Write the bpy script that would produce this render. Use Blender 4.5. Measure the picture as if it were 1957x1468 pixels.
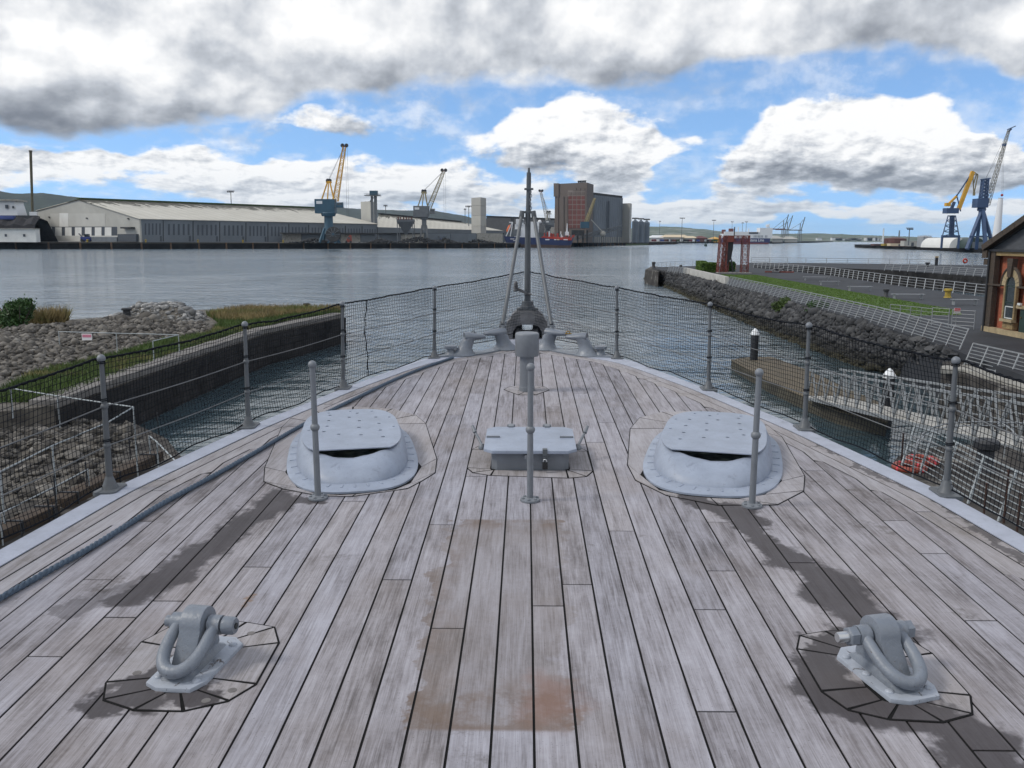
import bpy, bmesh, math, random
import numpy as np
from mathutils import Vector, Matrix, noise as mnoise
random.seed(7); rng = np.random.default_rng(7)
D = bpy.data; SC = bpy.context.scene; COL = SC.collection
for o in list(D.objects): D.objects.remove(o)
R = math.radians

# ------------------------------------------------------------------ camera
F_PX, CX, CY, HORIZON = 1692.0, 978.5, 734.0, 456.0
CAM_H, ROLL = 8.0, R(0.30)
PITCH = math.atan((CY - HORIZON) / F_PX)
_fw = Vector((0, math.cos(PITCH), -math.sin(PITCH)))
_up0 = Vector((0, math.sin(PITCH), math.cos(PITCH)))
_rt = Vector((1, 0, 0)) * math.cos(ROLL) + _up0 * math.sin(ROLL)
_up = _up0 * math.cos(ROLL) - Vector((1, 0, 0)) * math.sin(ROLL)
CAM = Vector((0, 0, CAM_H))
cd = D.cameras.new('camera'); cam = D.objects.new('camera', cd); COL.objects.link(cam)
cd.sensor_fit = 'HORIZONTAL'; cd.sensor_width = 36; cd.lens = 36 * F_PX / 1957.0
cd.clip_start = 0.05; cd.clip_end = 60000
cam.matrix_world = Matrix(((_rt.x, _up.x, -_fw.x, CAM.x), (_rt.y, _up.y, -_fw.y, CAM.y), (_rt.z, _up.z, -_fw.z, CAM.z), (0, 0, 0, 1)))
SC.camera = cam

# ------------------------------------------------------------------ node helper
class G:
    def __init__(s, nt): s.nt = nt
    def _set(s, sock, v):
        if v is None: return
        if isinstance(v, bpy.types.NodeSocket): s.nt.links.new(v, sock)
        else:
            if hasattr(sock.default_value, '__len__') and not hasattr(v, '__len__'): v = [v] * len(sock.default_value)
            if hasattr(sock.default_value, '__len__') and len(sock.default_value) == 4 and len(v) == 3: v = tuple(v) + (1,)
            sock.default_value = v
    def n(s, t, ins={}, **kw):
        nd = s.nt.nodes.new(t)
        for k, v in kw.items(): setattr(nd, k, v)
        for k, v in ins.items(): s._set(nd.inputs[k], v)
        return nd
    def m(s, op, a, b=None, c=None, clamp=False):
        nd = s.nt.nodes.new('ShaderNodeMath'); nd.operation = op; nd.use_clamp = clamp
        for i, v in enumerate((a, b, c)): s._set(nd.inputs[i], v)
        return nd.outputs[0]
    def vm(s, op, a, b=None, out=0):
        nd = s.nt.nodes.new('ShaderNodeVectorMath'); nd.operation = op
        for i, v in enumerate((a, b)):
            if v is not None: s._set(nd.inputs[i], v)
        return nd.outputs[out]
    def mix(s, f, a, b, mode='MIX'):
        nd = s.nt.nodes.new('ShaderNodeMix'); nd.data_type = 'RGBA'; nd.blend_type = mode
        s._set(nd.inputs[0], f); s._set(nd.inputs[6], a); s._set(nd.inputs[7], b); return nd.outputs[2]
    def noise(s, v, scale, detail=4, rough=0.5, dist=0, out=0):
        nd = s.n('ShaderNodeTexNoise', {'Scale': scale, 'Detail': detail, 'Roughness': rough, 'Distortion': dist})
        if v is not None: s._set(nd.inputs['Vector'], v)
        return nd.outputs[out]
    def step(s, x, lo, hi):
        nd = s.n('ShaderNodeMapRange', interpolation_type='SMOOTHSTEP'); nd.clamp = True
        for i, v in enumerate((x, lo, hi, 0.0, 1.0)): s._set(nd.inputs[i], v)
        return nd.outputs[0]
    def comb(s, x, y, z):
        nd = s.nt.nodes.new('ShaderNodeCombineXYZ')
        for i, v in enumerate((x, y, z)): s._set(nd.inputs[i], v)
        return nd.outputs[0]
    def sep(s, v):
        nd = s.nt.nodes.new('ShaderNodeSeparateXYZ'); s._set(nd.inputs[0], v); return nd.outputs
    def ramp(s, f, stops):
        nd = s.nt.nodes.new('ShaderNodeValToRGB'); cr = nd.color_ramp
        while len(cr.elements) < len(stops): cr.elements.new(0.5)
        for e, (p, c) in zip(cr.elements, stops):
            e.position = p; e.color = tuple(c) + (1,) if len(c) == 3 else c
        s._set(nd.inputs[0], f); return nd.outputs[0]

# ------------------------------------------------------------------ sky
SUN_AZ, SUN_EL = R(-100), R(44)          # azimuth from +Y towards +X
w = D.worlds.new('World'); SC.world = w; w.use_nodes = True
nt = w.node_tree; nt.nodes.clear(); g = G(nt)
tc = g.n('ShaderNodeTexCoord').outputs['Generated']
sky = g.n('ShaderNodeTexSky', sky_type='NISHITA'); sky.sun_disc = False
sky.sun_elevation = SUN_EL; sky.sun_rotation = SUN_AZ; sky.altitude = 0; sky.air_density = 1.0; sky.dust_density = 0.2; sky.ozone_density = 2.0
dx, dy, dz = g.sep(g.vm('NORMALIZE', tc))
nt.links.new(g.comb(dx, dy, g.m('ADD', g.m('MAXIMUM', dz, 0.0), 0.16)), sky.inputs[0])
az = g.m('MULTIPLY', g.m('ARCTAN2', dx, dy), 57.29578)
el = g.m('MULTIPLY', g.m('ARCSINE', dz), 57.29578)
def sky_az(x): return math.degrees(math.atan((x - CX) / F_PX * 1.013))
def sky_el(x, y): return math.degrees(math.atan((CY - y) / F_PX) + 0) - math.degrees(PITCH) + (x - CX) * 0.0052 * 0.0338
# domain: stretched azimuth/elevation with a warp, so that clouds get flatter towards the horizon
hz = g.m('ADD', g.m('MAXIMUM', dz, -0.02), 0.14)
plan = g.comb(g.m('DIVIDE', dx, hz), g.m('DIVIDE', dy, hz), 0.0)
wv = g.noise(g.comb(g.m('MULTIPLY', az, 0.09), g.m('MULTIPLY', el, 0.16), 3.1), 1.6, 3, 0.6, 0, 1)
wx, wy, wz = g.sep(wv)
azw = g.m('ADD', az, g.m('MULTIPLY', g.m('SUBTRACT', wx, 0.5), 7.0))
elw = g.m('ADD', el, g.m('MULTIPLY', g.m('SUBTRACT', wy, 0.5), 3.6))
sv = g.comb(azw, elw, 0.0)
def blob(x, y, rx, ry, amp): return (sky_az(x), sky_el(x, y), 29.5 / rx, 29.5 / ry, amp)
def total(l):
    t = 0.0
    for a0, e0, ka, ke, amp in l:
        d = g.vm('MULTIPLY', g.vm('SUBTRACT', sv, (a0, e0, 0)), (ka, ke, 0))
        t = g.m('MULTIPLY_ADD', g.m('POWER', 0.3679, g.vm('DOT_PRODUCT', d, d, 1)), amp, t)
    return t
base_n = g.noise(plan, 0.55, 4, 0.5, 0.2)                       # the cloud deck over the whole sky
p_ang = g.comb(g.m('MULTIPLY', az, 0.125), g.m('MULTIPLY', g.m('LOGARITHM', g.m('ADD', g.m('MAXIMUM', el, 0.0), 3.2), 2.71828), 2.1), 0.0)
puff = g.noise(p_ang, 1.0, 6, 0.52, 0.0)
puff_u = g.noise(g.vm('ADD', p_ang, (-0.10, 0.20, 0.0)), 1.0, 4, 0.47, 0.0)   # the same, a step towards the light
fine = g.noise(p_ang, 3.6, 7, 0.62, 0.0); fine_u = g.noise(g.vm('ADD', p_ang, (-0.03, 0.06, 0.0)), 3.6, 4, 0.58, 0.0)
top = g.step(elw, 7.6, 11.2)
# a grey bank overhead with a ragged lower edge; below it open blue with heaped white cumulus
edge_px = [(-300, 282), (0, 280), (180, 274), (420, 262), (560, 238), (690, 196), (900, 180), (1150, 178), (1330, 165), (1480, 132), (1560, 118), (1680, 150), (1800, 168), (1957, 205), (2250, 200)]
cr = g.nt.nodes.new('ShaderNodeFloatCurve'); cv = cr.mapping.curves[0]
ep = [((sky_az(x) + 45) / 90, sky_el(x, y) / 20) for x, y in edge_px]
cv.points[0].location = (0.0, ep[0][1]); cv.points[1].location = (1.0, ep[-1][1])
for p in ep:
    if 0.02 < p[0] < 0.98: cv.points.new(*p)
cr.mapping.update(); g._set(cr.inputs['Value'], g.m('DIVIDE', g.m('ADD', azw, 45.0), 90.0))
above = g.m('SUBTRACT', elw, g.m('MULTIPLY', cr.outputs[0], 20.0))
cl = total([blob(1090, 258, 150, 66, .92), blob(1040, 215, 60, 30, .30), blob(1215, 285, 70, 42, .62), blob(1540, 285, 225, 62, .92), blob(1680, 222, 95, 40, .62), blob(1450, 228, 75, 36, .55), blob(1800, 320, 150, 45, .60),
            blob(1600, 350, 330, 30, .48), blob(1180, 357, 60, 28, .62), blob(760, 330, 230, 48, .66), blob(610, 230, 60, 30, .40), blob(690, 250, 110, 34, .50), blob(480, 330, 150, 32, .55), blob(240, 318, 190, 26, .55), blob(80, 330, 130, 34, .60), blob(560, 368, 560, 18, .42), blob(830, 215, 70, 22, .25),
            blob(1000, 408, 1500, 22, .50), blob(1500, 400, 360, 18, .35),
            blob(640, 162, 90, 24, -.50), blob(880, 190, 90, 26, -.60), blob(1330, 215, 120, 60, -.55), blob(1290, 335, 60, 44, -.45), blob(1850, 250, 120, 36, -.55), blob(360, 270, 210, 13, -.50), blob(560, 292, 110, 20, -.45), blob(1560, 100, 70, 22, -.9)])
inview = g.m('MULTIPLY', g.step(g.m('ABSOLUTE', az), 48.0, 36.0), g.step(el, 24.0, 15.0))
dens_gen = g.m('SUBTRACT', g.m('MULTIPLY', base_n, 1.5), 0.60)
billow = g.m('MULTIPLY', g.m('SUBTRACT', fine, .5), 0.62)
low_d = g.m('ADD', g.m('SUBTRACT', g.m('MULTIPLY', puff, 1.5), 1.12), g.m('ADD', cl, billow))
bank_d = g.m('ADD', g.m('MULTIPLY', above, 0.30), g.m('ADD', g.m('MULTIPLY', g.m('SUBTRACT', puff, .5), 0.9), g.m('MULTIPLY', billow, .7)))
bank_d = g.m('MINIMUM', g.m('ADD', bank_d, g.m('MULTIPLY', g.step(above, 1.0, 3.0), .25)), 0.8)
dens_loc = g.m('MAXIMUM', low_d, bank_d)
dens = g.m('ADD', g.m('MULTIPLY', dens_gen, g.m('SUBTRACT', 1.0, inview)), g.m('MULTIPLY', dens_loc, inview))
inbank = g.m('MULTIPLY', g.step(g.m('SUBTRACT', bank_d, low_d), -0.10, 0.25), inview)
cover = g.step(dens, g.m('SUBTRACT', -0.05, g.m('MULTIPLY', inbank, .05)), g.m('ADD', 0.17, g.m('MULTIPLY', inbank, .12)))
veil = g.m('MULTIPLY', g.step(g.m('ADD', g.m('MULTIPLY', puff, .7), g.m('MULTIPLY', fine, .45)), 0.50, 0.72), g.m('ADD', .42, g.m('MULTIPLY', g.step(az, 4.0, -12.0), .30)))
cover = g.m('MAXIMUM', cover, veil)
relief = g.m('ADD', g.m('MULTIPLY', g.m('SUBTRACT', puff, puff_u), 2.2), g.m('MULTIPLY', g.m('MULTIPLY', g.m('SUBTRACT', fine, fine_u), g.m('SUBTRACT', 1.0, g.m('MULTIPLY', inbank, .75))), 1.7))
shade = total([blob(1090, 318, 160, 22, .40), blob(1560, 352, 260, 20, .42), blob(1430, 292, 66, 36, .20), blob(760, 372, 260, 14, .22), blob(1800, 360, 160, 22, .28), blob(720, 268, 120, 22, .40), blob(90, 205, 230, 60, .30), blob(120, 250, 170, 20, .35),
               blob(1090, 232, 150, 40, -.26), blob(1580, 250, 230, 44, -.30), blob(300, 165, 90, 45, -.34), blob(640, 40, 300, 40, -.20), blob(1880, 105, 140, 36, -.22), blob(560, 322, 480, 22, -.14)])
lum_low = g.m('SUBTRACT', 0.71, shade)
lum_bank = g.m('ADD', 0.43, g.m('SUBTRACT', g.m('MULTIPLY', g.step(above, 0.6, 4.2), 0.26), g.m('MULTIPLY', shade, .5)))
lum = g.m('ADD', relief, g.m('ADD', g.m('MULTIPLY', lum_low, g.m('SUBTRACT', 1.0, inbank)), g.m('MULTIPLY', lum_bank, inbank)))
lum = g.m('ADD', lum, g.m('MULTIPLY', g.step(dens, 0.22, 0.02), 0.12))
ccol = g.ramp(lum, [(0.0, (.20, .22, .26)), (0.22, (.33, .355, .40)), (0.48, (.56, .59, .64)), (0.68, (.80, .815, .84)), (0.88, (1.0, 1.0, 1.0))])
low = g.step(el, 5.0, 0.0)                                          # clouds near the horizon sink into the air
ccol = g.mix(g.m('MULTIPLY', low, 0.45), ccol, (.62, .70, .80))
b1 = g.n('ShaderNodeBackground', {'Color': g.mix(1.0, sky.outputs[0], (0.92, 1.06, 1.16), 'MULTIPLY'), 'Strength': 0.15})
b2 = g.n('ShaderNodeBackground', {'Color': ccol, 'Strength': 0.91})
ms = g.n('ShaderNodeMixShader'); nt.links.new(cover, ms.inputs[0]); nt.links.new(b1.outputs[0], ms.inputs[1]); nt.links.new(b2.outputs[0], ms.inputs[2])
wo = g.n('ShaderNodeOutputWorld'); nt.links.new(ms.outputs[0], wo.inputs[0])
w.cycles.sampling_method = 'NONE'

sl = D.lights.new('sun', 'SUN'); so = D.objects.new('sun', sl); COL.objects.link(so)
sl.energy = 1.5; sl.angle = R(12); sl.color = (1.0, 0.95, 0.88)
sdir = Vector((math.sin(SUN_AZ) * math.cos(SUN_EL), math.cos(SUN_AZ) * math.cos(SUN_EL), math.sin(SUN_EL)))
so.rotation_euler = sdir.to_track_quat('Z', 'Y').to_euler(); so.location = sdir * 100 + Vector((0, 0, 40))
SC.render.engine = 'CYCLES'; SC.cycles.max_bounces = 6; SC.cycles.diffuse_bounces = 2; SC.cycles.glossy_bounces = 3; SC.cycles.volume_bounces = 0
SC.view_settings.view_transform = 'Standard'; SC.view_settings.look = 'None'; SC.view_settings.exposure = 0.22; SC.view_settings.gamma = 1.0

# ------------------------------------------------------------------ pixels of the photograph to places
def ray(x, y): return _fw + _rt * ((x - CX) / F_PX) - _up * ((y - CY) / F_PX)
def onz(x, y, z): d = ray(x, y); return CAM + d * ((z - CAM_H) / d.z)
def at(x, y, Y): d = ray(x, y); return CAM + d * (Y / d.y)
def kx(x, y=456): d = ray(x, y); return d.x / d.y
def at_base(x, Y, z): return Vector((kx(x) * Y, Y, z))
# the ship's frame: u across (starboard +), v forward, h above the planks
_dF = ray(1005, 403).normalized(); _r = (_rt - _dF * _rt.dot(_dF)).normalized(); _n = _r.cross(_dF)
DECK_H = 2.0
_o = CAM - _n * DECK_H
SHIP = Matrix(((_r.x, _dF.x, _n.x, _o.x), (_r.y, _dF.y, _n.y, _o.y), (_r.z, _dF.z, _n.z, _o.z), (0, 0, 0, 1)))
def deck(x, y, h=0):
    d = ray(x, y); t = -(DECK_H - h) / d.dot(_n); p = d * t
    return Vector((p.dot(_r), p.dot(_dF)))

# ------------------------------------------------------------------ materials
MATS = {}
def mat(name, col, rough=0.6, metal=0.0, var=0.18, scale=3.0, bump=0.0, bscale=None, col2=None, spec=0.5, stretch=None, detail=5):
    if name in MATS: return MATS[name]
    m = D.materials.new(name); m.use_nodes = True; nt = m.node_tree; g = G(nt); b = nt.nodes['Principled BSDF']
    co = g.n('ShaderNodeTexCoord').outputs['Object']
    if stretch: co = g.vm('MULTIPLY', co, stretch)
    f = g.noise(co, scale, detail, 0.6)
    lo = tuple(c * (1 - var) for c in col); hi = tuple(min(1, c * (1 + var)) for c in col)
    c = g.ramp(f, [(0.3, lo), (0.7, hi)])
    if col2: c = g.mix(g.step(g.noise(co, scale * 0.37, 6, 0.65, 0.4), 0.52, 0.66), c, col2)
    nt.links.new(c, b.inputs['Base Color'])
    r = g.m('ADD', rough - 0.08, g.m('MULTIPLY', f, 0.16)); nt.links.new(r, b.inputs['Roughness'])
    b.inputs['Metallic'].default_value = metal; b.inputs['Specular IOR Level'].default_value = spec
    if bump:
        bn = g.n('ShaderNodeBump', {'Strength': min(1, bump), 'Distance': 0.02 * max(1, bump), 'Height': g.noise(co, bscale or scale * 4, 6, 0.65)})
        nt.links.new(bn.outputs[0], b.inputs['Normal'])
    MATS[name] = m; return m

def deck_wood(name, frame=False):
    m = D.materials.new(name); m.use_nodes = True; nt = m.node_tree; g = G(nt); b = nt.nodes['Principled BSDF']
    co = g.n('ShaderNodeTexCoord').outputs['Object']
    rnd = g.n('ShaderNodeObjectInfo').outputs['Random']
    sx, sy, sz = g.sep(co)
    off = g.m('MULTIPLY', rnd, 37.0)
    gv = g.comb(g.m('ADD', g.m('MULTIPLY', sx, 1.0), off), g.m('ADD', g.m('MULTIPLY', sy, 0.045), off), off)
    grain = g.noise(gv, 55, 4, 0.65, 0.5)
    gv2 = g.comb(g.m('ADD', sx, off), g.m('ADD', g.m('MULTIPLY', sy, 0.16), off), 1.7)
    streak = g.noise(gv2, 13, 3, 0.6, 0.6)
    cloud = g.noise(co, 1.5, 5, 0.64)
    fine = g.noise(co, 28, 4, 0.7)
    v = g.m('ADD', g.m('MULTIPLY', grain, 0.36), g.m('ADD', g.m('MULTIPLY', streak, 0.36), g.m('ADD', g.m('MULTIPLY', cloud, 0.26), g.m('MULTIPLY', fine, 0.14))))
    grain2 = g.noise(g.comb(g.m('ADD', sx, off), g.m('MULTIPLY', sy, 0.018), off), 210, 2, 0.6)
    v = g.m('ADD', v, g.m('ADD', g.m('MULTIPLY', g.m('SUBTRACT', grain2, .5), .26), g.m('MULTIPLY', g.m('SUBTRACT', rnd, 0.5), 0.09)))
    c = g.ramp(v, [(0.34, (.080, .072, .071)), (0.45, (.185, .173, .178)), (0.55, (.290, .278, .292)), (0.69, (.405, .397, .424))])
    c = g.mix(1.0, c, g.ramp(g.m('FRACT', g.m('MULTIPLY', rnd, 7.13)), [(0.0, (.955, .935, .93)), (.5, (.935, .93, .955)), (1.0, (.91, .92, .965))]), 'MULTIPLY')
    warm = g.step(g.noise(co, 0.9, 4, 0.62), 0.47, 0.70)
    c = g.mix(g.m('MULTIPLY', warm, 0.34), c, (.205, .172, .152))
    mould = g.m('MULTIPLY', g.step(g.noise(co, 2.3, 6, 0.74), 0.56, 0.70), g.step(g.noise(co, 0.55, 3, 0.5), 0.45, 0.6))
    c = g.mix(g.m('MULTIPLY', mould, 0.70), c, (.075, .062, .052))
    speck = g.step(g.noise(co, 90, 1, 0.6), 0.68, 0.74)
    c = g.mix(g.m('MULTIPLY', speck, 0.5), c, (.08, .075, .07))
    if frame: c = g.mix(0.22, c, (.44, .41, .38))
    # wear marks with a shape of their own: water runs below the pipes, the rusty square where a hatch cover lay
    jx = g.m('ADD', sx, g.m('MULTIPLY', g.m('SUBTRACT', g.noise(co, 2.1, 5, .68), .5), 0.62))
    jy = g.m('ADD', sy, g.m('MULTIPLY', g.m('SUBTRACT', g.noise(co, 1.9, 5, .68), .5), 0.80))
    def seg(p, q, r0, r1):
        ex, ey = q[0] - p[0], q[1] - p[1]; L = ex * ex + ey * ey
        ax = g.m('SUBTRACT', jx, p[0]); ay = g.m('SUBTRACT', jy, p[1])
        t = g.m('DIVIDE', g.m('ADD', g.m('MULTIPLY', ax, ex), g.m('MULTIPLY', ay, ey)), L, clamp=True)
        qx = g.m('SUBTRACT', ax, g.m('MULTIPLY', t, ex)); qy = g.m('SUBTRACT', ay, g.m('MULTIPLY', t, ey))
        d = g.m('SQRT', g.m('ADD', g.m('MULTIPLY', qx, qx), g.m('MULTIPLY', qy, qy)))
        rr = g.m('ADD', r0, g.m('MULTIPLY', t, r1 - r0))
        return g.step(d, g.m('MULTIPLY', rr, 1.05), g.m('MULTIPLY', rr, 0.62))
    def chain(pts, rad):
        P = [deck(*p) for p in pts]; o = None
        for i in range(len(P) - 1):
            q = seg(P[i], P[i + 1], rad[i], rad[i + 1]); o = q if o is None else g.m('MAXIMUM', o, q)
        return o
    wetL = chain([(600, 950), (545, 945), (455, 1010), (360, 1075), (255, 1135)], [.10, .15, .15, .19, .18])
    wetL2 = chain([(360, 1080), (230, 1120), (130, 1165)], [.05, .16, .10])
    wetR = chain([(1300, 945), (1395, 975), (1480, 1050), (1580, 1110), (1660, 1200)], [.08, .15, .13, .20, .20])
    wetR2 = chain([(1600, 1215), (1545, 1225), (1600, 1330), (1700, 1350), (1800, 1370), (1920, 1480)], [.11, .10, .16, .20, .19, .17])
    wetP = chain([(215, 1335), (290, 1322), (330, 1270), (400, 1325)], [.12, .16, .10, .10])
    runR = chain([(1560, 850), (1690, 905), (1800, 960), (1960, 1075)], [.03, .05, .045, .05])
    wet = g.m('MAXIMUM', g.m('MAXIMUM', wetL, wetR), g.m('MAXIMUM', g.m('MULTIPLY', wetL2, .55), g.m('MAXIMUM', wetR2, g.m('MAXIMUM', wetP, g.m('MULTIPLY', runR, .8)))))
    c = g.mix(g.m('MULTIPLY', wet, 0.86), c, g.mix(cloud, (.016, .013, .014), (.050, .041, .043)))
    # square
    bx = g.m('SUBTRACT', g.step(jx, -.50, -.47), g.step(jx, .20, .24)); by = g.m('SUBTRACT', g.step(sy, 3.13, 3.16), g.step(sy, 5.54, 5.58))
    sq = g.m('MULTIPLY', bx, by)
    edge = g.m('MAXIMUM', g.step(sy, 5.25, 5.56), g.m('MAXIMUM', g.step(sy, 3.62, 3.35), g.m('MULTIPLY', g.step(jx, -.30, -.50), .6)))
    sqm = g.m('MULTIPLY', g.m('MULTIPLY', sq, edge), g.step(g.noise(co, 3.0, 5, .68), 0.38, 0.60))
    c = g.mix(g.m('MULTIPLY', sqm, 0.80), c, g.mix(g.noise(co, 7, 4), (.085, .05, .034), (.20, .14, .105)))
    c = g.mix(g.m('MULTIPLY', sq, 0.30), c, (.16, .13, .105))
    P2 = deck(1055, 1335); rx = g.m('SUBTRACT', jx, P2.x); ry = g.m('SUBTRACT', jy, P2.y)
    rd = g.m('SQRT', g.m('ADD', g.m('MULTIPLY', rx, rx), g.m('MULTIPLY', g.m('MULTIPLY', ry, ry), .35)))
    c = g.mix(g.m('MULTIPLY', g.step(rd, .19, .05), 0.55), c, (.22, .125, .095))
    P3 = deck(462, 1160); rx = g.m('SUBTRACT', jx, P3.x); ry = g.m('SUBTRACT', jy, P3.y)
    rd = g.m('SQRT', g.m('ADD', g.m('MULTIPLY', g.m('MULTIPLY', rx, rx), 4.5), g.m('MULTIPLY', g.m('MULTIPLY', ry, ry), .5)))
    c = g.mix(g.m('MULTIPLY', g.step(rd, .075, .02), 0.65), c, (.20, .115, .055))
    nt.links.new(c, b.inputs['Base Color'])
    nt.links.new(g.m('SUBTRACT', 0.74, g.m('MULTIPLY', wet, 0.16)), b.inputs['Roughness'])
    b.inputs['Specular IOR Level'].default_value = 0.32
    bn = g.n('ShaderNodeBump', {'Strength': 0.35, 'Distance': 0.004, 'Height': g.m('ADD', g.m('MULTIPLY', grain, .8), g.m('MULTIPLY', fine, .6))}); nt.links.new(bn.outputs[0], b.inputs['Normal'])
    MATS[name] = m; return m

def paint(name, col, rough=0.42, chips=None, amt=0.0, bump=0.25):
    m = D.materials.new(name); m.use_nodes = True; nt = m.node_tree; g = G(nt); b = nt.nodes['Principled BSDF']
    co = g.n('ShaderNodeTexCoord').outputs['Object']
    f = g.noise(co, 5, 6, .6, .3); f2 = g.noise(co, 40, 5, .7)
    c = g.ramp(f, [(.3, tuple(x * .86 for x in col)), (.7, tuple(x * 1.12 for x in col))])
    dirt = g.step(g.noise(co, 11, 8, .75, .6), .56, .72)
    c = g.mix(g.m('MULTIPLY', dirt, .42), c, tuple(x * .38 for x in col))
    drip = g.step(g.noise(g.vm('MULTIPLY', co, (9, 9, 1.2)), 4, 5, .6), .56, .74); c = g.mix(g.m('MULTIPLY', drip, .22), c, (.10, .075, .06))
    if chips:
        c = g.mix(g.m('MULTIPLY', g.step(g.noise(co, 16, 8, .7, .8), .62 - amt, .66 - amt), .9), c, chips)
    nt.links.new(c, b.inputs['Base Color'])
    nt.links.new(g.m('ADD', rough - .1, g.m('MULTIPLY', f2, .22)), b.inputs['Roughness'])
    bn = g.n('ShaderNodeBump', {'Strength': bump, 'Distance': .004, 'Height': g.m('ADD', f2, g.m('MULTIPLY', f, 2.0))}); nt.links.new(bn.outputs[0], b.inputs['Normal'])
    MATS[name] = m; return m

def brick_mat(name, c1, c2, mortar, scale=1.0, bw=0.23, bh=0.08, bump=0.5, dirt=0.5, plane='XZ', dcol=(.03, .028, .025)):
    m = D.materials.new(name); m.use_nodes = True; nt = m.node_tree; g = G(nt); b = nt.nodes['Principled BSDF']
    co = g.n('ShaderNodeTexCoord').outputs['Object']; x, y, z = g.sep(co)
    v = g.comb(g.m('ADD', x, g.m('MULTIPLY', y, 1.0)), z, 0.0)
    bt = g.n('ShaderNodeTexBrick', {'Vector': v, 'Color1': c1, 'Color2': c2, 'Mortar': mortar, 'Scale': scale, 'Mortar Size': bh * .10, 'Brick Width': bw, 'Row Height': bh, 'Bias': 0.0})
    c = g.mix(g.m('MULTIPLY', g.step(g.noise(co, .8, 7, .65, .4), .45, .68), dirt), bt.outputs[0], dcol)
    c = g.mix(0.5, c, g.mix(1.0, c, g.ramp(g.noise(co, 9, 5, .6), [(.3, (.7, .7, .7)), (.7, (1.2, 1.2, 1.2))]), 'MULTIPLY'))
    nt.links.new(c, b.inputs['Base Color']); b.inputs['Roughness'].default_value = .85
    bn = g.n('ShaderNodeBump', {'Strength': bump, 'Distance': .02, 'Height': g.m('SUBTRACT', g.noise(co, 12, 4), bt.outputs[1])}); nt.links.new(bn.outputs[0], b.inputs['Normal'])
    MATS[name] = m; return m

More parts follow.
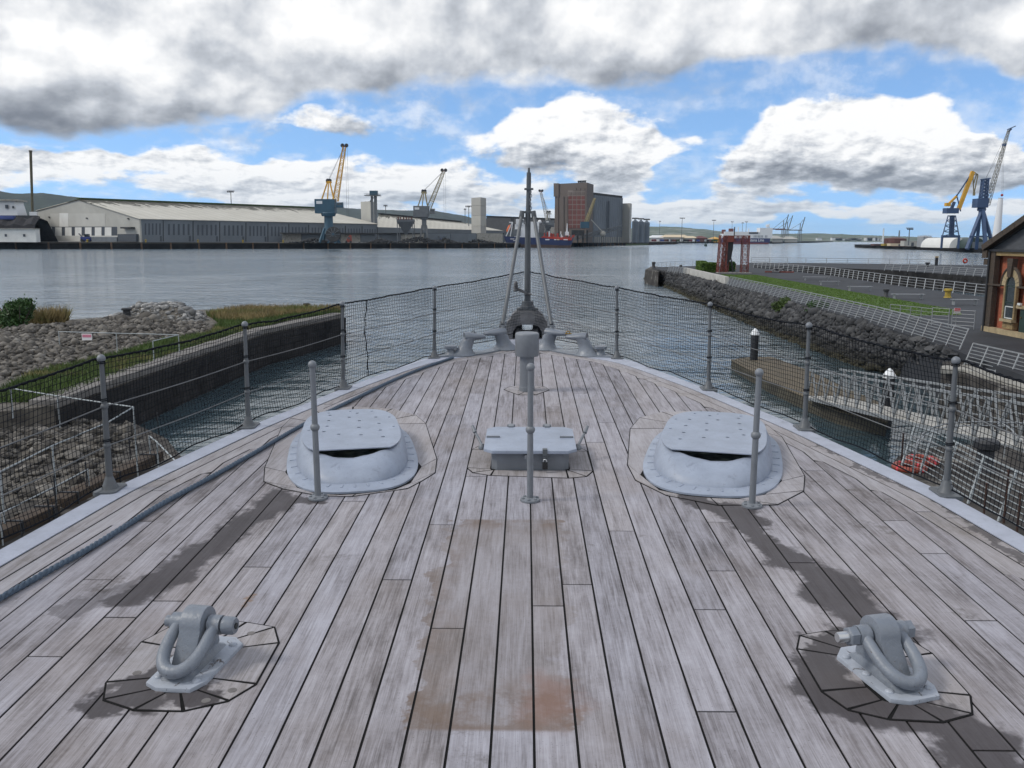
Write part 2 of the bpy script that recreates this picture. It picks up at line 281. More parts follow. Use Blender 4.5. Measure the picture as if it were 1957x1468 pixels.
# ------------------------------------------------------------------ mesh helper
class MB:
    def __init__(s): s.v = []; s.f = []
    def add(s, vs, fs):
        k = len(s.v); s.v.extend(tuple(v) for v in vs); s.f.extend(tuple(i + k for i in f) for f in fs); return s
    def box(s, c, d, M=None):
        c = Vector(c); hx, hy, hz = d[0] / 2, d[1] / 2, d[2] / 2
        P = [Vector((sx * hx, sy * hy, sz * hz)) for sz in (-1, 1) for sx, sy in ((-1, -1), (1, -1), (1, 1), (-1, 1))]
        if M is not None: P = [M @ p for p in P]
        return s.add([p + c for p in P], [(3, 2, 1, 0), (4, 5, 6, 7), (0, 1, 5, 4), (1, 2, 6, 5), (2, 3, 7, 6), (3, 0, 4, 7)])
    def beam(s, p, q, w, h=None, up=(0, 0, 1)):
        p = Vector(p); q = Vector(q); h = h or w; d = q - p; L = d.length
        if L < 1e-6: return s
        d /= L; up = Vector(up)
        if abs(d.dot(up)) > .98: up = Vector((0, 1, 0))
        a = d.cross(up).normalized(); b = a.cross(d)
        return s.box((p + q) / 2, (w, L, h), Matrix((a, d, b)).transposed())
    def tube(s, pts, r, n=8, caps=True, closed=False):
        pts = [Vector(p) for p in pts]; N = len(pts); rad = r if hasattr(r, '__len__') else [r] * N
        rings = []; prev = None
        for i, p in enumerate(pts):
            a = pts[i - 1] if (i > 0 or closed) else p; c = pts[(i + 1) % N] if (i < N - 1 or closed) else p
            t = (c - a).normalized()
            if prev is None:
                u = Vector((0, 0, 1)); u = Vector((0, 1, 0)) if abs(t.dot(u)) > .95 else u
                x = t.cross(u).normalized()
            else: x = (prev - t * prev.dot(t)).normalized()
            prev = x; y = t.cross(x)
            rings.append([p + (x * math.cos(2 * math.pi * k / n) + y * math.sin(2 * math.pi * k / n)) * rad[i] for k in range(n)])
        return s.loft(rings, caps, caps, closed)
    def loft(s, rings, c0=True, c1=True, closed=False):
        n = len(rings[0]); vs = [p for r_ in rings for p in r_]; fs = []; N = len(rings)
        for i in range(N if closed else N - 1):
            j = (i + 1) % N
            for k in range(n):
                l = (k + 1) % n; fs.append((i * n + k, i * n + l, j * n + l, j * n + k))
        if not closed:
            if c0: fs.append(tuple(range(n - 1, -1, -1)))
            if c1: fs.append(tuple((N - 1) * n + k for k in range(n)))
        return s.add(vs, fs)
    def lathe(s, prof, n=20, org=(0, 0, 0), M=None):
        org = Vector(org); rings = []
        for r_, z in prof:
            ring = [Vector((r_ * math.cos(2 * math.pi * k / n), r_ * math.sin(2 * math.pi * k / n), z)) for k in range(n)]
            rings.append([org + (M @ p if M is not None else p) for p in ring])
        return s.loft(rings)
    def prism(s, poly, z0, z1):
        n = len(poly); A = sum(poly[i][0] * poly[(i + 1) % n][1] - poly[(i + 1) % n][0] * poly[i][1] for i in range(n))
        if A < 0: poly = list(reversed(poly))
        z0f = z0 if callable(z0) else (lambda x, y: z0); z1f = z1 if callable(z1) else (lambda x, y: z1)
        vs = [(p[0], p[1], z0f(p[0], p[1])) for p in poly] + [(p[0], p[1], z1f(p[0], p[1])) for p in poly]
        fs = [tuple(range(n - 1, -1, -1)), tuple(range(n, 2 * n))] + [(i, (i + 1) % n, n + (i + 1) % n, n + i) for i in range(n)]
        return s.add(vs, fs)
    def poly_plane(s, poly, org, ax, ay, t):
        """polygon in the plane org+ax,ay, extruded by t along ax x ay"""
        org, ax, ay = Vector(org), Vector(ax), Vector(ay); nz = ax.cross(ay).normalized() * t; n = len(poly)
        P = [org + ax * a + ay * b for a, b in poly]
        return s.add(P + [p + nz for p in P], [tuple(range(n - 1, -1, -1)), tuple(range(n, 2 * n))] + [(i, (i + 1) % n, n + (i + 1) % n, n + i) for i in range(n)])
    def ball(s, c, r, nu=14, nv=8, sq=(1, 1, 1)):
        c = Vector(c); rings = []
        for j in range(nv + 1):
            a = math.pi * (j / nv) ; a = min(max(a, .02), math.pi - .02)
            rings.append([c + Vector((r * sq[0] * math.sin(a) * math.cos(2 * math.pi * k / nu), r * sq[1] * math.sin(a) * math.sin(2 * math.pi * k / nu), -r * sq[2] * math.cos(a))) for k in range(nu)])
        return s.loft(rings)
    def lattice(s, p, q, w0, w1, n, r, up=(0, 0, 1), cross=False):
        p, q = Vector(p), Vector(q); d = (q - p).normalized(); up = Vector(up)
        if abs(d.dot(up)) > .97: up = Vector((0, 1, 0))
        a = d.cross(up).normalized(); b = a.cross(d); C = []
        for i in range(n + 1):
            t = i / n; c = p.lerp(q, t); ww = (w0 + (w1 - w0) * t) / 2
            C.append([c + a * ww + b * ww, c - a * ww + b * ww, c - a * ww - b * ww, c + a * ww - b * ww])
        for k in range(4): s.beam(C[0][k], C[n][k], r * 1.5)
        for i in range(n):
            for k in range(4):
                l = (k + 1) % 4
                s.beam(C[i][k], C[i][l], r)
                A, B_ = (C[i][k], C[i + 1][l]) if i % 2 else (C[i][l], C[i + 1][k])
                s.beam(A, B_, r)
                if cross: s.beam(C[i + 1][k] if i % 2 else C[i + 1][l], C[i][l] if i % 2 else C[i][k], r)
        return s
    def mesh(s, name, Minv=None, smooth=None):
        me = D.meshes.new(name); vs = s.v
        if Minv is not None: vs = [tuple(Minv @ Vector(v)) for v in vs]
        me.from_pydata(vs, [], s.f); me.update()
        if smooth is not None:
            me.polygons.foreach_set('use_smooth', [True] * len(me.polygons)); me.set_sharp_from_angle(angle=R(smooth))
        return me
    def obj(s, name, mt, parent=None, smooth=None, local=False, bevel=0):
        """world coordinates unless local; the part is stored relative to its thing"""
        M = MW.get(parent.as_pointer()) if parent is not None else None
        me = s.mesh(name, M.inverted() if (M is not None and not local) else None, smooth)
        bm = bmesh.new(); bm.from_mesh(me); bmesh.ops.recalc_face_normals(bm, faces=bm.faces)
        if bevel: bmesh.ops.bevel(bm, geom=[e for e in bm.edges if e.is_manifold and e.calc_face_angle(0) > .6], offset=bevel, segments=2, profile=.7, affect='EDGES', clamp_overlap=True)
        bm.to_mesh(me); bm.free()
        if smooth is None and bevel: me.polygons.foreach_set('use_smooth', [True] * len(me.polygons)); me.set_sharp_from_angle(angle=R(35))
        o = D.objects.new(name, me); COL.objects.link(o)
        if mt is not None: me.materials.append(MATS[mt] if isinstance(mt, str) else mt)
        if parent is not None:
            o.parent = parent; MW[o.as_pointer()] = M
        else: MW[o.as_pointer()] = Matrix()
        return o
MW = {}
def tag(o, label=None, cat=None, group=None, kind=None):
    if label: o['label'] = label
    if cat: o['category'] = cat
    if group: o['group'] = group
    if kind: o['kind'] = kind
    return o
def thing(name, label, cat, loc=(0, 0, 0), M=None, group=None):
    o = D.objects.new(name, None); COL.objects.link(o); o.empty_display_size = .2
    Mx = M if M is not None else Matrix.Translation(Vector(loc)); o.matrix_world = Mx; MW[o.as_pointer()] = Mx.copy()
    return tag(o, label, cat, group)
def on_ship(u, v, h=0, rz=0): return SHIP @ Matrix.Translation((u, v, h)) @ Matrix.Rotation(rz, 4, 'Z')
def copy_thing(src, M, label=None):
    c = src.copy(); COL.objects.link(c); c.matrix_world = M; MW[c.as_pointer()] = M.copy()
    if label: c['label'] = label
    for ch in src.children:
        d = ch.copy(); COL.objects.link(d); d.parent = c; d.matrix_parent_inverse = Matrix()
        for gch in ch.children:
            e = gch.copy(); COL.objects.link(e); e.parent = d; e.matrix_parent_inverse = Matrix()
    return c
def cham_poly(w, d, c): return [(-w + c, -d), (w - c, -d), (w, -d + c), (w, d - c), (w - c, d), (-w + c, d), (-w, d - c), (-w, -d + c)]
# ------------------------------------------------------------------ materials used below
deck_wood('teak'); deck_wood('teak_frame', True)
mat('plug_wood', (.15, .14, .135), .8, var=.2, scale=30)
mat('caulk', (.011, .011, .011), .8, var=.3, scale=20, spec=.1)
paint('grey_paint', (.165, .18, .20), .42)  # ship's grey, darkened: weaker light on vertical faces put into the colour
paint('light_grey_paint', (.285, .325, .40), .46, chips=(.12, .10, .085), amt=-.05, bump=.4)  # the same grey, with stronger overhead light on upward faces painted in
paint('waterway_paint', (.40, .43, .51), .5)
paint('stanchion_paint', (.105, .115, .125), .45)  # grey darkened so the silhouette against bright water is in the colour
paint('dark_grey_paint', (.085, .095, .105), .45)
paint('cast_paint', (.18, .202, .235), .34, chips=(.06, .045, .035), amt=-.035, bump=.9)
paint('chipped_paint', (.34, .37, .42), .40, chips=(.05, .035, .028), amt=.02, bump=.6)
mat('roller_iron', (.155, .157, .165), .6, var=.35, scale=6, bump=.4)
mat('net_cord', (.010, .012, .016), .9, var=.3, scale=30, spec=.1)
mat('wire', (.11, .115, .12), .5, var=.3)
mat('rope_blue', (.075, .11, .155), .75, var=.3, scale=60, bump=.5)
mat('inside_dark', (.02, .025, .025), .6)
mat('pipe_water', (.20, .26, .235), .15, var=.6, scale=14, stretch=(1, 6, 1))
mat('brass', (.30, .19, .05), .4, metal=.7)
mat('steel', (.55, .56, .57), .3, metal=.8, var=.1)
mat('black_rubber', (.012, .012, .012), .5)

# ------------------------------------------------------------------ the ship's deck
def lerp_tab(tab, v):
    if v <= tab[0][0]: return tab[0][1]
    for (a, ua), (b, ub) in zip(tab, tab[1:]):
        if v <= b: t = (v - a) / (b - a); return ua + (ub - ua) * t
    return tab[-1][1]
def smooth_tab(tab, n=160):
    vs = np.linspace(tab[0][0], tab[-1][0], n); us = np.array([lerp_tab(tab, v) for v in vs]); k = np.ones(5) / 5
    us2 = np.convolve(np.pad(us, 2, mode='edge'), k, 'valid'); us2[-1] = us[-1]; return list(zip(vs.tolist(), us2.tolist()))
EDGE = smooth_tab([(-2, 3.55), (1, 3.46), (3, 3.36), (5, 3.16), (6.1, 3.05), (8, 2.64), (9.95, 2.09), (11.2, 1.67), (12.05, 1.40), (12.28, 1.05), (12.5, .64), (12.85, .44), (13.3, .38), (14.2, .31), (14.7, .12)])
WOOD = smooth_tab([(-2, 3.37), (1, 3.28), (3, 3.18), (5, 2.98), (6.1, 2.87), (8, 2.46), (9.95, 1.91), (11.2, 1.47), (11.85, 1.18), (12.1, .92), (12.45, .55), (12.75, .34), (13.0, .26)])
MARG = [(v, max(u - .265, .04)) for v, u in WOOD]
def inv_tab(tab, u):
    """v at which the (falling) edge passes u"""
    if u >= tab[0][1]: return tab[0][0]
    for (a, ua), (b, ub) in zip(tab, tab[1:]):
        if ua >= u >= ub and ua > ub: return a + (b - a) * (ua - u) / (ua - ub)
    return tab[-1][0]
PW, SEAM0, GAP = .1652, .038, .0108
V_NEAR, V_FAR = 1.2, 12.87
sd = MB(); pl = [(u - .001, v) for v, u in WOOD] ; pl2 = [(-u + .001, v) for v, u in WOOD]
sd.prism(pl + list(reversed(pl2)), -.05, -.0035)
ship_deck = sd.mesh('ship_deck'); ship_deck.materials.append(MATS['caulk']); ship_deck = D.objects.new('ship_deck', ship_deck); COL.objects.link(ship_deck)
ship_deck.matrix_world = SHIP; MW[ship_deck.as_pointer()] = SHIP.copy(); tag(ship_deck, 'weathered grey teak planked foredeck of a warship with black caulked seams', 'deck', kind='structure')
def ship_part(mb, name, mt, parent=ship_deck, **kw): return mb.obj(name, mt, parent, local=True, **kw)
# planks: every column is cut by butts and snaped against the margin boards
butts_px = [(843, 1003), (757, 1108), (858, 1201), (1100, 1117), (1355, 1165), (1372, 1360), (1187, 1015), (228, 1180), (182, 1108), (90, 1255), (1770, 1058), (1850, 1186), (1118, 752), (866, 793), (1155, 808), (900, 752), (1690, 995), (1560, 900)]
butt = {}
for p in butts_px:
    q = deck(*p); k = math.floor((q.x - SEAM0) / PW); butt.setdefault(k, []).append(q.y)
for k in range(-21, 21):
    u0, u1 = SEAM0 + k * PW, SEAM0 + (k + 1) * PW; side = 1 if (u0 + u1) / 2 > 0 else -1
    a, b = (u0, u1) if side > 0 else (-u1, -u0)          # a inner, b outer, both as distances from the keel line
    if abs(a) > MARG[0][1] - .02: continue
    a_ = max(a, 0)
    v1 = min(inv_tab(MARG, b), V_FAR); vn = min(inv_tab(MARG, a_ + PW * .38) if a_ > .06 else V_FAR, V_FAR)
    v1 = min(v1, vn)
    bl = sorted(butt.get(k, []))
    vv = [V_NEAR]
    cand = list(bl); x = V_NEAR + random.uniform(1.5, 7)
    while x < vn - .8:
        if all(abs(x - c) > 2.0 for c in cand): cand.append(x)
        x += random.uniform(5.5, 8)
    cand = [c for c in sorted(cand) if V_NEAR + .3 < c < vn - .4]
    cuts = [V_NEAR] + cand + [None]
    for c0, c1 in zip(cuts, cuts[1:]):
        if vn < V_NEAR + .2: break
        s0 = c0 + (GAP / 2 if c0 != V_NEAR else 0); g2 = GAP / 2
        if c1 is not None and c1 < v1: poly = [(a + g2, s0), (b - g2, s0), (b - g2, c1 - g2), (a + g2, c1 - g2)]
        else:
            end = (c1 or vn) - g2; ss = s0
            poly = [(a + g2, ss)]
            m0 = b - g2 if ss < v1 else min(b, lerp_tab(MARG, ss)) - g2
            poly.append((m0, ss))
            if ss < v1: poly.append((b - g2, v1 - g2))
            for t in (.25, .5, .75, 1):
                q = max(v1, ss) + (end - max(v1, ss)) * t
                if q > max(v1, ss) + .01: poly.append((max(min(b, lerp_tab(MARG, q)) - g2, a + g2 + .004), q))
            poly.append((a + g2, end))
        poly = [(p * side, q) for p, q in poly]
        ship_part(MB().prism(poly, -.03, random.uniform(-.0006, .0008)), 'plank', 'teak')
# nibbed inner margin boards
def margin_inner(v):
    """how far in the nibbed board reaches at v"""
    u = lerp_tab(MARG, v); return u
for side in (1, -1):
    marks = [V_NEAR]
    while marks[-1] < 11.4: marks.append(marks[-1] + random.uniform(1.3, 2.6))
    marks[-1] = 12.15; marks.append(12.6); marks.append(12.98)
    for m0, m1 in zip(marks, marks[1:]):
        n = max(2, int((m1 - m0) / .06)); vs = [m0 + GAP / 2 + (m1 - m0 - GAP) * i / n for i in range(n + 1)]
        inner = []
        for q in vs:
            e = lerp_tab(MARG, q); base = e
            if e > .3:
                kk = math.floor((e * side - SEAM0) / PW); lo, hi = SEAM0 + kk * PW, SEAM0 + (kk + 1) * PW
                a = lo if side > 0 else -hi
                if e - a < PW * .38: base = a
            inner.append((base + GAP * .8, q))
        outer = [(max(lerp_tab(WOOD, q) - .144, base_ + .01), q) for q, (base_, _q) in zip(vs, inner)]
        poly = [(p * side, q) for p, q in inner] + [(p * side, q) for p, q in reversed(outer)]
        ship_part(MB().prism(poly, -.03, random.uniform(-.0005, .0008)), 'margin_board', 'teak_frame')
for side in (1, -1):
    marks = [V_NEAR]
    while marks[-1] < 11.2: marks.append(marks[-1] + random.uniform(1.6, 2.9))
    marks[-1] = 12.1; marks += [12.55, 12.98]
    for m0, m1 in zip(marks, marks[1:]):
        n = max(2, int((m1 - m0) / .1)); vs = [m0 + GAP / 2 + (m1 - m0 - GAP) * i / n for i in range(n + 1)]
        poly = [(side * (lerp_tab(WOOD, q) - .016), q) for q in vs] + [(side * (lerp_tab(WOOD, q) - .130), q) for q in reversed(vs)]
        ship_part(MB().prism(poly, -.03, random.uniform(-.0005, .0008)), 'covering_board', 'teak_frame')
ship_part(MB().prism([(-.118, 12.88), (.118, 12.88), (.118, 12.995), (-.118, 12.995)], -.03, 0), 'margin_board', 'teak_frame')
# steel waterway along the edge, hull sides below it
for side in (1, -1):
    ww = MB(); o_, i_ = EDGE, WOOD + [(13.02, .02), (14.7, .0)]
    vs = np.linspace(1.0, 14.68, 120)
    prof = []
    for q in vs:
        uo, ui = lerp_tab(EDGE, q), (lerp_tab(WOOD, q) if q < 13.0 else .0)
        prof.append([Vector((side * x, q, z)) for x, z in ((ui, -.05), (ui, .003), ((ui + uo) / 2, .006), (uo - .012, .004), (uo, -.008), (uo, -.14), (uo - .02, -.16))])
    ww.loft(prof); ship_part(ww, 'waterway_plate', 'waterway_paint', smooth=40)
    hl = MB(); rings = []
    for q in np.linspace(-2, 14.66, 60):
        uo = lerp_tab(EDGE, q); rk = max(0, (q - 8) / 6.7); kb = max(.05, uo * (.80 - .45 * rk))
        ring = []
        for t in np.linspace(0, 1, 9):
            ring.append(Vector((side * (uo + (kb - uo) * (t ** .7)) - side * .004, q - 1.2 * rk * t * t, -.10 - 6.6 * t)))
        rings.append(ring)
    vs_, fs = [p for r_ in rings for p in r_], []
    for i in range(len(rings) - 1):
        for j in range(8): fs.append((i * 9 + j, i * 9 + j + 1, (i + 1) * 9 + j + 1, (i + 1) * 9 + j))
    hl.add(vs_, fs); ship_part(hl, 'hull_side', 'grey_paint', smooth=60)

# ------------------------------------------------------------------ wooden frames let into the planks round the fittings
def frame_pieces(px, inner, name_parent, h=.0045, skip=()):
    """px: outer polygon in the photograph; inner: polygon (u, v) of the fitting with the same number of corners"""
    P = [deck(*p) for p in px]; c = Vector((sum(p.x for p in P) / len(P), sum(p.y for p in P) / len(P)))
    cm = MB(); cm.prism([(c.x + (p.x - c.x) * 1.0 + (p.x - c.x) / max(.01, (p - c).length) * GAP * .9, c.y + (p.y - c.y) + (p.y - c.y) / max(.01, (p - c).length) * GAP * .9) for p in P], -.02, .0022)
    ship_part(cm, 'frame_seam', 'caulk')
    n = len(P)
    for i in range(n):
        if i in skip: continue
        a, b = P[i], P[(i + 1) % n]; ia, ib = Vector(inner[i]), Vector(inner[(i + 1) % n])
        q = [a, b, ib, ia]; cc = sum(q, Vector((0, 0))) / 4
        e = (b - a).normalized()
        sh = GAP * .85
        q = [a + e * sh, b - e * sh, ib - e * sh * .6, ia + e * sh * .6]
        ship_part(MB().prism([(p.x, p.y) for p in q], -.01, h + random.uniform(-.0006, .0006)), 'frame_board', 'teak_frame')
def ring_of(c, a, b, angles, ex=2.4, rot=0):
    o = []
    for t in angles:
        x, y = math.cos(t), math.sin(t); r_ = (abs(x) ** ex + abs(y) ** ex) ** (-1 / ex)
        X, Y = a * r_ * x, b * r_ * y; o.append((c[0] + X * math.cos(rot) - Y * math.sin(rot), c[1] + X * math.sin(rot) + Y * math.cos(rot)))
    return o
def angles_to(P, c): return [math.atan2(p.y - c[1], p.x - c[0]) for p in P]

# ------------------------------------------------------------------ the two hawse pipes
def hawsepipe(side, c, a, b, rot, label):
    t = thing('hawsepipe', label, 'hawsepipe', M=on_ship(c[0], c[1], 0, rot), group='hawsepipes on the foredeck')
    N = 64; ang = [2 * math.pi * i / N for i in range(N)]
    def ring(sc, h, ex=2.9, dv=0): return [Vector((x, y + dv, (h(th) if callable(h) else h))) for (x, y), th in zip(ring_of((0, 0), a * sc, b * sc, ang, ex), ang)]
    fl = MB(); fl.loft([ring(1.0, -.01), ring(1.0, .016), ring(.985, .022), ring(.80, .026), ring(.80, -.01)], False, False)
    fl.obj('flange', 'light_grey_paint', t, local=True, smooth=40)
    for i in range(0, N, 2):                              # plug welds round the flange
        x, y = ring_of((0, 0), a * .905, b * .905, [ang[i]])[0]
        d = Vector((math.cos(ang[i]), math.sin(ang[i]), 0)); MB().beam(Vector((x, y, .022)) - d * a * .06, Vector((x, y, .022)) + d * a * .06, .016, .012).obj('plug_weld', 'light_grey_paint', t, local=True, bevel=.004)
    H0 = .195
    def top(th):                                          # the rim dips at the near mouth
        d = math.atan2(math.sin(th + math.pi / 2 - .10 * side), math.cos(th + math.pi / 2 - .10 * side)); return H0 - .042 * math.exp(-(d / .55) ** 2) - .004 * math.sin(th * 9) ** 2
    def ring2(sa, sb, h, dv): return [Vector((x, y + dv, h(th))) for (x, y), th in zip(ring_of((0, 0), a * sa, b * sb, ang, 2.8), ang)]
    rim = MB()
    prof = [(.85, .85, .02, 0), (.855, .845, .045, 0), (.845, .815, .09, .015), (.815, .755, .145, .03), (.785, .705, .178, .045)]
    rr = [ring2(sa, sb, (lambda h_: (lambda th: h_ * top(th) / H0))(h_), dv) for sa, sb, h_, dv in prof]
    rr += [ring2(.755, .675, lambda th: top(th) - .006, .05), ring2(.725, .648, lambda th: top(th) - .004, .05), ring2(.69, .62, lambda th: top(th) - .03, .05), ring2(.66, .60, lambda th: top(th) - .12, .04), ring2(.62, .58, lambda th: -.02, 0)]
    rim.loft(rr, False, False); rim.obj('rim', 'light_grey_paint', t, local=True, smooth=60)
    MB().loft([ring(.62, .012), ring(.62, .016)], True, True).obj('pipe_mouth', 'pipe_water', t, local=True)
    # flat cover plate with a straight near edge and drain holes punched through
    fw = -b * .612
    sect = []
    for (x, y) in ring_of((0, 0), a * .760, b * .682, ang, 3.2):
        if y >= fw: sect.append((x, y))
    sect.sort(key=lambda p: math.atan2(p[1] - 0, p[0]) if True else 0)
    st = next(i for i, p in enumerate(sect) if math.atan2(p[1], p[0]) > -math.pi / 2 + .01)
    sect = sect[st:] + sect[:st]
    bm = bmesh.new(); vs = [bm.verts.new((x, y, 0)) for x, y in sect]; edges = [bm.edges.new((vs[i], vs[(i + 1) % len(vs)])) for i in range(len(vs))]
    holes = [(-.34, .62), (-.36, .40), (-.38, .18), (-.43, -.02), (-.02, .50), (.12, .66), (.14, .34), (.12, .08), (-.20, -.14), (.14, -.20), (.42, .46), (.45, .20), (.45, -.06), (.47, -.30)]
    for hx, hy in holes:
        cx_, cy_ = hx * a * side * -1, (hy - .05) * b * .86; hv = [bm.verts.new((cx_ + .017 * math.cos(k * math.pi / 5), cy_ + .017 * math.sin(k * math.pi / 5), 0)) for k in range(10)]
        edges += [bm.edges.new((hv[i], hv[(i + 1) % 10])) for i in range(10)]
    bmesh.ops.triangle_fill(bm, use_beauty=True, use_dissolve=False, edges=edges)
    ex = bmesh.ops.extrude_face_region(bm, geom=bm.faces[:]); bmesh.ops.translate(bm, vec=(0, 0, .008), verts=[v for v in ex['geom'] if isinstance(v, bmesh.types.BMVert)])
    bmesh.ops.recalc_face_normals(bm, faces=bm.faces)
    me = D.meshes.new('cover_plate'); bm.to_mesh(me); bm.free(); me.materials.append(MATS['light_grey_paint'])
    o = D.objects.new('cover_plate', me); COL.objects.link(o); o.parent = t; o.location = (0, .05, H0 + .002); MW[o.as_pointer()] = MW[t.as_pointer()]
    for k in range(7):
        th = math.pi * (.0 + k / 6); x, y = ring_of((0, 0), a * .67, b * .60, [th], 3.2)[0]
        MB().lathe([(.011, 0), (.011, .005), (.007, .008)], 8, (x, y + .05, H0 + .009)).obj('bolt', 'light_grey_paint', t, local=True)
    return t
HL = (-1.45, 7.16); HR = (1.56, 7.11)
hawsepipe(-1, HL, .525, 1.09, R(12), 'perforated grey hawsepipe cover beside the blue rope')
hawsepipe(1, HR, .545, 1.09, R(-14), 'perforated grey hawsepipe cover with no rope beside it')
fl = [(505, 921), (507, 894), (539, 817), (556, 800), (600, 784), (675, 778), (750, 782), (794, 794), (813, 810), (834, 878), (831, 904), (805, 920), (778, 934), (674, 949), (612, 948), (543, 935)]
frame_pieces(fl, ring_of(HL, .545, 1.12, [t - R(13) for t in angles_to([deck(*p) for p in fl], HL)], 2.9, R(13)), None)
fr = [(1200, 889), (1205, 820), (1223, 799), (1265, 788), (1340, 786), (1412, 796), (1466, 813), (1494, 836), (1537, 910), (1535, 939), (1485, 965), (1372, 966), (1274, 947), (1215, 918)]
frame_pieces(fr, ring_of(HR, .565, 1.12, [t + R(15) for t in angles_to([deck(*p) for p in fr], HR)], 2.9, R(-15)), None)

# ------------------------------------------------------------------ small hatch
hc = ((deck(938, 900).x + deck(1088, 900).x) / 2, 7.02); hw, hd, hh = .335, .36, .16
t = thing('deck_hatch', 'small rectangular grey deck hatch with clamped lid and padlock', 'hatch', M=on_ship(hc[0], hc[1]))
MB().prism(cham_poly(hw - .03, hd - .03, .045), -.01, hh - .012).obj('coaming', 'grey_paint', t, local=True, bevel=.004)
MB().prism([(hw * 1.07 * math.copysign(1, x) * (abs(x) / hw) if False else x, y) for x, y in cham_poly(hw + .03, hd + .03, .07)], hh - .010, hh + .016).obj('lid', 'light_grey_paint', t, local=True, bevel=.007)
for x in (-.16, .15):
    mb = MB(); mb.box((x, hd + .045, hh + .012), (.045, .09, .035)); mb.tube([(x - .035, hd + .075, hh + .012), (x + .035, hd + .075, hh + .012)], .016, 10); mb.box((x, hd + .075, hh * .5 - .006), (.03, .02, hh)); mb.obj('hinge', 'grey_paint', t, local=True, bevel=.003)
for s_ in (-1, 1):
    mb = MB(); mb.box((s_ * (hw - .035), .02, hh + .022), (.11, .018, .014)); mb.obj('lid_bar', 'grey_paint', t, local=True, bevel=.002)
    mb = MB(); x0 = s_ * (hw + .055); mb.lathe([(.028, 0), (.032, .01), (.022, .03), (.012, .045)], 10, (x0, -.06, hh - .06)); 
    mb.tube([(x0, -.06, hh - .03), (x0 + s_ * .035, 0, hh + .02), (x0 + s_ * .075, .06, hh + .075)], [.011, .012, .009], 8); mb.tube([(x0 + s_ * .06, .03, hh + .055), (x0 + s_ * .085, .075, hh + .10)], [.017, .012], 8); mb.obj('dog_clamp', 'grey_paint', t, local=True, smooth=50)
mb = MB(); mb.box((.115, -hd - .036, hh + .004), (.036, .012, .05)); mb.box((.115, -hd - .008, hh + .02), (.036, .06, .008)); mb.box((.115, -hd - .012, hh - .045), (.032, .03, .05)); mb.obj('hasp', 'dark_grey_paint', t, local=True)
pk = MB(); pk.box((.115, -hd - .045, hh - .10), (.042, .028, .052)); pk = pk.obj('padlock', 'black_rubber', t, local=True, bevel=.005)
MB().tube([(.115 + .013 * math.cos(a_), -hd - .045, hh - .068 + .020 * math.sin(a_)) for a_ in np.linspace(0, math.pi, 9)], .0042, 8).obj('shackle', 'steel', pk, local=True, smooth=60)
mb = MB(); mb.box((-.03, -hd + .0, hh - .04), (.03, .05, .03)); mb.lathe([(.012, 0), (.012, .03)], 8, (-.03, -hd - .022, hh - .05)); mb.obj('catch', 'grey_paint', t, local=True)
hp = [(894, 895), (903, 860), (918, 852), (1101, 853), (1121, 863), (1132, 901), (1120, 911), (1086, 914), (938, 909), (905, 904)]
ci = [(hc[0] + x * (hw - .02) , hc[1] + y * (hd - .02)) for x, y in ((-1, -.9), (-1, .7), (-.9, 1), (.9, 1), (1, .7), (1, -.9), (.97, -1), (.9, -1), (-.9, -1), (-.97, -1))]
frame_pieces(hp, ci, None)

# ------------------------------------------------------------------ ball-topped deck posts
def ball_post(u, v, h, label, lean=0):
    t = thing('ball_post', label, 'post', M=on_ship(u, v), group='ball topped deck posts')
    MB().lathe([(.068, 0), (.071, .006), (.068, .016), (.045, .021), (.028, .027)], 26).obj('base_flange', 'grey_paint', t, local=True, smooth=45)
    for k in range(6):
        a_ = k * math.pi / 3 + .3; MB().lathe([(.010, 0), (.010, .010), (.006, .013)], 8, (.052 * math.cos(a_), .052 * math.sin(a_), .016)).obj('bolt', 'grey_paint', t, local=True)
    MB().lathe([(.0225, .022), (.0225, .10), (.0205, h * .52), (.0195, h - .05)], 18).obj('shaft', 'grey_paint', t, local=True, smooth=45)
    MB().ball((0, 0, h * .525), .033, 18, 12, (1, 1, .95)).obj('middle_ball', 'grey_paint', t, local=True, smooth=60)
    MB().ball((0, 0, h - .028), .0295, 18, 12).obj('top_ball', 'grey_paint', t, local=True, smooth=60)
for px, h, lb in (((608, 953), .99, 'ball topped grey deck post in front of the hawsepipe beside the blue rope'), ((1013, 957), .98, 'ball topped grey deck post in front of the padlocked hatch'), ((1437, 968), .965, 'ball topped grey deck post in front of the hawsepipe with no rope')):
    q = deck(*px); ball_post(q.x, q.y, h, lb)

# ------------------------------------------------------------------ mushroom ventilator
q = deck(1007, 747); t = thing('ventilator', 'cylindrical grey mushroom ventilator with a wide flat cap', 'ventilator', M=on_ship(q.x, q.y))
MB().lathe([(.088, -.005), (.088, .05), (.083, .053), (.083, .06), (.080, .47)], 32).obj('pipe', 'grey_paint', t, local=True, smooth=40)
MB().lathe([(.07, .405), (.130, .405), (.134, .412), (.134, .645), (.129, .658), (.120, .663)], 40).obj('cap', 'grey_paint', t, local=True, smooth=40)
vp = [(964, 745), (975, 739), (1040, 739), (1049, 746), (1023, 755), (991, 755)]
frame_pieces(vp, ring_of((q.x, q.y), .10, .11, angles_to([deck(*p) for p in vp], q), 2), None)

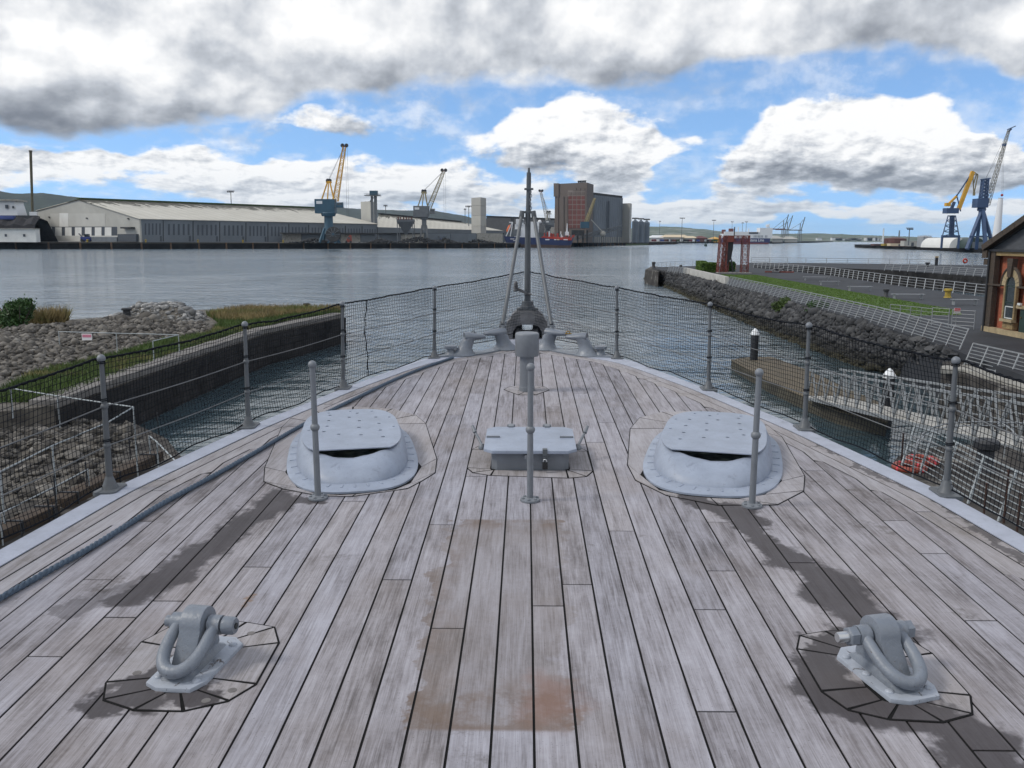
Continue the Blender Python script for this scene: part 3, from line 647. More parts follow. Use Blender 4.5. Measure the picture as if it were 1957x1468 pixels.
# ------------------------------------------------------------------ pad eyes with shackles
def pad_eye(u, v, rz, side, pin_head, label):
    t = thing('pad_eye', label, 'pad eye', M=on_ship(u, v, 0, rz), group='pad eyes with shackles')
    # the lug stands along local y, the pin runs along local x
    pm = MB(); pm.prism([(-.115, -.20), (-.05, -.235), (.10, -.225), (.135, -.15), (.14, .19), (.08, .245), (-.06, .24), (-.125, .17)], -.005, .022); pm.obj('base_plate', 'chipped_paint', t, local=True, bevel=.006)
    for x, y in ((-.085, -.15), (.095, -.16), (.10, .02), (.10, .17), (-.09, .15), (-.09, 0)): MB().ball((x, y, .022), .020, 10, 6, (1, 1, .55)).obj('rivet', 'chipped_paint', t, local=True, smooth=60)
    ft = MB(); rings = []
    for z, hx, hy in ((.018, .080, .19), (.026, .064, .175), (.038, .054, .15), (.055, .048, .12)):
        rings.append([Vector((hx * sx, hy * sy, z)) for sx, sy in ((-1, -.9), (-.7, -1), (.7, -1), (1, -.9), (1, .9), (.7, 1), (-.7, 1), (-1, .9))])
    ft.loft(rings); ft.obj('lug_foot', 'cast_paint', t, local=True, smooth=50)
    # lug: leaning slab with a round head
    out = [(-.115, .045), (.150, .045)]
    cy_, cz_, rr = .055, .178, .080
    for k in range(0, 13):
        a_ = R(-15) + R(200) * k / 12; out.append((cy_ + rr * math.cos(a_), cz_ + rr * math.sin(a_)))
    lm = MB(); lm.poly_plane(out, (-.050, 0, 0), (0, 1, 0), (0, 0, 1), .100); lug = lm.obj('lug', 'cast_paint', t, local=True, bevel=.010)
    pin = MB(); pin.tube([(-.15, cy_, cz_), (.15, cy_, cz_)], .026, 14)
    pin.obj('pin', 'cast_paint', t, local=True, smooth=50)
    # the bow, hanging towards the viewer and resting on the foot
    pts = []; rad = []
    for k in range(25):
        a_ = math.pi * k / 24; x = .104 * math.cos(a_); y = cy_ - .01 - .225 * math.sin(a_) ** .7; z = cz_ + .0 - .112 * math.sin(a_) ** .75
        x *= 1 - .18 * (1 - math.sin(a_)) ; pts.append((x, y, z)); rad.append(.0265 + .003 * math.sin(a_))
    bw = MB(); bw.tube(pts, rad, 14)
    for s_ in (-1, 1): bw.tube([(s_ * .060, cy_, cz_), (s_ * .116, cy_, cz_)], .043, 18)
    bw.obj('shackle_bow', 'cast_paint', t, local=True, smooth=55)
    hd_ = MB(); s_ = pin_head
    if side < 0:
        Mx = Matrix.Rotation(R(90) * s_, 3, 'Y'); hd_.lathe([(.030, 0), (.040, .006), (.040, .05), (.034, .06)], 22, (s_ * .120, cy_, cz_), Mx); o = hd_.obj('pin_head', 'cast_paint', t, local=True, smooth=40)
        MB().lathe([(.014, 0), (.014, .004)], 14, (s_ * .1805, cy_, cz_), Mx).obj('split_pin_hole', 'inside_dark', o, local=True)
    else:
        Mx = Matrix.Rotation(R(90) * s_, 3, 'Y'); hd_.lathe([(.043, 0), (.043, .036), (.036, .040)], 6, (s_ * .120, cy_, cz_), Mx); hd_.obj('nut', 'cast_paint', t, local=True)
        MB().lathe([(.023, .03), (.023, .085), (.020, .09)], 14, (s_ * .120, cy_, cz_), Mx).obj('pin_end', 'steel', t, local=True, smooth=40)
        M2 = Matrix.Rotation(-R(90) * s_, 3, 'Y'); MB().lathe([(.042, 0), (.042, .034), (.036, .038)], 6, (-s_ * .118, cy_, cz_), M2).obj('pin_head', 'cast_paint', t, local=True)
    return t
PL = deck(372, 1272); PR = deck(1690, 1292)
pad_eye(PL.x, PL.y, R(-8), -1, 1, 'grey pad eye and shackle whose round pin head has a hole')
pad_eye(PR.x, PR.y, R(14), 1, -1, 'grey pad eye and shackle with hexagonal nut, amid dark stained planks')
lp = [(200, 1338), (205, 1305), (272, 1228), (325, 1200), (425, 1188), (470, 1191), (523, 1200), (531, 1230), (488, 1308), (435, 1340), (350, 1359), (258, 1357)]
for x, y in ((444, 1321), (394, 1341), (262, 1288), (480, 1212)):
    q = deck(x, y); ship_part(MB().lathe([(.019, .003), (.019, .0056), (.017, .006)], 14, (q.x, q.y, 0)), 'plug', 'plug_wood')
def inset(px, c, k):
    return [tuple(Vector((c.x, c.y)).lerp(deck(*p), k)) for p in px]
frame_pieces(lp, ring_of(PL, .12, .24, angles_to([deck(*p) for p in lp], PL), 3.5), None)
rp = [(1525, 1242), (1530, 1216), (1578, 1208), (1640, 1206), (1742, 1226), (1780, 1250), (1852, 1330), (1856, 1365), (1800, 1380), (1700, 1375), (1622, 1357), (1572, 1322)]
frame_pieces(rp, ring_of(PR, .12, .24, angles_to([deck(*p) for p in rp], PR), 3.5), None)

# ------------------------------------------------------------------ fairleads on the bow, small bitts
def horn(mb, base, tip, h, r0, hook):
    """a cast horn: broad foot, round neck, flat arm reaching over the gap"""
    b, tp = Vector(base), Vector(tip); d = Vector((tp.x - b.x, tp.y - b.y, 0)); L = d.length; d /= L; s_ = Vector((-d.y, d.x, 0))
    stations = [(-.06, 0, 2.1, 1.8), (-.05, .03, 1.6, 1.45), (-.03, .08, 1.15, 1.1), (0, .14, 1.0, 1.0), (.02, .19, 1.0, 1.05), (.05, .225, .95, 1.1)]
    rings = []
    for off, z, ka, kb in stations:
        c = b + d * off + Vector((0, 0, z * h / .28)); rings.append([c + d * (r0 * ka * math.cos(2 * math.pi * k / 16)) + s_ * (r0 * kb * math.sin(2 * math.pi * k / 16)) for k in range(16)])
    mb.loft(rings)
    arm = []
    for t_, hh_, ww in ((-.12, .055, .085), (.1, .062, .095), (.4, .050, .085), (.75, .036, .07), (.97, .026, .055), (1.0, .014, .04)):
        c = b + d * (L * t_) + Vector((0, 0, h - .045 - .012 * t_)); arm.append([c + s_ * (ww * math.cos(2 * math.pi * k / 16)) + Vector((0, 0, hh_ * math.sin(2 * math.pi * k / 16))) for k in range(16)])
    mb.loft(arm)
for side, lb, lb2 in ((-1, 'grey cast fairlead with two horns, the blue rope led past it', 'low grey bitt with square cap at the end of the blue rope'), (1, 'grey cast fairlead with two horns holding a brass shackle', 'low grey bitt with square cap near the brass shackle')):
    t = thing('fairlead', lb, 'fairlead', M=on_ship(side * .55, 12.45), group='fairleads on the bow')
    L = lambda u, v, h=0: (side * u - side * .55, v - 12.45, h)
    bp = MB(); bp.prism([L(u, v)[:2] for u, v in ((.28, 13.0), (.42, 13.02), (.62, 12.66), (1.0, 12.42), (1.32, 12.30), (1.30, 12.1), (1.0, 12.14), (.62, 12.36), (.36, 12.7))], .002, .022); bp.obj('base_plate', 'cast_paint', t, local=True, bevel=.006)
    mb = MB(); horn(mb, L(.34, 12.85, .01), L(.60, 12.72), .30, .10, 1); mb.obj('horn', 'cast_paint', t, local=True, smooth=55)
    mb = MB(); horn(mb, L(.83, 12.34, .01), L(.57, 12.42), .30, .095, 1); mb.obj('horn', 'cast_paint', t, local=True, smooth=55)
    mb = MB(); mb.lathe([(.10, .02), (.112, .028), (.112, .045), (.10, .05)], 18, L(.83, 12.34)); mb.obj('collar', 'cast_paint', t, local=True, smooth=40)
    x, y, z = L(.60 if side > 0 else .74, 12.42, .29)
    sh = MB(); sh.tube([(x + .025 * math.cos(a_), y, z - .0 + .02 + .022 * math.sin(a_)) for a_ in np.linspace(-.6, math.pi + .6, 10)], .007, 8); sh.tube([(x - .04, y, z + .005), (x + .05, y, z + .008)], .008, 8); sh.obj('small_shackle', 'brass' if side > 0 else 'dark_grey_paint', t, local=True, smooth=60)
    q = (side * 1.05, 12.28); t2 = thing('small_bitt', lb2, 'bitt', M=on_ship(q[0], q[1], .02), group='small bitts by the fairleads')
    MB().lathe([(.085, -.01), (.075, .015), (.052, .04), (.050, .085)], 18).obj('post', 'cast_paint', t2, local=True, smooth=50)
    MB().prism(cham_poly(.085, .075, .025), .083, .125).obj('cap', 'cast_paint', t2, local=True, bevel=.010)

# bow roller and jackstaff
t = thing('bow_roller', 'dark iron arched bow roller housing under the jackstaff', 'roller', M=on_ship(.03, 14.05))
a_out = [(-.36, 0), (-.37, .16), (-.33, .27), (-.27, .33), (-.24, .40), (-.17, .455), (.17, .455), (.24, .40), (.27, .33), (.33, .27), (.37, .16), (.36, 0)]
a_in = [(.23, 0), (.23, .12), (.17, .21), (.08, .235), (-.08, .235), (-.17, .21), (-.23, .12), (-.23, 0)]
MB().poly_plane(a_out + a_in, (0, .17, 0), (1, 0, 0), (0, 0, 1), .34).obj('housing', 'roller_iron', t, local=True, bevel=.012)
for s_ in (-1, 1):
    mb = MB(); mb.poly_plane([(s_ * .085, 0), (s_ * .23, 0), (s_ * .23, .14), (s_ * .17, .205), (s_ * .085, .23)], (0, .08, 0), (1, 0, 0), (0, 0, 1), .05); mb.obj('cheek', 'inside_dark', t, local=True)
mb = MB(); mb.lathe([(.07, -.20), (.10, -.17), (.06, -.05), (.06, .05), (.10, .17), (.07, .20)], 20, (0, 0, .075), Matrix.Rotation(R(90), 3, 'Y')); mb.obj('roller', 'roller_iron', t, local=True, smooth=50)
for x in (-.24, .24): MB().tube([(x, -.19, .30), (x, -.165, .30)], .022, 8).obj('bolt', 'roller_iron', t, local=True)
t = thing('jackstaff', 'grey iron jackstaff on two slanting stays with hanging chain', 'jackstaff', M=on_ship(.03, 14.02, .46))
MB().prism(cham_poly(.17, .10, .03), -.01, .03).obj('step_plate', 'dark_grey_paint', t, local=True, bevel=.005)
MB().lathe([(.115, .02), (.115, .06), (.095, .07), (.09, .13), (.075, .14)], 8).obj('socket', 'dark_grey_paint', t, local=True)
zt = 1.52
MB().tube([(0, 0, .1), (0, 0, .7), (.003, 0, zt + .02)], [.052, .047, .042], 18).obj('lower_mast', 'dark_grey_paint', t, local=True, smooth=50)
MB().tube([(.005, 0, zt), (.012, 0, zt + .34), (.014, 0, zt + .46), (.015, 0, zt + .60)], [.036, .035, .037, .034], 16).obj('upper_mast', 'dark_grey_paint', t, local=True, smooth=50)
MB().tube([(.014, 0, zt + .58), (.015, 0, zt + .62), (.015, 0, zt + .67)], [.020, .020, .014], 12).obj('truck', 'dark_grey_paint', t, local=True, smooth=50)
mb = MB(); mb.box((0, 0, zt), (.20, .09, .035)); 
for s_ in (-1, 1): mb.tube([(s_ * .085, -.03, zt + .02), (s_ * .10, -.035, zt - .09)], [.036, .042], 12)
mb.obj('collar', 'dark_grey_paint', t, local=True, bevel=.006)
mb = MB(); mb.box((.012, 0, zt + .35), (.10, .09, .03)); mb.tube([(-.055, -.02, zt + .35), (.085, -.02, zt + .35)], .017, 10); mb.obj('upper_collar', 'dark_grey_paint', t, local=True, bevel=.004)
for i in range(11):
    z = zt + .31 - i * .031; ph = R(90) * (i % 2); l = [( .042 + .006 * math.sin(i) + .012 * math.cos(a_) * math.cos(ph), -.035 + .012 * math.cos(a_) * math.sin(ph), z + .022 * math.sin(a_)) for a_ in np.linspace(0, 2 * math.pi, 11)[:-1]]
    MB().tube(l, .0055, 6, closed=True).obj('chain_link', 'grey_paint', t, local=True, smooth=60)
for s_ in (-1, 1):
    foot = SHIP.inverted() @ (SHIP @ Vector((s_ * .355 + .02, 12.86, .30))); f_ = Vector((foot.x - .03, foot.y - 14.02, foot.z - .46))
    topp = Vector((s_ * .095, -.03, zt - .05))
    st = MB(); st.tube([f_ + Vector((0, 0, .07)), topp], [.031, .027], 14); so_ = st.obj('stay', 'stanchion_paint', t, local=True, smooth=50)
    fk = MB()
    for q in (-1, 1): fk.beam(f_ + Vector((q * .03, 0, .0)), f_ + Vector((q * .03 - s_ * .01, .02, .11)), .016, .055)
    fk.tube([f_ + Vector((-.055, 0, .05)), f_ + Vector((.055, 0, .05))], .019, 12); fk.ball(f_ + Vector((0, 0, .015)), .035, 12, 8); fk.obj('fork', 'grey_paint', so_, local=True, smooth=45)
lb = MB(); lb.beam((-.02, -.04, .27), (-.16, -.08, .33), .03, .045); lb.tube([(-.05, -.045, .25), (.06, -.045, .25)], .02, 8); lb.obj('lantern_bracket', 'roller_iron', t, local=True)
MB().lathe([(.022, -.075), (.036, -.06), (.030, -.02), (.036, 0), (.030, .03), (.034, .06), (.018, .085)], 14, (-.185, -.085, .37)).obj('lantern', 'roller_iron', t, local=True, smooth=50)

# ------------------------------------------------------------------ rope along the port side
rp_px = [(866, 683), (846, 690), (800, 706), (750, 727), (690, 756), (620, 790), (560, 822), (500, 857), (410, 908), (300, 968), (180, 1042), (80, 1098), (0, 1143), (-140, 1225)]
ctrl = [deck(x, y, .022) for x, y in rp_px]; pts = []
for i in range(len(ctrl) - 1):
    for t_ in np.linspace(0, 1, 14, endpoint=False):
        p0, p1, p2, p3 = ctrl[max(0, i - 1)], ctrl[i], ctrl[i + 1], ctrl[min(len(ctrl) - 1, i + 2)]
        q = .5 * ((2 * p1) + (p2 - p0) * t_ + (2 * p0 - 5 * p1 + 4 * p2 - p3) * t_ * t_ + (3 * p1 - p0 - 3 * p2 + p3) * t_ ** 3); pts.append(Vector((q.x, q.y, .023)))
t = thing('rope', 'blue grey laid mooring rope lying along the deck', 'rope', M=on_ship(pts[60].x, pts[60].y))
arc = 0; strands = [[], [], []]
for i, p in enumerate(pts):
    if i: arc += (p - pts[i - 1]).length
    tn = (pts[min(i + 1, len(pts) - 1)] - pts[max(i - 1, 0)]).normalized(); sd_ = Vector((tn.y, -tn.x, 0))
for s_ in range(3):
    fine = []; arc = 0
    for i in range(len(pts) - 1):
        a_, b_ = pts[i], pts[i + 1]; L = (b_ - a_).length; n = max(1, int(L / .016))
        tn = (b_ - a_).normalized(); sdv = Vector((tn.y, -tn.x, 0))
        for j in range(n):
            p = a_.lerp(b_, j / n); ph = (arc + L * j / n) / .13 * 2 * math.pi + s_ * 2 * math.pi / 3
            fine.append(SHIP @ (p + sdv * (.0085 * math.cos(ph)) + Vector((0, 0, .0085 * math.sin(ph) - .002))))
        arc += L
    MB().tube(fine, .0115, 6).obj('strand', 'rope_blue', t, smooth=70)

# ------------------------------------------------------------------ rail stanchions, wires and netting
NET_R = .0023
ST_V = [4.2, 6.15, 8.08, 9.93, 12.1]
def rail_pt(side, v, inset=.005):
    return side * (lerp_tab(EDGE, v) - inset) if v < 12.11 else side * (lerp_tab(EDGE, 12.1) - inset)
lab_st = {4.2: 'grey rail stanchion nearest to the foot of the foredeck', 6.15: 'first', 8.08: 'second', 9.93: 'third', 12.1: 'fourth'}
wherest = {(-1, 4.2): 'grey netting stanchion abreast of the hole pinned shackle', (-1, 6.15): 'grey netting stanchion with rope coloured deck edge beside the rubble bank', (-1, 8.08): 'grey netting stanchion standing before the stone dock wall', (-1, 9.93): 'grey netting stanchion seen against the outer end of the dock wall', (-1, 12.1): 'grey netting stanchion beside the small bitt where the blue rope ends',
           (1, 4.2): 'grey netting stanchion abreast of the shackle with the nut', (1, 6.15): 'grey netting stanchion beside the jetty with the orange lifebuoys', (1, 8.08): 'grey netting stanchion in front of the pontoon gangway', (1, 9.93): 'grey netting stanchion in front of open water before the pontoon pile', (1, 12.1): 'grey netting stanchion beside the fairlead with the brass shackle'}
for side in (-1, 1):
    for v in ST_V:
        u = rail_pt(side, v); lean = -.022 * side
        t = thing('rail_stanchion', wherest[(side, v)], 'stanchion', M=on_ship(u, v, .004, 0), group='netting stanchions along the deck edge')
        ax = Vector((lean, 0, 1))
        P = lambda z: Vector((lean * z, 0, z))
        MB().prism(cham_poly(.085, .12, .03), -.02, .014).obj('foot_plate', 'stanchion_paint', t, local=True, bevel=.004)
        MB().tube([P(.0), P(.04), P(.10)], [.070, .048, .026], 12).obj('foot', 'stanchion_paint', t, local=True, smooth=45)
        MB().tube([P(.05), P(.5), P(.94)], [.024, .020, .016], 14).obj('shaft', 'stanchion_paint', t, local=True, smooth=45)
        for z in (.33, .62): MB().ball(P(z), .027, 14, 8).obj('wire_boss', 'stanchion_paint', t, local=True, smooth=60)
        hd_ = MB(); hd_.ball(P(.968), .030, 16, 10); hd_.obj('head', 'grey_paint', t, local=True, smooth=60)
    # the netting: one surface hung from the top rope to the deck edge
    path = [(rail_pt(side, v) + side * .035, v) for v in (2.3,)] + [(rail_pt(side, v) + side * .035, v) for v in ST_V] + [(.05 * side + .03, 13.92)]
    seglen = [math.dist(path[i], path[i + 1]) for i in range(len(path) - 1)]; tot = sum(seglen); cum = [0]
    for L in seglen: cum.append(cum[-1] + L)
    def along(s):
        s = min(max(s, 0), tot - 1e-6); i = next(k for k in range(len(seglen)) if s < cum[k + 1]); f = (s - cum[i]) / seglen[i]
        a_, b_ = path[i], path[i + 1]; return a_[0] + (b_[0] - a_[0]) * f, a_[1] + (b_[1] - a_[1]) * f, f, i
    def netp(s, h):
        u, v, f, i = along(s); sag = math.sin(math.pi * f)
        top = .965 + (.10 * f if i == len(seglen) - 1 else 0) - .030 * sag * (1 if i < 4 else .3)
        bot = .03 + .012 * math.sin(s * 5.3) + (.10 * f if i == len(seglen) - 1 else 0)
        z = bot + (top - bot) * h; wob = mnoise.noise(Vector((s * 1.4, h * 2.2, 3 + side))) ; wob2 = mnoise.noise(Vector((s * 3.5, h * 5, 9 + side)))
        bel = math.sin(math.pi * h) * .03
        return Vector((u + side * (bel + wob * .035), v + wob2 * .012, z + wob * .018 * math.sin(math.pi * h) + wob2 * .010))
    netw = 'safety net over the rubble bank side' if side < 0 else 'safety net over the pontoon side'
    t = thing('safety_net', 'black knotted ' + netw + ' of the foredeck', 'net', M=SHIP.copy() @ Matrix.Translation((path[2][0], path[2][1], 0)), group='safety nets along the deck edge')
    nm = MB(); CELL = .041; NR = 23; NC = int(tot / CELL)
    for r_ in range(1, NR):
        nm.tube([SHIP @ netp(tot * i / (NC // 2), r_ / NR) for i in range(NC // 2 + 1)], NET_R, 3, caps=False)
    for c in range(NC + 1):
        nm.tube([SHIP @ netp(tot * c / NC + .004 * math.sin(k * 1.3 + c * .13), k / 9) for k in range(10)], NET_R, 3, caps=False)
    tag(nm.obj('meshes', 'net_cord', t), kind='stuff')
    for nm_, h_, rr in (('head_rope', 1.0, .0075), ('foot_rope', 0.0, .006)): 
        pp = [SHIP @ netp(tot * i / 300, h_) for i in range(301)]
        if h_ == 1.0:
            MB().tube(pp, rr, 6).obj(nm_, 'net_cord', t, smooth=60)
            lac = []
            for i in range(900):
                s_ = tot * i / 900; p = netp(s_, 1.0); a_ = i * .9; lac.append(SHIP @ (p + Vector((.011 * math.cos(a_), 0, .011 * math.sin(a_)))))
            MB().tube(lac, .003, 3, caps=False).obj('lacing', 'net_cord', t)
        else: MB().tube(pp, rr, 5).obj(nm_, 'net_cord', t, smooth=60)
    for v in ST_V:                                        # the net is lashed to every stanchion
        for zz in (.36, .66, .93):
            c_ = SHIP @ Vector((rail_pt(side, v) - .022 * side * zz, v, zz)); ax_ = SHIP.to_3x3()
            MB().tube([c_ + ax_ @ Vector((.027 * math.cos(a_), .027 * math.sin(a_), .012 * a_ / 6.28)) for a_ in np.linspace(0, 12.5, 22)], .0035, 5).obj('lashing', 'net_cord', t)
    if side < 0:
        s_ = cum[4] + .62; MB().tube([SHIP @ (netp(s_ + .012 * math.sin(k * 1.9), k / 16) + Vector((.012, 0, 0))) for k in range(17)], .0065, 5).obj('seam_cord', 'net_cord', t, smooth=60)
        for k in range(6): MB().ball(SHIP @ (netp(s_, .1 + k * .16) + Vector((.012, 0, 0))), .012, 6, 4).obj('knot', 'net_cord', t)
    for zz in (.33, .62):
        wp = [Vector((p[0] - side * .035, p[1], zz)) for p in path[:-1]] + [Vector((.03, 13.96, zz + .1))]
        dense = []
        for i in range(len(wp) - 1):
            for f in np.linspace(0, 1, 8, endpoint=False): q = wp[i].lerp(wp[i + 1], f); q.z -= .012 * math.sin(math.pi * f); dense.append(SHIP @ q)
        dense.append(SHIP @ wp[-1])
        tw = thing('guard_wire', ('upper' if zz > .5 else 'lower') + ' steel guard wire behind the ' + netw, 'wire', M=SHIP @ Matrix.Translation(wp[1]), group='guard wires of the deck rail')
        MB().tube(dense, .0045, 6).obj('wire', 'wire', tw, smooth=60)
# ================================================================== water and land
def water_mat():
    m = D.materials.new('water'); m.use_nodes = True; nt = m.node_tree; g = G(nt); b = nt.nodes['Principled BSDF']
    co = g.n('ShaderNodeTexCoord').outputs['Object']
    big = g.noise(co, .02, 4, .6, .5)
    c = g.ramp(big, [(.3, (.100, .140, .172)), (.7, (.130, .172, .205))]); c = g.mix(g.step(g.sep(co)[1], 50.0, 110.0), (.050, .080, .095), c); nt.links.new(c, b.inputs['Base Color'])  # weaker sky reflection inside the dock put into a darker base colour
    b.inputs['IOR'].default_value = 1.33; b.inputs['Specular IOR Level'].default_value = .8
    v1 = g.vm('MULTIPLY', co, (.75, 1.3, 1)); n1 = g.noise(v1, .85, 5, .5, .5)
    n2 = g.noise(g.vm('MULTIPLY', co, (.5, 1.0, 1)), .22, 4, .6, .4); n3 = g.noise(co, .012, 3, .6, .5)
    amp = g.m('MULTIPLY', g.m('ADD', .55, g.m('MULTIPLY', g.step(n3, .38, .62), .7)), g.m('ADD', .42, g.m('MULTIPLY', g.step(g.sep(co)[1], 55.0, 130.0), 1.1)))
    h = g.m('MULTIPLY', g.m('ADD', g.m('MULTIPLY', n1, .55), g.m('MULTIPLY', n2, 2.3)), amp)
    bn = g.n('ShaderNodeBump', {'Strength': .8, 'Distance': .55, 'Height': h}); nt.links.new(bn.outputs[0], b.inputs['Normal'])
    b.inputs['Roughness'].default_value = .10
    MATS['water'] = m
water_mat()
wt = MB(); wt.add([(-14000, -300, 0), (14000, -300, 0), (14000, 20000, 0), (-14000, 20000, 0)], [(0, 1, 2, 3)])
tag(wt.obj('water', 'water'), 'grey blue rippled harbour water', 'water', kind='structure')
mat('seabed', (.02, .025, .02), .9)
tag(MB().add([(-200, -60, -4), (200, -60, -4), (200, 300, -4), (-200, 300, -4)], [(0, 1, 2, 3)]).obj('seabed', 'seabed'), 'dark mud below the harbour water', 'seabed', kind='structure')

mat('ground_rubble', (.105, .095, .08), .95, var=.4, scale=2.5, bump=.8, col2=(.06, .055, .05))
mat('asphalt', (.034, .037, .043), .8, spec=.3, var=.3, scale=.35, bump=.15, bscale=30, col2=(.021, .023, .027))
mat('lawn', (.05, .092, .018), .9, var=.35, scale=1.5, bump=.3, bscale=20, col2=(.10, .14, .03))
mat('concrete', (.30, .29, .26), .85, var=.25, scale=1.5, bump=.3, col2=(.19, .18, .155))
mat('concrete_light', (.42, .41, .38), .85, var=.18, scale=1.2, bump=.2, col2=(.30, .29, .26))
mat('concrete_dirty', (.052, .048, .044), .9, spec=.2, var=.5, scale=1.3, bump=.6, col2=(.24, .23, .21))
mat('grass_blade', (.06, .098, .02), .8, var=.4, scale=.6, col2=(.19, .17, .065))
mat('dry_grass', (.22, .17, .075), .85, var=.35, scale=.5, col2=(.10, .13, .03))
mat('leaf', (.035, .085, .018), .6, var=.5, scale=1.2)
mat('leaf_hedge', (.075, .14, .014), .6, var=.35, scale=2)
mat('bark', (.06, .05, .04), .9, bump=.5)
mat('galv', (.27, .285, .295), .5, metal=.3, var=.15, scale=4)
mat('white_pipe', (.30, .33, .345), .5, var=.2, scale=3)
mat('timber_brown', (.048, .032, .02), .8, var=.4, scale=2, bump=.5, stretch=(1, 1, 6))
mat('timber_dark', (.025, .022, .018), .8, var=.4, scale=2, bump=.5)
mat('pontoon_top', (.105, .085, .055), .85, var=.3, scale=1.2, bump=.3, col2=(.10, .085, .055))
mat('pontoon_side', (.055, .05, .035), .8, var=.4, scale=1)
mat('white_cap', (.75, .77, .78), .4, var=.05)
mat('orange', (.25, .05, .03), .5, var=.15)
mat('sign_red', (.62, .05, .07), .5, var=.05); mat('sign_white', (.78, .76, .76), .5, var=.05); mat('sign_pink', (.62, .22, .30), .5, var=.1)
mat('yellow_paint', (.32, .23, .03), .6, var=.3, scale=3, col2=(.12, .09, .05))
mat('rust_red', (.165, .042, .032), .75, var=.35, scale=1.5, col2=(.10, .03, .025))
mat('pile_rust', (.045, .022, .016), .8, var=.3)
mat('black_steel', (.022, .024, .028), .55, var=.3, scale=1)
def rock_mat(name, lo, mid, hi, wet=False, vs=1.6, blend=1.0):
    m = D.materials.new(name); m.use_nodes = True; nt = m.node_tree; g = G(nt); b = nt.nodes['Principled BSDF']
    gp = g.n('ShaderNodeNewGeometry').outputs['Position']; rnd = g.n('ShaderNodeNewGeometry').outputs['Random Per Island']; oi = g.n('ShaderNodeObjectInfo').outputs['Random']
    r_ = g.m('FRACT', g.m('ADD', rnd, oi)); n = g.noise(gp, vs * 3, 6, .65, .3)
    f = g.m('ADD', g.m('MULTIPLY', r_, .6), g.m('MULTIPLY', n, .4)); c = g.ramp(f, [(.12, lo), (.5, mid), (.85, hi)])
    region = g.noise(gp, .12, 4, .6); c = g.mix(g.m('MULTIPLY', g.step(region, .45, .62), .35), c, tuple(x * .5 for x in mid))
    if wet:
        z = g.sep(gp)[2]; zz = g.m('ADD', z, g.m('MULTIPLY', g.m('SUBTRACT', g.noise(gp, .5, 4), .5), .7)); c = g.mix(g.step(zz, 1.25, .75), c, (.014, .014, .012))
        moss = g.m('MULTIPLY', g.step(zz, .55, .25), .6); c = g.mix(moss, c, (.04, .035, .012))
    nt.links.new(c, b.inputs['Base Color']); b.inputs['Roughness'].default_value = .85
    bn = g.n('ShaderNodeBump', {'Strength': .6, 'Distance': .05, 'Height': n}); nt.links.new(bn.outputs[0], b.inputs['Normal']); MATS[name] = m
rock_mat('rock_dark', (.020, .021, .023), (.042, .043, .046), (.105, .105, .105), wet=True)
rock_mat('stone_rubble', (.038, .034, .029), (.085, .077, .066), (.25, .232, .205))
rock_mat('stone_pale', (.10, .10, .10), (.20, .20, .195), (.48, .47, .45))

def ico(sub):
    bm = bmesh.new(); bmesh.ops.create_icosphere(bm, subdivisions=sub, radius=1); v = np.array([x.co[:] for x in bm.verts]); f = np.array([[q.index for q in p.verts] for p in bm.faces]); bm.free(); return v, f
ICO1, ICO2 = ico(1), ico(2)
def stone_shape(base, seed, k=.25, flat=.7):
    if k > .4:
        r_ = np.random.default_rng(seed); v = base[0].copy(); d = r_.normal(size=(10, 3)); d /= np.linalg.norm(d, axis=1)[:, None]
        for q in d: s_ = v @ q; v -= np.outer(np.maximum(s_ - r_.uniform(.35, .6), 0), q)
        return v * 1.35 * np.array([1.15, r_.uniform(.6, .95), r_.uniform(.5, .8)])
    r_ = np.random.default_rng(seed); v = base[0].copy(); d = r_.normal(size=(4, 3)); d /= np.linalg.norm(d, axis=1)[:, None]
    for q in d: s_ = v @ q; v -= np.outer(np.maximum(s_ - .55, 0) * .9, q)
    v *= 1 + k * (r_.random((len(v), 1)) - .5); v *= np.array([1, r_.uniform(.65, .95), r_.uniform(.5, .8) * flat / .7]); return v
def rot_rand(r_, n):
    q = r_.normal(size=(n, 4)); q /= np.linalg.norm(q, axis=1)[:, None]; w_, x, y, z = q.T
    return np.stack([np.stack([1 - 2 * (y * y + z * z), 2 * (x * y - z * w_), 2 * (x * z + y * w_)], -1), np.stack([2 * (x * y + z * w_), 1 - 2 * (x * x + z * z), 2 * (y * z - x * w_)], -1), np.stack([2 * (x * z - y * w_), 2 * (y * z + x * w_), 1 - 2 * (x * x + y * y)], -1)], 1)
def big_mesh(name, V, Fc, mt, parent=None, smooth=False):
    me = D.meshes.new(name); me.vertices.add(len(V)); me.vertices.foreach_set('co', V.astype(np.float32).ravel())
    k = Fc.shape[1]; me.loops.add(Fc.size); me.loops.foreach_set('vertex_index', Fc.astype(np.int32).ravel()); me.polygons.add(len(Fc)); me.polygons.foreach_set('loop_start', np.arange(0, Fc.size, k, dtype=np.int32)); me.polygons.foreach_set('loop_total', np.full(len(Fc), k, np.int32))
    me.update(calc_edges=True); me.validate()
    if smooth: me.polygons.foreach_set('use_smooth', [True] * len(Fc))
    me.materials.append(MATS[mt]); o = D.objects.new(name, me); COL.objects.link(o)
    if parent is not None:
        o.parent = parent; Mi = MW[parent.as_pointer()].inverted(); co = np.empty(len(me.vertices) * 3, np.float32); me.vertices.foreach_get('co', co); co = co.reshape(-1, 3); T = np.array(Mi); me.vertices.foreach_set('co', (co @ T[:3, :3].T + T[:3, 3]).astype(np.float32).ravel()); me.update()
    return o
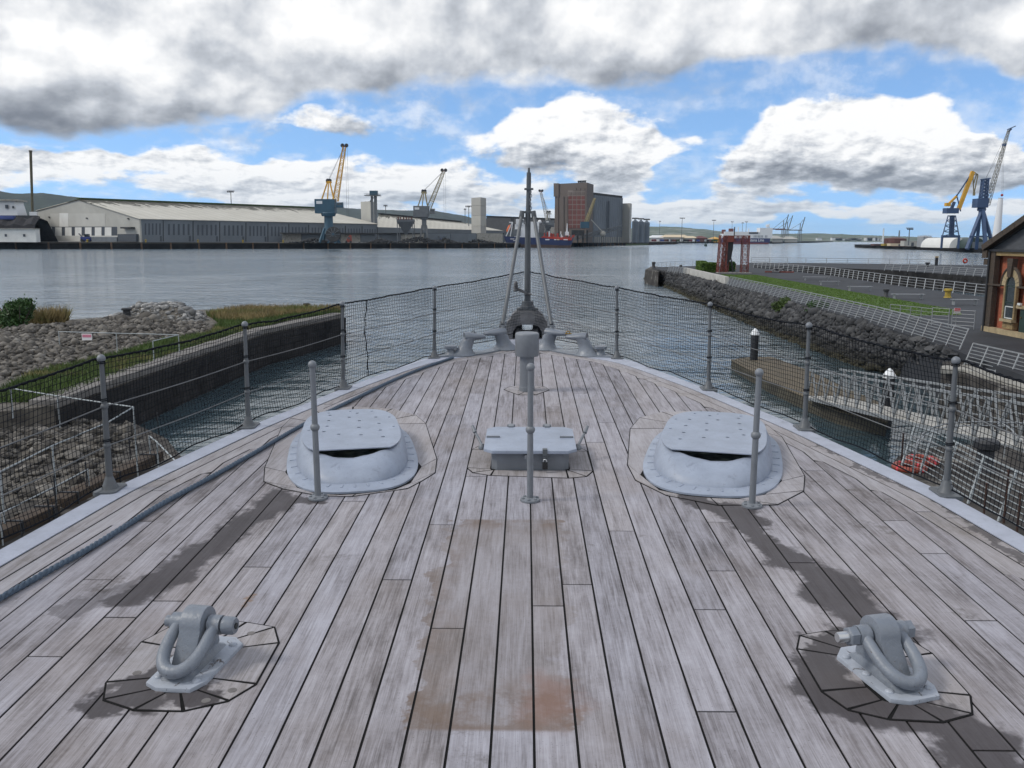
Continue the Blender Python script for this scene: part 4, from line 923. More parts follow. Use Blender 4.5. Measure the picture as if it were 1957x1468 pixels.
def scatter_stones(parent, pos, size, mt, single, name='stone', seed=1, k=.25, flat=.7):
    """the nearest ones each an object, the rest one mesh of kind stuff"""
    order = np.argsort(np.linalg.norm(pos[:, :2], axis=1)); pos, size = pos[order], size[order]; r_ = np.random.default_rng(seed)
    Rm = rot_rand(r_, len(pos)); n1 = min(single, len(pos)); M = MW[parent.as_pointer()]; base = np.array(M.translation)
    meshes = []
    for s_ in range(8):
        me = D.meshes.new(name); me.from_pydata(stone_shape(ICO2, seed * 10 + s_, k, flat).tolist(), [], ICO2[1].tolist()); me.materials.append(MATS[mt]); meshes.append(me)
    for i in range(n1):
        o = D.objects.new(name, meshes[i % 8]); COL.objects.link(o); o.parent = parent
        zr = r_.uniform(0, 6.28); o.location = tuple(pos[i] - base); o.rotation_euler = (r_.uniform(-.5, .5), r_.uniform(-.5, .5), zr); o.scale = (size[i],) * 3
    if len(pos) > n1:
        P, S, Q = pos[n1:], size[n1:], Rm[n1:]; shapes = [stone_shape(ICO1, seed * 77 + s_, k, flat) for s_ in range(12)]; Vs, Fs = [], []; off = 0
        for s_ in range(12):
            idx = np.arange(s_, len(P), 12)
            if not len(idx): continue
            a_ = r_.uniform(0, 6.28, len(idx)); ca, sa = np.cos(a_), np.sin(a_); v = shapes[s_][None] * S[idx][:, None, None]
            v = np.stack([v[..., 0] * ca[:, None] - v[..., 1] * sa[:, None], v[..., 0] * sa[:, None] + v[..., 1] * ca[:, None], v[..., 2]], -1) + P[idx][:, None, :]
            nv = v.shape[1]; Vs.append(v.reshape(-1, 3)); Fs.append((ICO1[1][None] + (np.arange(len(idx)) * nv)[:, None, None] + off).reshape(-1, 3)); off += len(idx) * nv
        o = big_mesh(name + 's', np.concatenate(Vs), np.concatenate(Fs), mt, parent); o['kind'] = 'stuff'
def in_poly(P, poly):
    x, y = P[:, 0], P[:, 1]; c = np.zeros(len(P), bool); n = len(poly)
    for i in range(n):
        x0, y0 = poly[i]; x1, y1 = poly[(i + 1) % n]; m = ((y0 > y) != (y1 > y)) & (x < (x1 - x0) * (y - y0) / (y1 - y0 + 1e-12) + x0); c ^= m
    return c
def fill_poly(poly, n, seed):
    p = np.array(poly); r_ = np.random.default_rng(seed); out = np.empty((0, 2))
    while len(out) < n:
        q = r_.uniform(p.min(0), p.max(0), (n * 2, 2)); out = np.vstack([out, q[in_poly(q, poly)]])
    return out[:n]
def area(poly): return abs(sum(poly[i][0] * poly[(i + 1) % len(poly)][1] - poly[(i + 1) % len(poly)][0] * poly[i][1] for i in range(len(poly)))) / 2
def pxpoly(px, z): return [tuple(onz(x, y, z)[:2]) for x, y in px]
def blades(parent, name, poly, n, h, mt, seed, z, zf=None, wd=.035):
    P = fill_poly(poly, n, seed); r_ = np.random.default_rng(seed); a_ = r_.uniform(0, 6.28, n); H = h * r_.uniform(.45, 1.2, n); ln = r_.normal(0, .35, (n, 2)) * H[:, None]; w_ = wd * r_.uniform(.6, 1.4, n)
    zz = np.array([zf(p[0], p[1]) for p in P]) if zf else np.full(n, z)
    A = np.stack([P[:, 0] - np.cos(a_) * w_, P[:, 1] - np.sin(a_) * w_, zz], -1); B = np.stack([P[:, 0] + np.cos(a_) * w_, P[:, 1] + np.sin(a_) * w_, zz], -1); C = np.stack([P[:, 0] + ln[:, 0], P[:, 1] + ln[:, 1], zz + H], -1)
    V = np.stack([A, B, C], 1).reshape(-1, 3); o = big_mesh(name, V, np.arange(len(V)).reshape(-1, 3), mt, parent); return o
def foliage(mb_name, parent, centre, rad, n, size, mt, seed, clumps=9):
    r_ = np.random.default_rng(seed); cs = r_.normal(size=(clumps, 3)); cs /= np.linalg.norm(cs, axis=1)[:, None]; cs *= r_.uniform(.35, .72, (clumps, 1)); cr = r_.uniform(.35, .55, clumps)
    k = r_.integers(0, clumps, n); d = r_.normal(size=(n, 3)); d /= np.linalg.norm(d, axis=1)[:, None]; p = cs[k] + d * (cr[k] * r_.uniform(.5, 1.0, n) * (1 + .35 * (r_.random(n) > .86)))[:, None]
    p = p * np.array(rad) + np.array(centre); Rm = rot_rand(r_, n); q = np.array([[-1, -.5, 0], [1, -.5, 0], [1.2, .5, 0], [-.8, .6, 0]]) * size
    V = np.einsum('nij,kj->nki', Rm, q) * r_.uniform(.6, 1.3, (n, 1, 1)) + p[:, None, :]
    return big_mesh(mb_name, V.reshape(-1, 3), np.arange(n * 4).reshape(-1, 4), mt, parent)

# ------------------------------------------------------------------ port side: the old quay
QZ = 2.1
wall_px = [(657, 603), (504, 635), (382, 675), (215, 734), (104, 775)]
Wt = [onz(x, y, QZ) for x, y in wall_px]
back_px = [(-260, 636), (-60, 622), (60, 616), (130, 611), (250, 603), (380, 592), (470, 590), (560, 588), (657, 590)]
Bk = [onz(x, y, QZ) for x, y in back_px]
lowc = onz(-60, 800, QZ)
land = [tuple(p[:2]) for p in Wt] + [tuple(onz(-120, 800, QZ)[:2]), (-60, 26)] + [tuple(p[:2]) for p in Bk]
gq = MB().prism(land, -3, QZ).obj('old_quay', 'ground_rubble'); tag(gq, 'rough stony ground of the old quay', 'quay', kind='structure')
low_poly = [tuple(onz(x, y, 1.0)[:2]) for x, y in ((60, 790), (180, 806), (262, 812), (318, 838), (352, 880))] + [(-4.4, 15), (-4.0, 4), (-3.9, -10), (-40, -10), (-60, 26), tuple(onz(-120, 800, 1.0)[:2])]
tag(MB().prism(low_poly, -3, 1.0).obj('lower_quay', 'concrete_dirty'), 'dirty concrete apron beside the ship', 'apron', kind='structure')
# facing blocks of the dock wall
mat('dock_stone', (.030, .029, .029), .9, spec=.15, var=.45, scale=.8, bump=.6, bscale=5, col2=(.014, .014, .015))
mat('coping', (.16, .15, .14), .85, var=.25, scale=1.0, bump=.3)
t = thing('dock_wall', 'dark masonry dock wall with pale coping stones', 'wall', Wt[2])
inst = {}
for i in range(len(Wt) - 1):
    a_, b_ = Wt[i], Wt[i + 1]; L = (b_ - a_).length; d = (b_ - a_).normalized(); nrm = Vector((d.y, -d.x, 0)); nrm = nrm if nrm.dot(Vector((3, 40, 0)) - a_) > 0 else -nrm
    n = max(1, round(L / 1.25)); bl = L / n
    for c in range(n):
        p = a_ + d * (bl * (c + .5)); MB().box(p + nrm * -.42 + Vector((0, 0, .03 + random.uniform(-.02, .02))), (.95, bl - .03, .30), Matrix((nrm, d, Vector((0, 0, 1)))).transposed()).obj('coping_stone', 'coping', t, bevel=.02)
    for rw in range(5):
        for c in range(n + 1):
            c0 = max(0, bl * (c - (.5 if rw % 2 else 0))); c1 = min(L, bl * (c + 1 - (.5 if rw % 2 else 0)))
            if c1 - c0 < .15: continue
            MB().box(a_ + d * ((c0 + c1) / 2) + nrm * random.uniform(.0, .04) + Vector((0, 0, 1.93 - QZ - .46 * rw - .23)), (.3, c1 - c0 - .03, .435), Matrix((nrm, d, Vector((0, 0, 1)))).transposed()).obj('stone_block', 'dock_stone', t)
# rubble
def mound(poly, z, hmax, soft):
    P = [Vector((*p, 0)) for p in poly]
    def f(x, y):
        if not in_poly(np.array([[x, y]]), poly)[0]: return z
        dmin = 1e9
        for i in range(len(poly)):
            ax, ay = poly[i]; bx, by = poly[(i + 1) % len(poly)]; ex, ey = bx - ax, by - ay; tt = max(0, min(1, ((x - ax) * ex + (y - ay) * ey) / (ex * ex + ey * ey + 1e-9))); dmin = min(dmin, math.hypot(x - ax - tt * ex, y - ay - tt * ey))
        s_ = min(1, dmin / soft); s_ = s_ * s_ * (3 - 2 * s_); return z + hmax * s_ * (.7 + .6 * mnoise.noise(Vector((x * .25, y * .25, 1)))) - .0
    return f
def heap(name, label, px, z, hmax, soft, size, mt, single, seed, cover=1.15):
    poly = pxpoly(px, z); f = mound(poly, z, hmax, soft); n = int(area(poly) / (size * size * 2.3) * cover); P2 = fill_poly(poly, n, seed); sz = size * np.random.default_rng(seed).lognormal(0, .38, n) * .62
    pos = np.array([(x, y, f(x, y) + .1 * s_) for (x, y), s_ in zip(P2, sz)]); c = pos.mean(0); t = thing(name, label, 'rubble', (c[0], c[1], z))
    gx = np.linspace(min(p[0] for p in poly), max(p[0] for p in poly), 40); gy = np.linspace(min(p[1] for p in poly), max(p[1] for p in poly), 40)
    V = np.array([(x, y, f(x, y) - .03) for y in gy for x in gx]); Fc = np.array([(j * 40 + i, j * 40 + i + 1, (j + 1) * 40 + i + 1, (j + 1) * 40 + i) for j in range(39) for i in range(39)]); keep = [all(V[k, 2] > z - .02 for k in q) for q in Fc]
    big_mesh('core', V, Fc[keep], 'ground_rubble', t, True)
    scatter_stones(t, pos, sz, mt, single, seed=seed); return t
heap('rubble_heap', 'wide bank of brown rounded rubble stones on the old quay', [(-200, 645), (-40, 640), (110, 624), (215, 607), (330, 612), (415, 622), (385, 642), (300, 655), (235, 676), (150, 697), (40, 722), (-90, 745), (-260, 775)], QZ, .55, 3.5, .25, 'stone_rubble', 150, 3, 2.3)
heap('rubble_heap', 'pale grey mound of broken stones behind the brown rubble bank', [(205, 606), (250, 598), (330, 594), (382, 597), (402, 612), (360, 620), (280, 618)], QZ, 1.1, 2.2, .28, 'stone_pale', 70, 5, 2.4)
heap('rubble_heap', 'near pile of rounded stones below the dock wall corner', [(-70, 842), (60, 812), (150, 806), (250, 816), (268, 836), (250, 866), (150, 884), (40, 888), (-90, 905)], 1.0, .5, 1.3, .25, 'stone_rubble', 300, 9, 2.4)
heap('rubble_heap', 'scattered small stones and debris over the dirty concrete apron', [(-120, 908), (40, 890), (150, 886), (250, 868), (292, 872), (250, 915), (120, 975), (-60, 1060)], 1.0, .06, 1.0, .19, 'stone_rubble', 120, 13, .55)
# grass strips
vg = MB().prism(pxpoly([(655, 597), (560, 609), (470, 632), (360, 668), (215, 722), (104, 764), (0, 770), (-60, 775), (60, 720), (170, 694), (250, 674), (310, 656), (400, 642), (420, 618), (400, 604), (520, 594), (655, 594)], QZ), QZ - .2, QZ + .03).obj('verge', 'lawn'); tag(vg, 'grassy verge along the dock wall', 'verge', kind='structure')
gs = blades(None, 'grass', pxpoly([(657, 599), (560, 610), (470, 634), (360, 672), (215, 726), (104, 768), (20, 770), (-40, 770), (60, 718), (170, 692), (250, 672), (310, 654), (400, 640), (420, 620), (400, 604), (520, 594), (657, 594)], QZ), 36000, .32, 'grass_blade', 21, QZ); tag(gs, 'green grass strip along the dock wall', 'grass', kind='stuff')
gs = blades(None, 'dry_grass', pxpoly([(655, 598), (560, 605), (470, 618), (420, 616), (395, 603), (470, 592), (655, 592)], QZ), 9000, .55, 'dry_grass', 22, QZ); tag(gs, 'tall dry grass at the outer end of the old quay', 'grass', kind='stuff')
gs = blades(None, 'weeds', pxpoly([(-60, 632), (60, 622), (130, 616), (132, 612), (60, 617), (-60, 624)], QZ), 2600, 1.1, 'dry_grass', 23, QZ, wd=.06); tag(gs, 'straggling weeds along the back of the rubble bank', 'weeds', kind='stuff')
b0 = onz(36, 634, QZ); t = thing('bush', 'dense round green bush behind the rubble bank', 'bush', b0)
foliage('crown', t, b0 + Vector((0, 0, .95)), (1.25, 1.2, 1.15), 5200, .07, 'leaf', 31, 14)
mb = MB()
for k in range(7): a_ = k * .9; mb.tube([b0, b0 + Vector((.5 * math.cos(a_), .5 * math.sin(a_), .8)), b0 + Vector((1.0 * math.cos(a_), 1.0 * math.sin(a_), 1.7))], [.06, .04, .015], 6)
mb.obj('trunk', 'bark', t)
def bollard(p, h, r_, mt, label, grp, cap=1.35, cat='bollard', mcap=None):
    t = thing('bollard', label, cat, p, group=grp)
    MB().lathe([(r_ * 1.25, -.03), (r_ * 1.2, h * .06), (r_ * .9, h * .14), (r_ * .85, h * .68)], 16, p).obj('post', mt, t, smooth=50)
    MB().lathe([(r_ * .8, h * .66), (r_ * cap, h * .74), (r_ * cap, h * .92), (r_ * cap * .8, h)], 16, p).obj('head', mcap or mt, t, smooth=40); return t
bollard(onz(586, 592, QZ), .55, .22, 'black_steel', 'black iron bollard on the grassy end of the old quay', 'mooring bollards')
bollard(onz(243, 611, QZ) + Vector((0, 0, .25)), .6, .30, 'black_steel', 'black iron bollard among the pale stones behind the rubble', 'mooring bollards', 1.2)
def pipe_rail(label, pts, posts, r_=.022, mt='white_pipe', lower=None):
    t = thing('pipe_rail', label, 'railing', posts[0][1], group='pipe rails on the old quay')
    for a_, b_ in zip(pts, pts[1:]): MB().tube([a_, b_], r_, 8).obj('rail', mt, t, smooth=60)
    for a_, b_ in posts: MB().tube([a_, b_], r_ * 1.05, 8).obj('post', mt, t, smooth=60)
    return t
def railpx(pxs, zb, h): return [onz(x, y, zb + h) for x, y in pxs]
def dn(p, z): return (p, Vector((p.x, p.y, z)))
P = railpx([(112, 634), (222, 637), (341, 640)], QZ, 1.1); r1 = pipe_rail('long white pipe rail with a pink sign over the rubble bank', P, [dn(P[0], QZ), dn(P[1], QZ), dn(P[2], QZ)])
P2 = railpx([(341, 640), (292, 652)], QZ, 1.1); pipe_rail('short white pipe rail returning across the grass', P2, [dn(P2[1], QZ)])
s0 = onz(167, 640, QZ + 1.1); t = thing('warning_sign', 'small pink and white sign hung on the long pipe rail', 'sign', s0 + Vector((0, -.06, -.15)))
MB().box(s0 + Vector((0, -.06, -.10)), (.50, .02, .32)).obj('board', 'sign_white', t); MB().box(s0 + Vector((0, -.073, -.05)), (.44, .006, .14)).obj('lettering_panel', 'sign_pink', t)
P = railpx([(20, 742), (110, 757), (255, 778)], QZ, 1.0); pipe_rail('white pipe rail crossing the corner of the dock', P, [dn(P[0], QZ), dn(P[1], QZ), dn(P[2], 1.0)])
P = railpx([(255, 778), (205, 808), (100, 852), (0, 902), (-120, 960)], 1.0, 1.55); pipe_rail('white pipe rail sloping down past the near stones', P, [dn(P[0], 1.0), dn(P[1], 1.0), dn(P[2], 1.0), dn(P[3], 1.0)])
P = railpx([(168, 897), (105, 930), (0, 982), (-110, 1036)], 1.0, .75); pipe_rail('low white pipe rail over the dirty concrete apron', P, [dn(P[0], 1.0), dn(P[1], 1.0), dn(P[2], 1.0)], .018)
P = railpx([(285, 833), (300, 845), (338, 884)], 1.0, .9); pipe_rail('rope slung pipe rail at the corner of the apron', P, [dn(P[0], 1.0), dn(P[1], 1.0), dn(P[2], 1.0)], .022)
for i, (x0, y0, x1, y1) in enumerate(((110, 965, 300, 872), (-60, 1050, 100, 975))):
    a_, b_ = onz(x0, y0, 1.12), onz(x1, y1, 1.12); t = thing('timber_baulk', ('brown' if i == 0 else 'second brown') + ' timber baulk along the apron edge beside the hull', 'timber', (a_ + b_) / 2 - Vector((0, 0, .15)))
    MB().beam(a_, b_, .45, .34).obj('beam', 'timber_brown', t, bevel=.03); 
    for f in (.1, .5, .9): MB().box(a_.lerp(b_, f) + Vector((0, 0, .02)), (.5, .06, .37)).obj('strap', 'black_steel', t)
for i, (x, y0, y1) in enumerate(((45, 1000, 1060), (95, 955, 1000), (110, 910, 1000), (168, 885, 950), (216, 858, 920), (250, 838, 890), (303, 790, 830), (277, 795, 828))):
    p = onz(x, y1, 1.0); q = at(x, y0, p.y); t = thing('iron_stake', ['short rusty iron stake at the seaward side of the apron', 'thin black iron stake behind the brown timber baulk', 'tall black iron stake over the pale concrete', 'black iron stake near the end of the near stones', 'thin iron stake beside the corner rail', 'slim black stake on the apron by the wall corner', 'rusty stake at the water corner of the apron', 'dark stake at the foot of the dock corner'][i], 'stake', p, group='iron stakes on the apron')
    MB().tube([p, Vector((p.x, p.y, q.z))], .022, 6).obj('shaft', 'black_steel', t)
    MB().ball(Vector((p.x, p.y, q.z)), .03, 8, 5).obj('tip', 'black_steel', t, smooth=60)

# ------------------------------------------------------------------ starboard side: pier with rock slope
PZ = 2.7
top_px = [(1250, 514), (1308, 523), (1389, 545), (1471, 565), (1587, 596), (1703, 629), (1780, 654), (1834, 673)]
bot_px = [(1233, 533), (1290, 556), (1360, 588), (1478, 638), (1560, 670), (1640, 700), (1730, 722), (1800, 736)]
T_ = [onz(x, y, PZ) for x, y in top_px]; B_ = [onz(x, y, 0) for x, y in bot_px]
quay_end = [onz(1957, 718, PZ), onz(2150, 790, PZ)]
dock_near = [onz(x, y, PZ) for x, y in ((1440, 511), (1587, 526), (1703, 544), (1885, 568), (2050, 592))]
pier = [tuple(p[:2]) for p in T_] + [tuple(p[:2]) for p in quay_end] + [(70, 38)] + [tuple(p[:2]) for p in reversed(dock_near)] + [tuple(onz(1440, 506, PZ)[:2]), tuple(onz(1330, 508, PZ)[:2]), tuple(onz(1246, 511, PZ)[:2])]
tag(MB().prism(pier, -3, PZ).obj('pier', 'asphalt'), 'dark asphalt promenade on the pier', 'pier', kind='structure')
far_slab = [tuple(onz(x, y, PZ)[:2]) for x, y in ((1430, 506.5), (1540, 510), (1700, 516), (1890, 529), (2100, 542))] + [tuple(onz(x, y, PZ)[:2]) for x, y in ((2100, 512), (1900, 507.5), (1700, 504.5), (1540, 502.5), (1430, 502))]
tag(MB().prism(far_slab, -3, PZ + .004).obj('pier_arm', 'asphalt'), 'outer arm of the pier beyond the dock', 'pier', kind='structure')
lawn = [tuple(onz(x, y, PZ)[:2]) for x, y in ((1378, 525), (1445, 526), (1548, 544), (1703, 571), (1832, 594), (1838, 602), (1745, 604), (1600, 575), (1480, 549), (1400, 533))]
tag(MB().prism(lawn, PZ - .1, PZ + .03).obj('lawn', 'lawn'), 'strip of mown green lawn on the pier', 'lawn', kind='structure')
tag(blades(None, 'lawn_grass', lawn, 30000, .06, 'leaf_hedge', 41, PZ + .03, wd=.05), 'short mown grass on the pier', 'grass', kind='stuff')
# dock masonry on the far side
brick_mat('dock_masonry', (.085, .078, .065), (.05, .047, .042), (.02, .02, .02), 1, 1.6, .6, .8, .6)
fw_ = [onz(x, y, PZ) for x, y in ((1540, 510), (1700, 516), (1890, 529), (2100, 542))]
t = thing('dock_wall', 'far dark stone wall of the flooded dry dock on the pier', 'wall', fw_[1] - Vector((0, 0, PZ)))
for i in range(3):
    a_, b_ = fw_[i], fw_[i + 1]; L = (b_ - a_).length; d = (b_ - a_).normalized(); nn = Vector((d.y, -d.x, 0)); nn = nn if nn.dot(-a_) > 0 else -nn; n = max(1, round(L / 2.2)); bl = L / n
    for rw in range(4):
        for c in range(n + 1):
            c0 = max(0, bl * (c - (.5 if rw % 2 else 0))); c1 = min(L, bl * (c + 1 - (.5 if rw % 2 else 0)))
            if c1 - c0 > .2: MB().box(a_ + d * ((c0 + c1) / 2) + nn * (.12 + random.uniform(0, .08)) + Vector((0, 0, -.02 - .7 * rw - .35)), (.3, c1 - c0 - .05, .66), Matrix((nn, d, Vector((0, 0, 1)))).transposed()).obj('stone_block', 'dock_stone', t)
# rock slope: core and rocks
t = thing('rock_revetment', 'slope of dark angular boulders protecting the pier', 'rocks', (T_[4] + B_[4]) / 2)
n = 40; pa = np.linspace(0, len(T_) - 1, n)
def poly_at(L, s): i = min(int(s), len(L) - 2); return L[i].lerp(L[i + 1], s - i)
rows = []
for s_ in pa:
    a_, b_ = poly_at(T_, s_), poly_at(B_, s_); b2 = b_ + (b_ - a_) * .25; b2.z = -.9; rows.append([a_ + Vector((.6, .2, -.02)), a_ + Vector((0, 0, -.25)), a_.lerp(b_, .5) + Vector((0, 0, -.3)), b_ + Vector((0, 0, -.35)), b2, b2 + Vector((0, 0, -2))])
V = np.array([tuple(p) for r_ in rows for p in r_]); Fc = np.array([(i * 6 + j, i * 6 + j + 1, (i + 1) * 6 + j + 1, (i + 1) * 6 + j) for i in range(n - 1) for j in range(5)]); big_mesh('core', V, Fc, 'rock_dark', t, True)
r_ = np.random.default_rng(55); pos = []; sz = []
seglen = [((T_[i + 1] - T_[i]).length) for i in range(len(T_) - 1)]; tot = sum(seglen)
for k in range(12500):
    i = r_.choice(len(seglen), p=np.array(seglen) / tot); s_ = i + r_.random(); a_, b_ = poly_at(T_, s_), poly_at(B_, s_); q = r_.random() * 1.12; p = a_.lerp(b_, q); d_ = math.hypot(p.x, p.y)
    s2 = r_.lognormal(-.75, .32) * (.85 if d_ < 75 else 1.05); pos.append((p.x, p.y, p.z + r_.uniform(-.25, .12) * (1 if q > .08 else .3) + (0 if q > .06 else -.15))); sz.append(s2 * .53)
scatter_stones(t, np.array(pos), np.array(sz), 'rock_dark', 290, 'rock', 6, .5, .8)
for px, rr, lb in (((1500, 592), 1.1, 'small dry shrub growing among the revetment boulders'), ((1565, 606), 1.25, 'larger green shrub growing against the pier railing')):
    p = onz(px[0], px[1], 1.9); t = thing('shrub', lb, 'shrub', p); foliage('foliage', t, p + Vector((0, 0, rr * .45)), (rr, rr, rr * .75), 2400, .07, 'leaf' if rr > 1.2 else 'grass_blade', int(px[0]), 10)
    MB().tube([p - Vector((0, 0, .3)), p + Vector((0, 0, rr * .5))], [.05, .02], 6).obj('stem', 'bark', t)
    MB().tube([p - Vector((0, 0, .2)), p + Vector((.3, 0, rr * .6))], [.04, .015], 6).obj('stem', 'bark', t)
# parapet and end block
a_, b_ = onz(1308, 522, PZ), onz(1389, 543, PZ); t = thing('parapet', 'pale concrete parapet wall above the boulders', 'wall', (a_ + b_) / 2)
d = (b_ - a_).normalized(); nn = Vector((d.y, -d.x, 0)); N_ = 10
for k in range(N_):
    p, q = a_.lerp(b_, k / N_), a_.lerp(b_, (k + 1) / N_); MB().beam(p + d * .03 + Vector((0, 0, .42)), q - d * .03 + Vector((0, 0, .42)), .45, .95).obj('panel', 'concrete_light', t, bevel=.03)
p = onz(1252, 518, 2.2); t = thing('pier_head', 'weathered timber and concrete block at the pier head', 'pier head', Vector((p.x, p.y, 0)))
MB().prism(pxpoly([(1233, 516), (1258, 520), (1272, 512), (1246, 509)], 2.5), -1, 2.55).obj('block', 'concrete_dirty', t, bevel=.05)
MB().prism(pxpoly([(1232, 522), (1258, 527), (1258, 523), (1233, 518)], 1.6), .4, 1.5).obj('timber_face', 'timber_brown', t)
def railing(label, base, h, lean, nb, step, rb, rp, grp='galvanised railings on the pier', mt='galv'):
    t = thing('railing', label, 'railing', base[len(base) // 2], group=grp); lean = Vector(lean)
    for k in range(nb):
        z = h * (k + 1) / nb; rr = rb * (1.6 if k == nb - 1 else 1)
        for a_, b_ in zip(base, base[1:]): MB().beam(a_ + lean * z, b_ + lean * z, rr * 2).obj('rail', mt, t)
    for a_, b_ in zip(base, base[1:]):
        L = (b_ - a_).length; n = max(1, round(L / step))
        for k in range(n + (1 if b_ is base[-1] else 0)): p = a_.lerp(b_, k / n); MB().beam(p - lean * .05, p + lean * (h + .02), rp * 2).obj('post', mt, t)
    return t
bp = [onz(x, y, PZ) for x, y in ((1389, 545), (1521, 578), (1664, 616), (1761, 647), (1834, 668))]
railing('long leaning galvanised railing above the boulder slope', bp, 1.0, (.42, .10, 1), 7, 1.55, .016, .028)
railing('leaning railing on the pier head before the parapet', [onz(x, y, PZ) for x, y in ((1276, 519), (1308, 524))], .95, (.3, .1, 1), 5, 1.6, .02, .035)
railing('leaning railing round the seaward pier head', [onz(x, y, PZ) for x, y in ((1246, 513), (1290, 509), (1340, 507.5))], .95, (0, .1, 1), 3, 3, .02, .03)
railing('leaning railing along the near side of the flooded dock', [onz(x, y, PZ) for x, y in ((1440, 511.5), (1587, 526.5), (1703, 544.5), (1885, 568.5), (2000, 585))], 1.15, (.2, .2, 1), 4, 2.3, .02, .035)
railing('distant railing along the outer arm of the pier', [onz(x, y, PZ) for x, y in ((1436, 503.5), (1540, 504.5), (1700, 506.5), (1900, 510.5))], 1.3, (0, .1, 1), 3, 4.2, .03, .05)
railing('leaning railing above the far dock wall', [onz(x, y, PZ) for x, y in ((1690, 516.5), (1800, 523), (1893, 530))], 1.15, (.3, .1, 1), 4, 2.4, .025, .04)
a_, b_ = onz(1834, 706, 2.0), onz(1990, 745, 2.0)
railing('nearest leaning railing, above the concrete landing wall', [onz(1842, 700, 2.3), onz(1900, 716, 2.3), onz(1990, 741, 2.3)], 1.05, (.40, .12, 1), 7, 1.2, .016, .028)
# concrete wall under the nearest railing
t = thing('landing_wall', 'stained concrete landing wall below the pier railing', 'wall', onz(1880, 735, 1.0)); MB().prism(pxpoly([(1800, 702), (1842, 700), (2000, 745), (2000, 790), (1900, 748), (1806, 716)], 2.0), -2, 2.28).obj('wall', 'concrete_dirty', t, bevel=.04)
MB().prism(pxpoly([(1798, 706), (1846, 704), (2000, 750), (2000, 762), (1842, 713), (1798, 712)], 2.25), 2.2, 2.42).obj('coping', 'concrete', t, bevel=.03)
# gate frames and sign
for x0, x1, yb, lb in ((1780, 1812, 622, 'galvanised tubular gate without a sign near the brick building'), (1818, 1861, 627, 'galvanised tubular gate beside the red and white sign')):
    a_, b_ = onz(x0, yb, PZ), onz(x1, yb + 3, PZ); t = thing('tube_gate', lb, 'gate', (a_ + b_) / 2, group='tubular gates on the pier')
    for p in (a_, b_): MB().tube([p, p + Vector((0, 0, 1.15))], .03, 8).obj('post', 'galv', t)
    for k in range(5): MB().tube([a_ + Vector((0, 0, .2 + .23 * k)), b_ + Vector((0, 0, .2 + .23 * k))], .017, 6).obj('rail', 'galv', t)
p = onz(1826, 626, PZ); t = thing('warning_sign', 'red and white sign board fixed above the tubular gate', 'sign', p); z = at(1826, 594, p.y).z
MB().beam(p, Vector((p.x, p.y, z)), .04).obj('post', 'galv', t); MB().box(Vector((p.x, p.y - .04, z + .02)), (.40, .02, .30)).obj('board', 'sign_white', t); MB().box(Vector((p.x, p.y - .053, z + .07)), (.37, .006, .17)).obj('red_panel', 'sign_red', t)
# low fence by the lawn
railing('low thin fence between the lawn and the boulder railing', [onz(1700, 608, PZ), onz(1780, 618, PZ)], .95, (0, 0, 1), 4, .9, .012, .02)
# furniture of the promenade
bollard(onz(1403, 514, PZ), 1.0, .30, 'yellow_paint', 'yellow bollard behind the black curved plate', 'mooring bollards', 1.2, mcap='rust_red')
bollard(onz(1811, 569, PZ), .85, .30, 'yellow_paint', 'black and yellow bollard on the promenade by the flooded dock', 'mooring bollards', 1.3)
bollard(onz(1693, 567, PZ), .75, .24, 'black_steel', 'small black bollard between the lawn and the flooded dock', 'mooring bollards', 1.2)
bollard(onz(1301, 515, PZ), .8, .22, 'black_steel', 'small dark bollard at the start of the parapet', 'mooring bollards', 1.2)
bollard(onz(1249, 513, PZ), 1.2, .32, 'black_steel', 'dark bollard on the pier head block', 'mooring bollards', 1.1)
for x, y, L, lb in ((1643, 556, 2.6, 'pale bench beside the middle of the lawn'), (1585, 545, 2.4, 'pale bench near the scrap iron'), (1735, 572, 3.0, 'long pale bench near the black bollard'), (1843, 583, 2.2, 'pale bench nearest to the brick building'), (1560, 536, 3.5, 'long pale bench at the corner of the lawn')):
    p = onz(x, y, PZ); t = thing('bench', lb, 'bench', p, group='benches on the promenade')
    for k in range(3): MB().box(p + Vector((0, -.18 + .18 * k, .46)), (L, .15, .04)).obj('slat', 'galv', t)
    for s_ in (-1, 1):
        MB().box(p + Vector((s_ * L * .42, 0, .22)), (.05, .45, .44)).obj('leg', 'galv', t)
t = thing('scrap_iron', 'heap of rusty chain and scrap iron on the promenade', 'scrap', onz(1492, 521, PZ)); p = onz(1492, 521, PZ)
for k in range(9):
    q = p + Vector((random.uniform(-1.4, 1.6), random.uniform(-.6, .6), .25 + .2 * random.random())); MB().tube([q + Vector((.42 * math.cos(a_), .16 * math.sin(a_) * math.cos(k), .25 * math.sin(a_))) for a_ in np.linspace(0, 6.28, 13)[:-1]], .09, 7, closed=True).obj('chain_link', 'roller_iron', t, smooth=60)
MB().beam(p + Vector((-2.6, 0, .12)), p + Vector((2.0, -.5, .12)), .25, .2).obj('bar', 'rust_red', t)
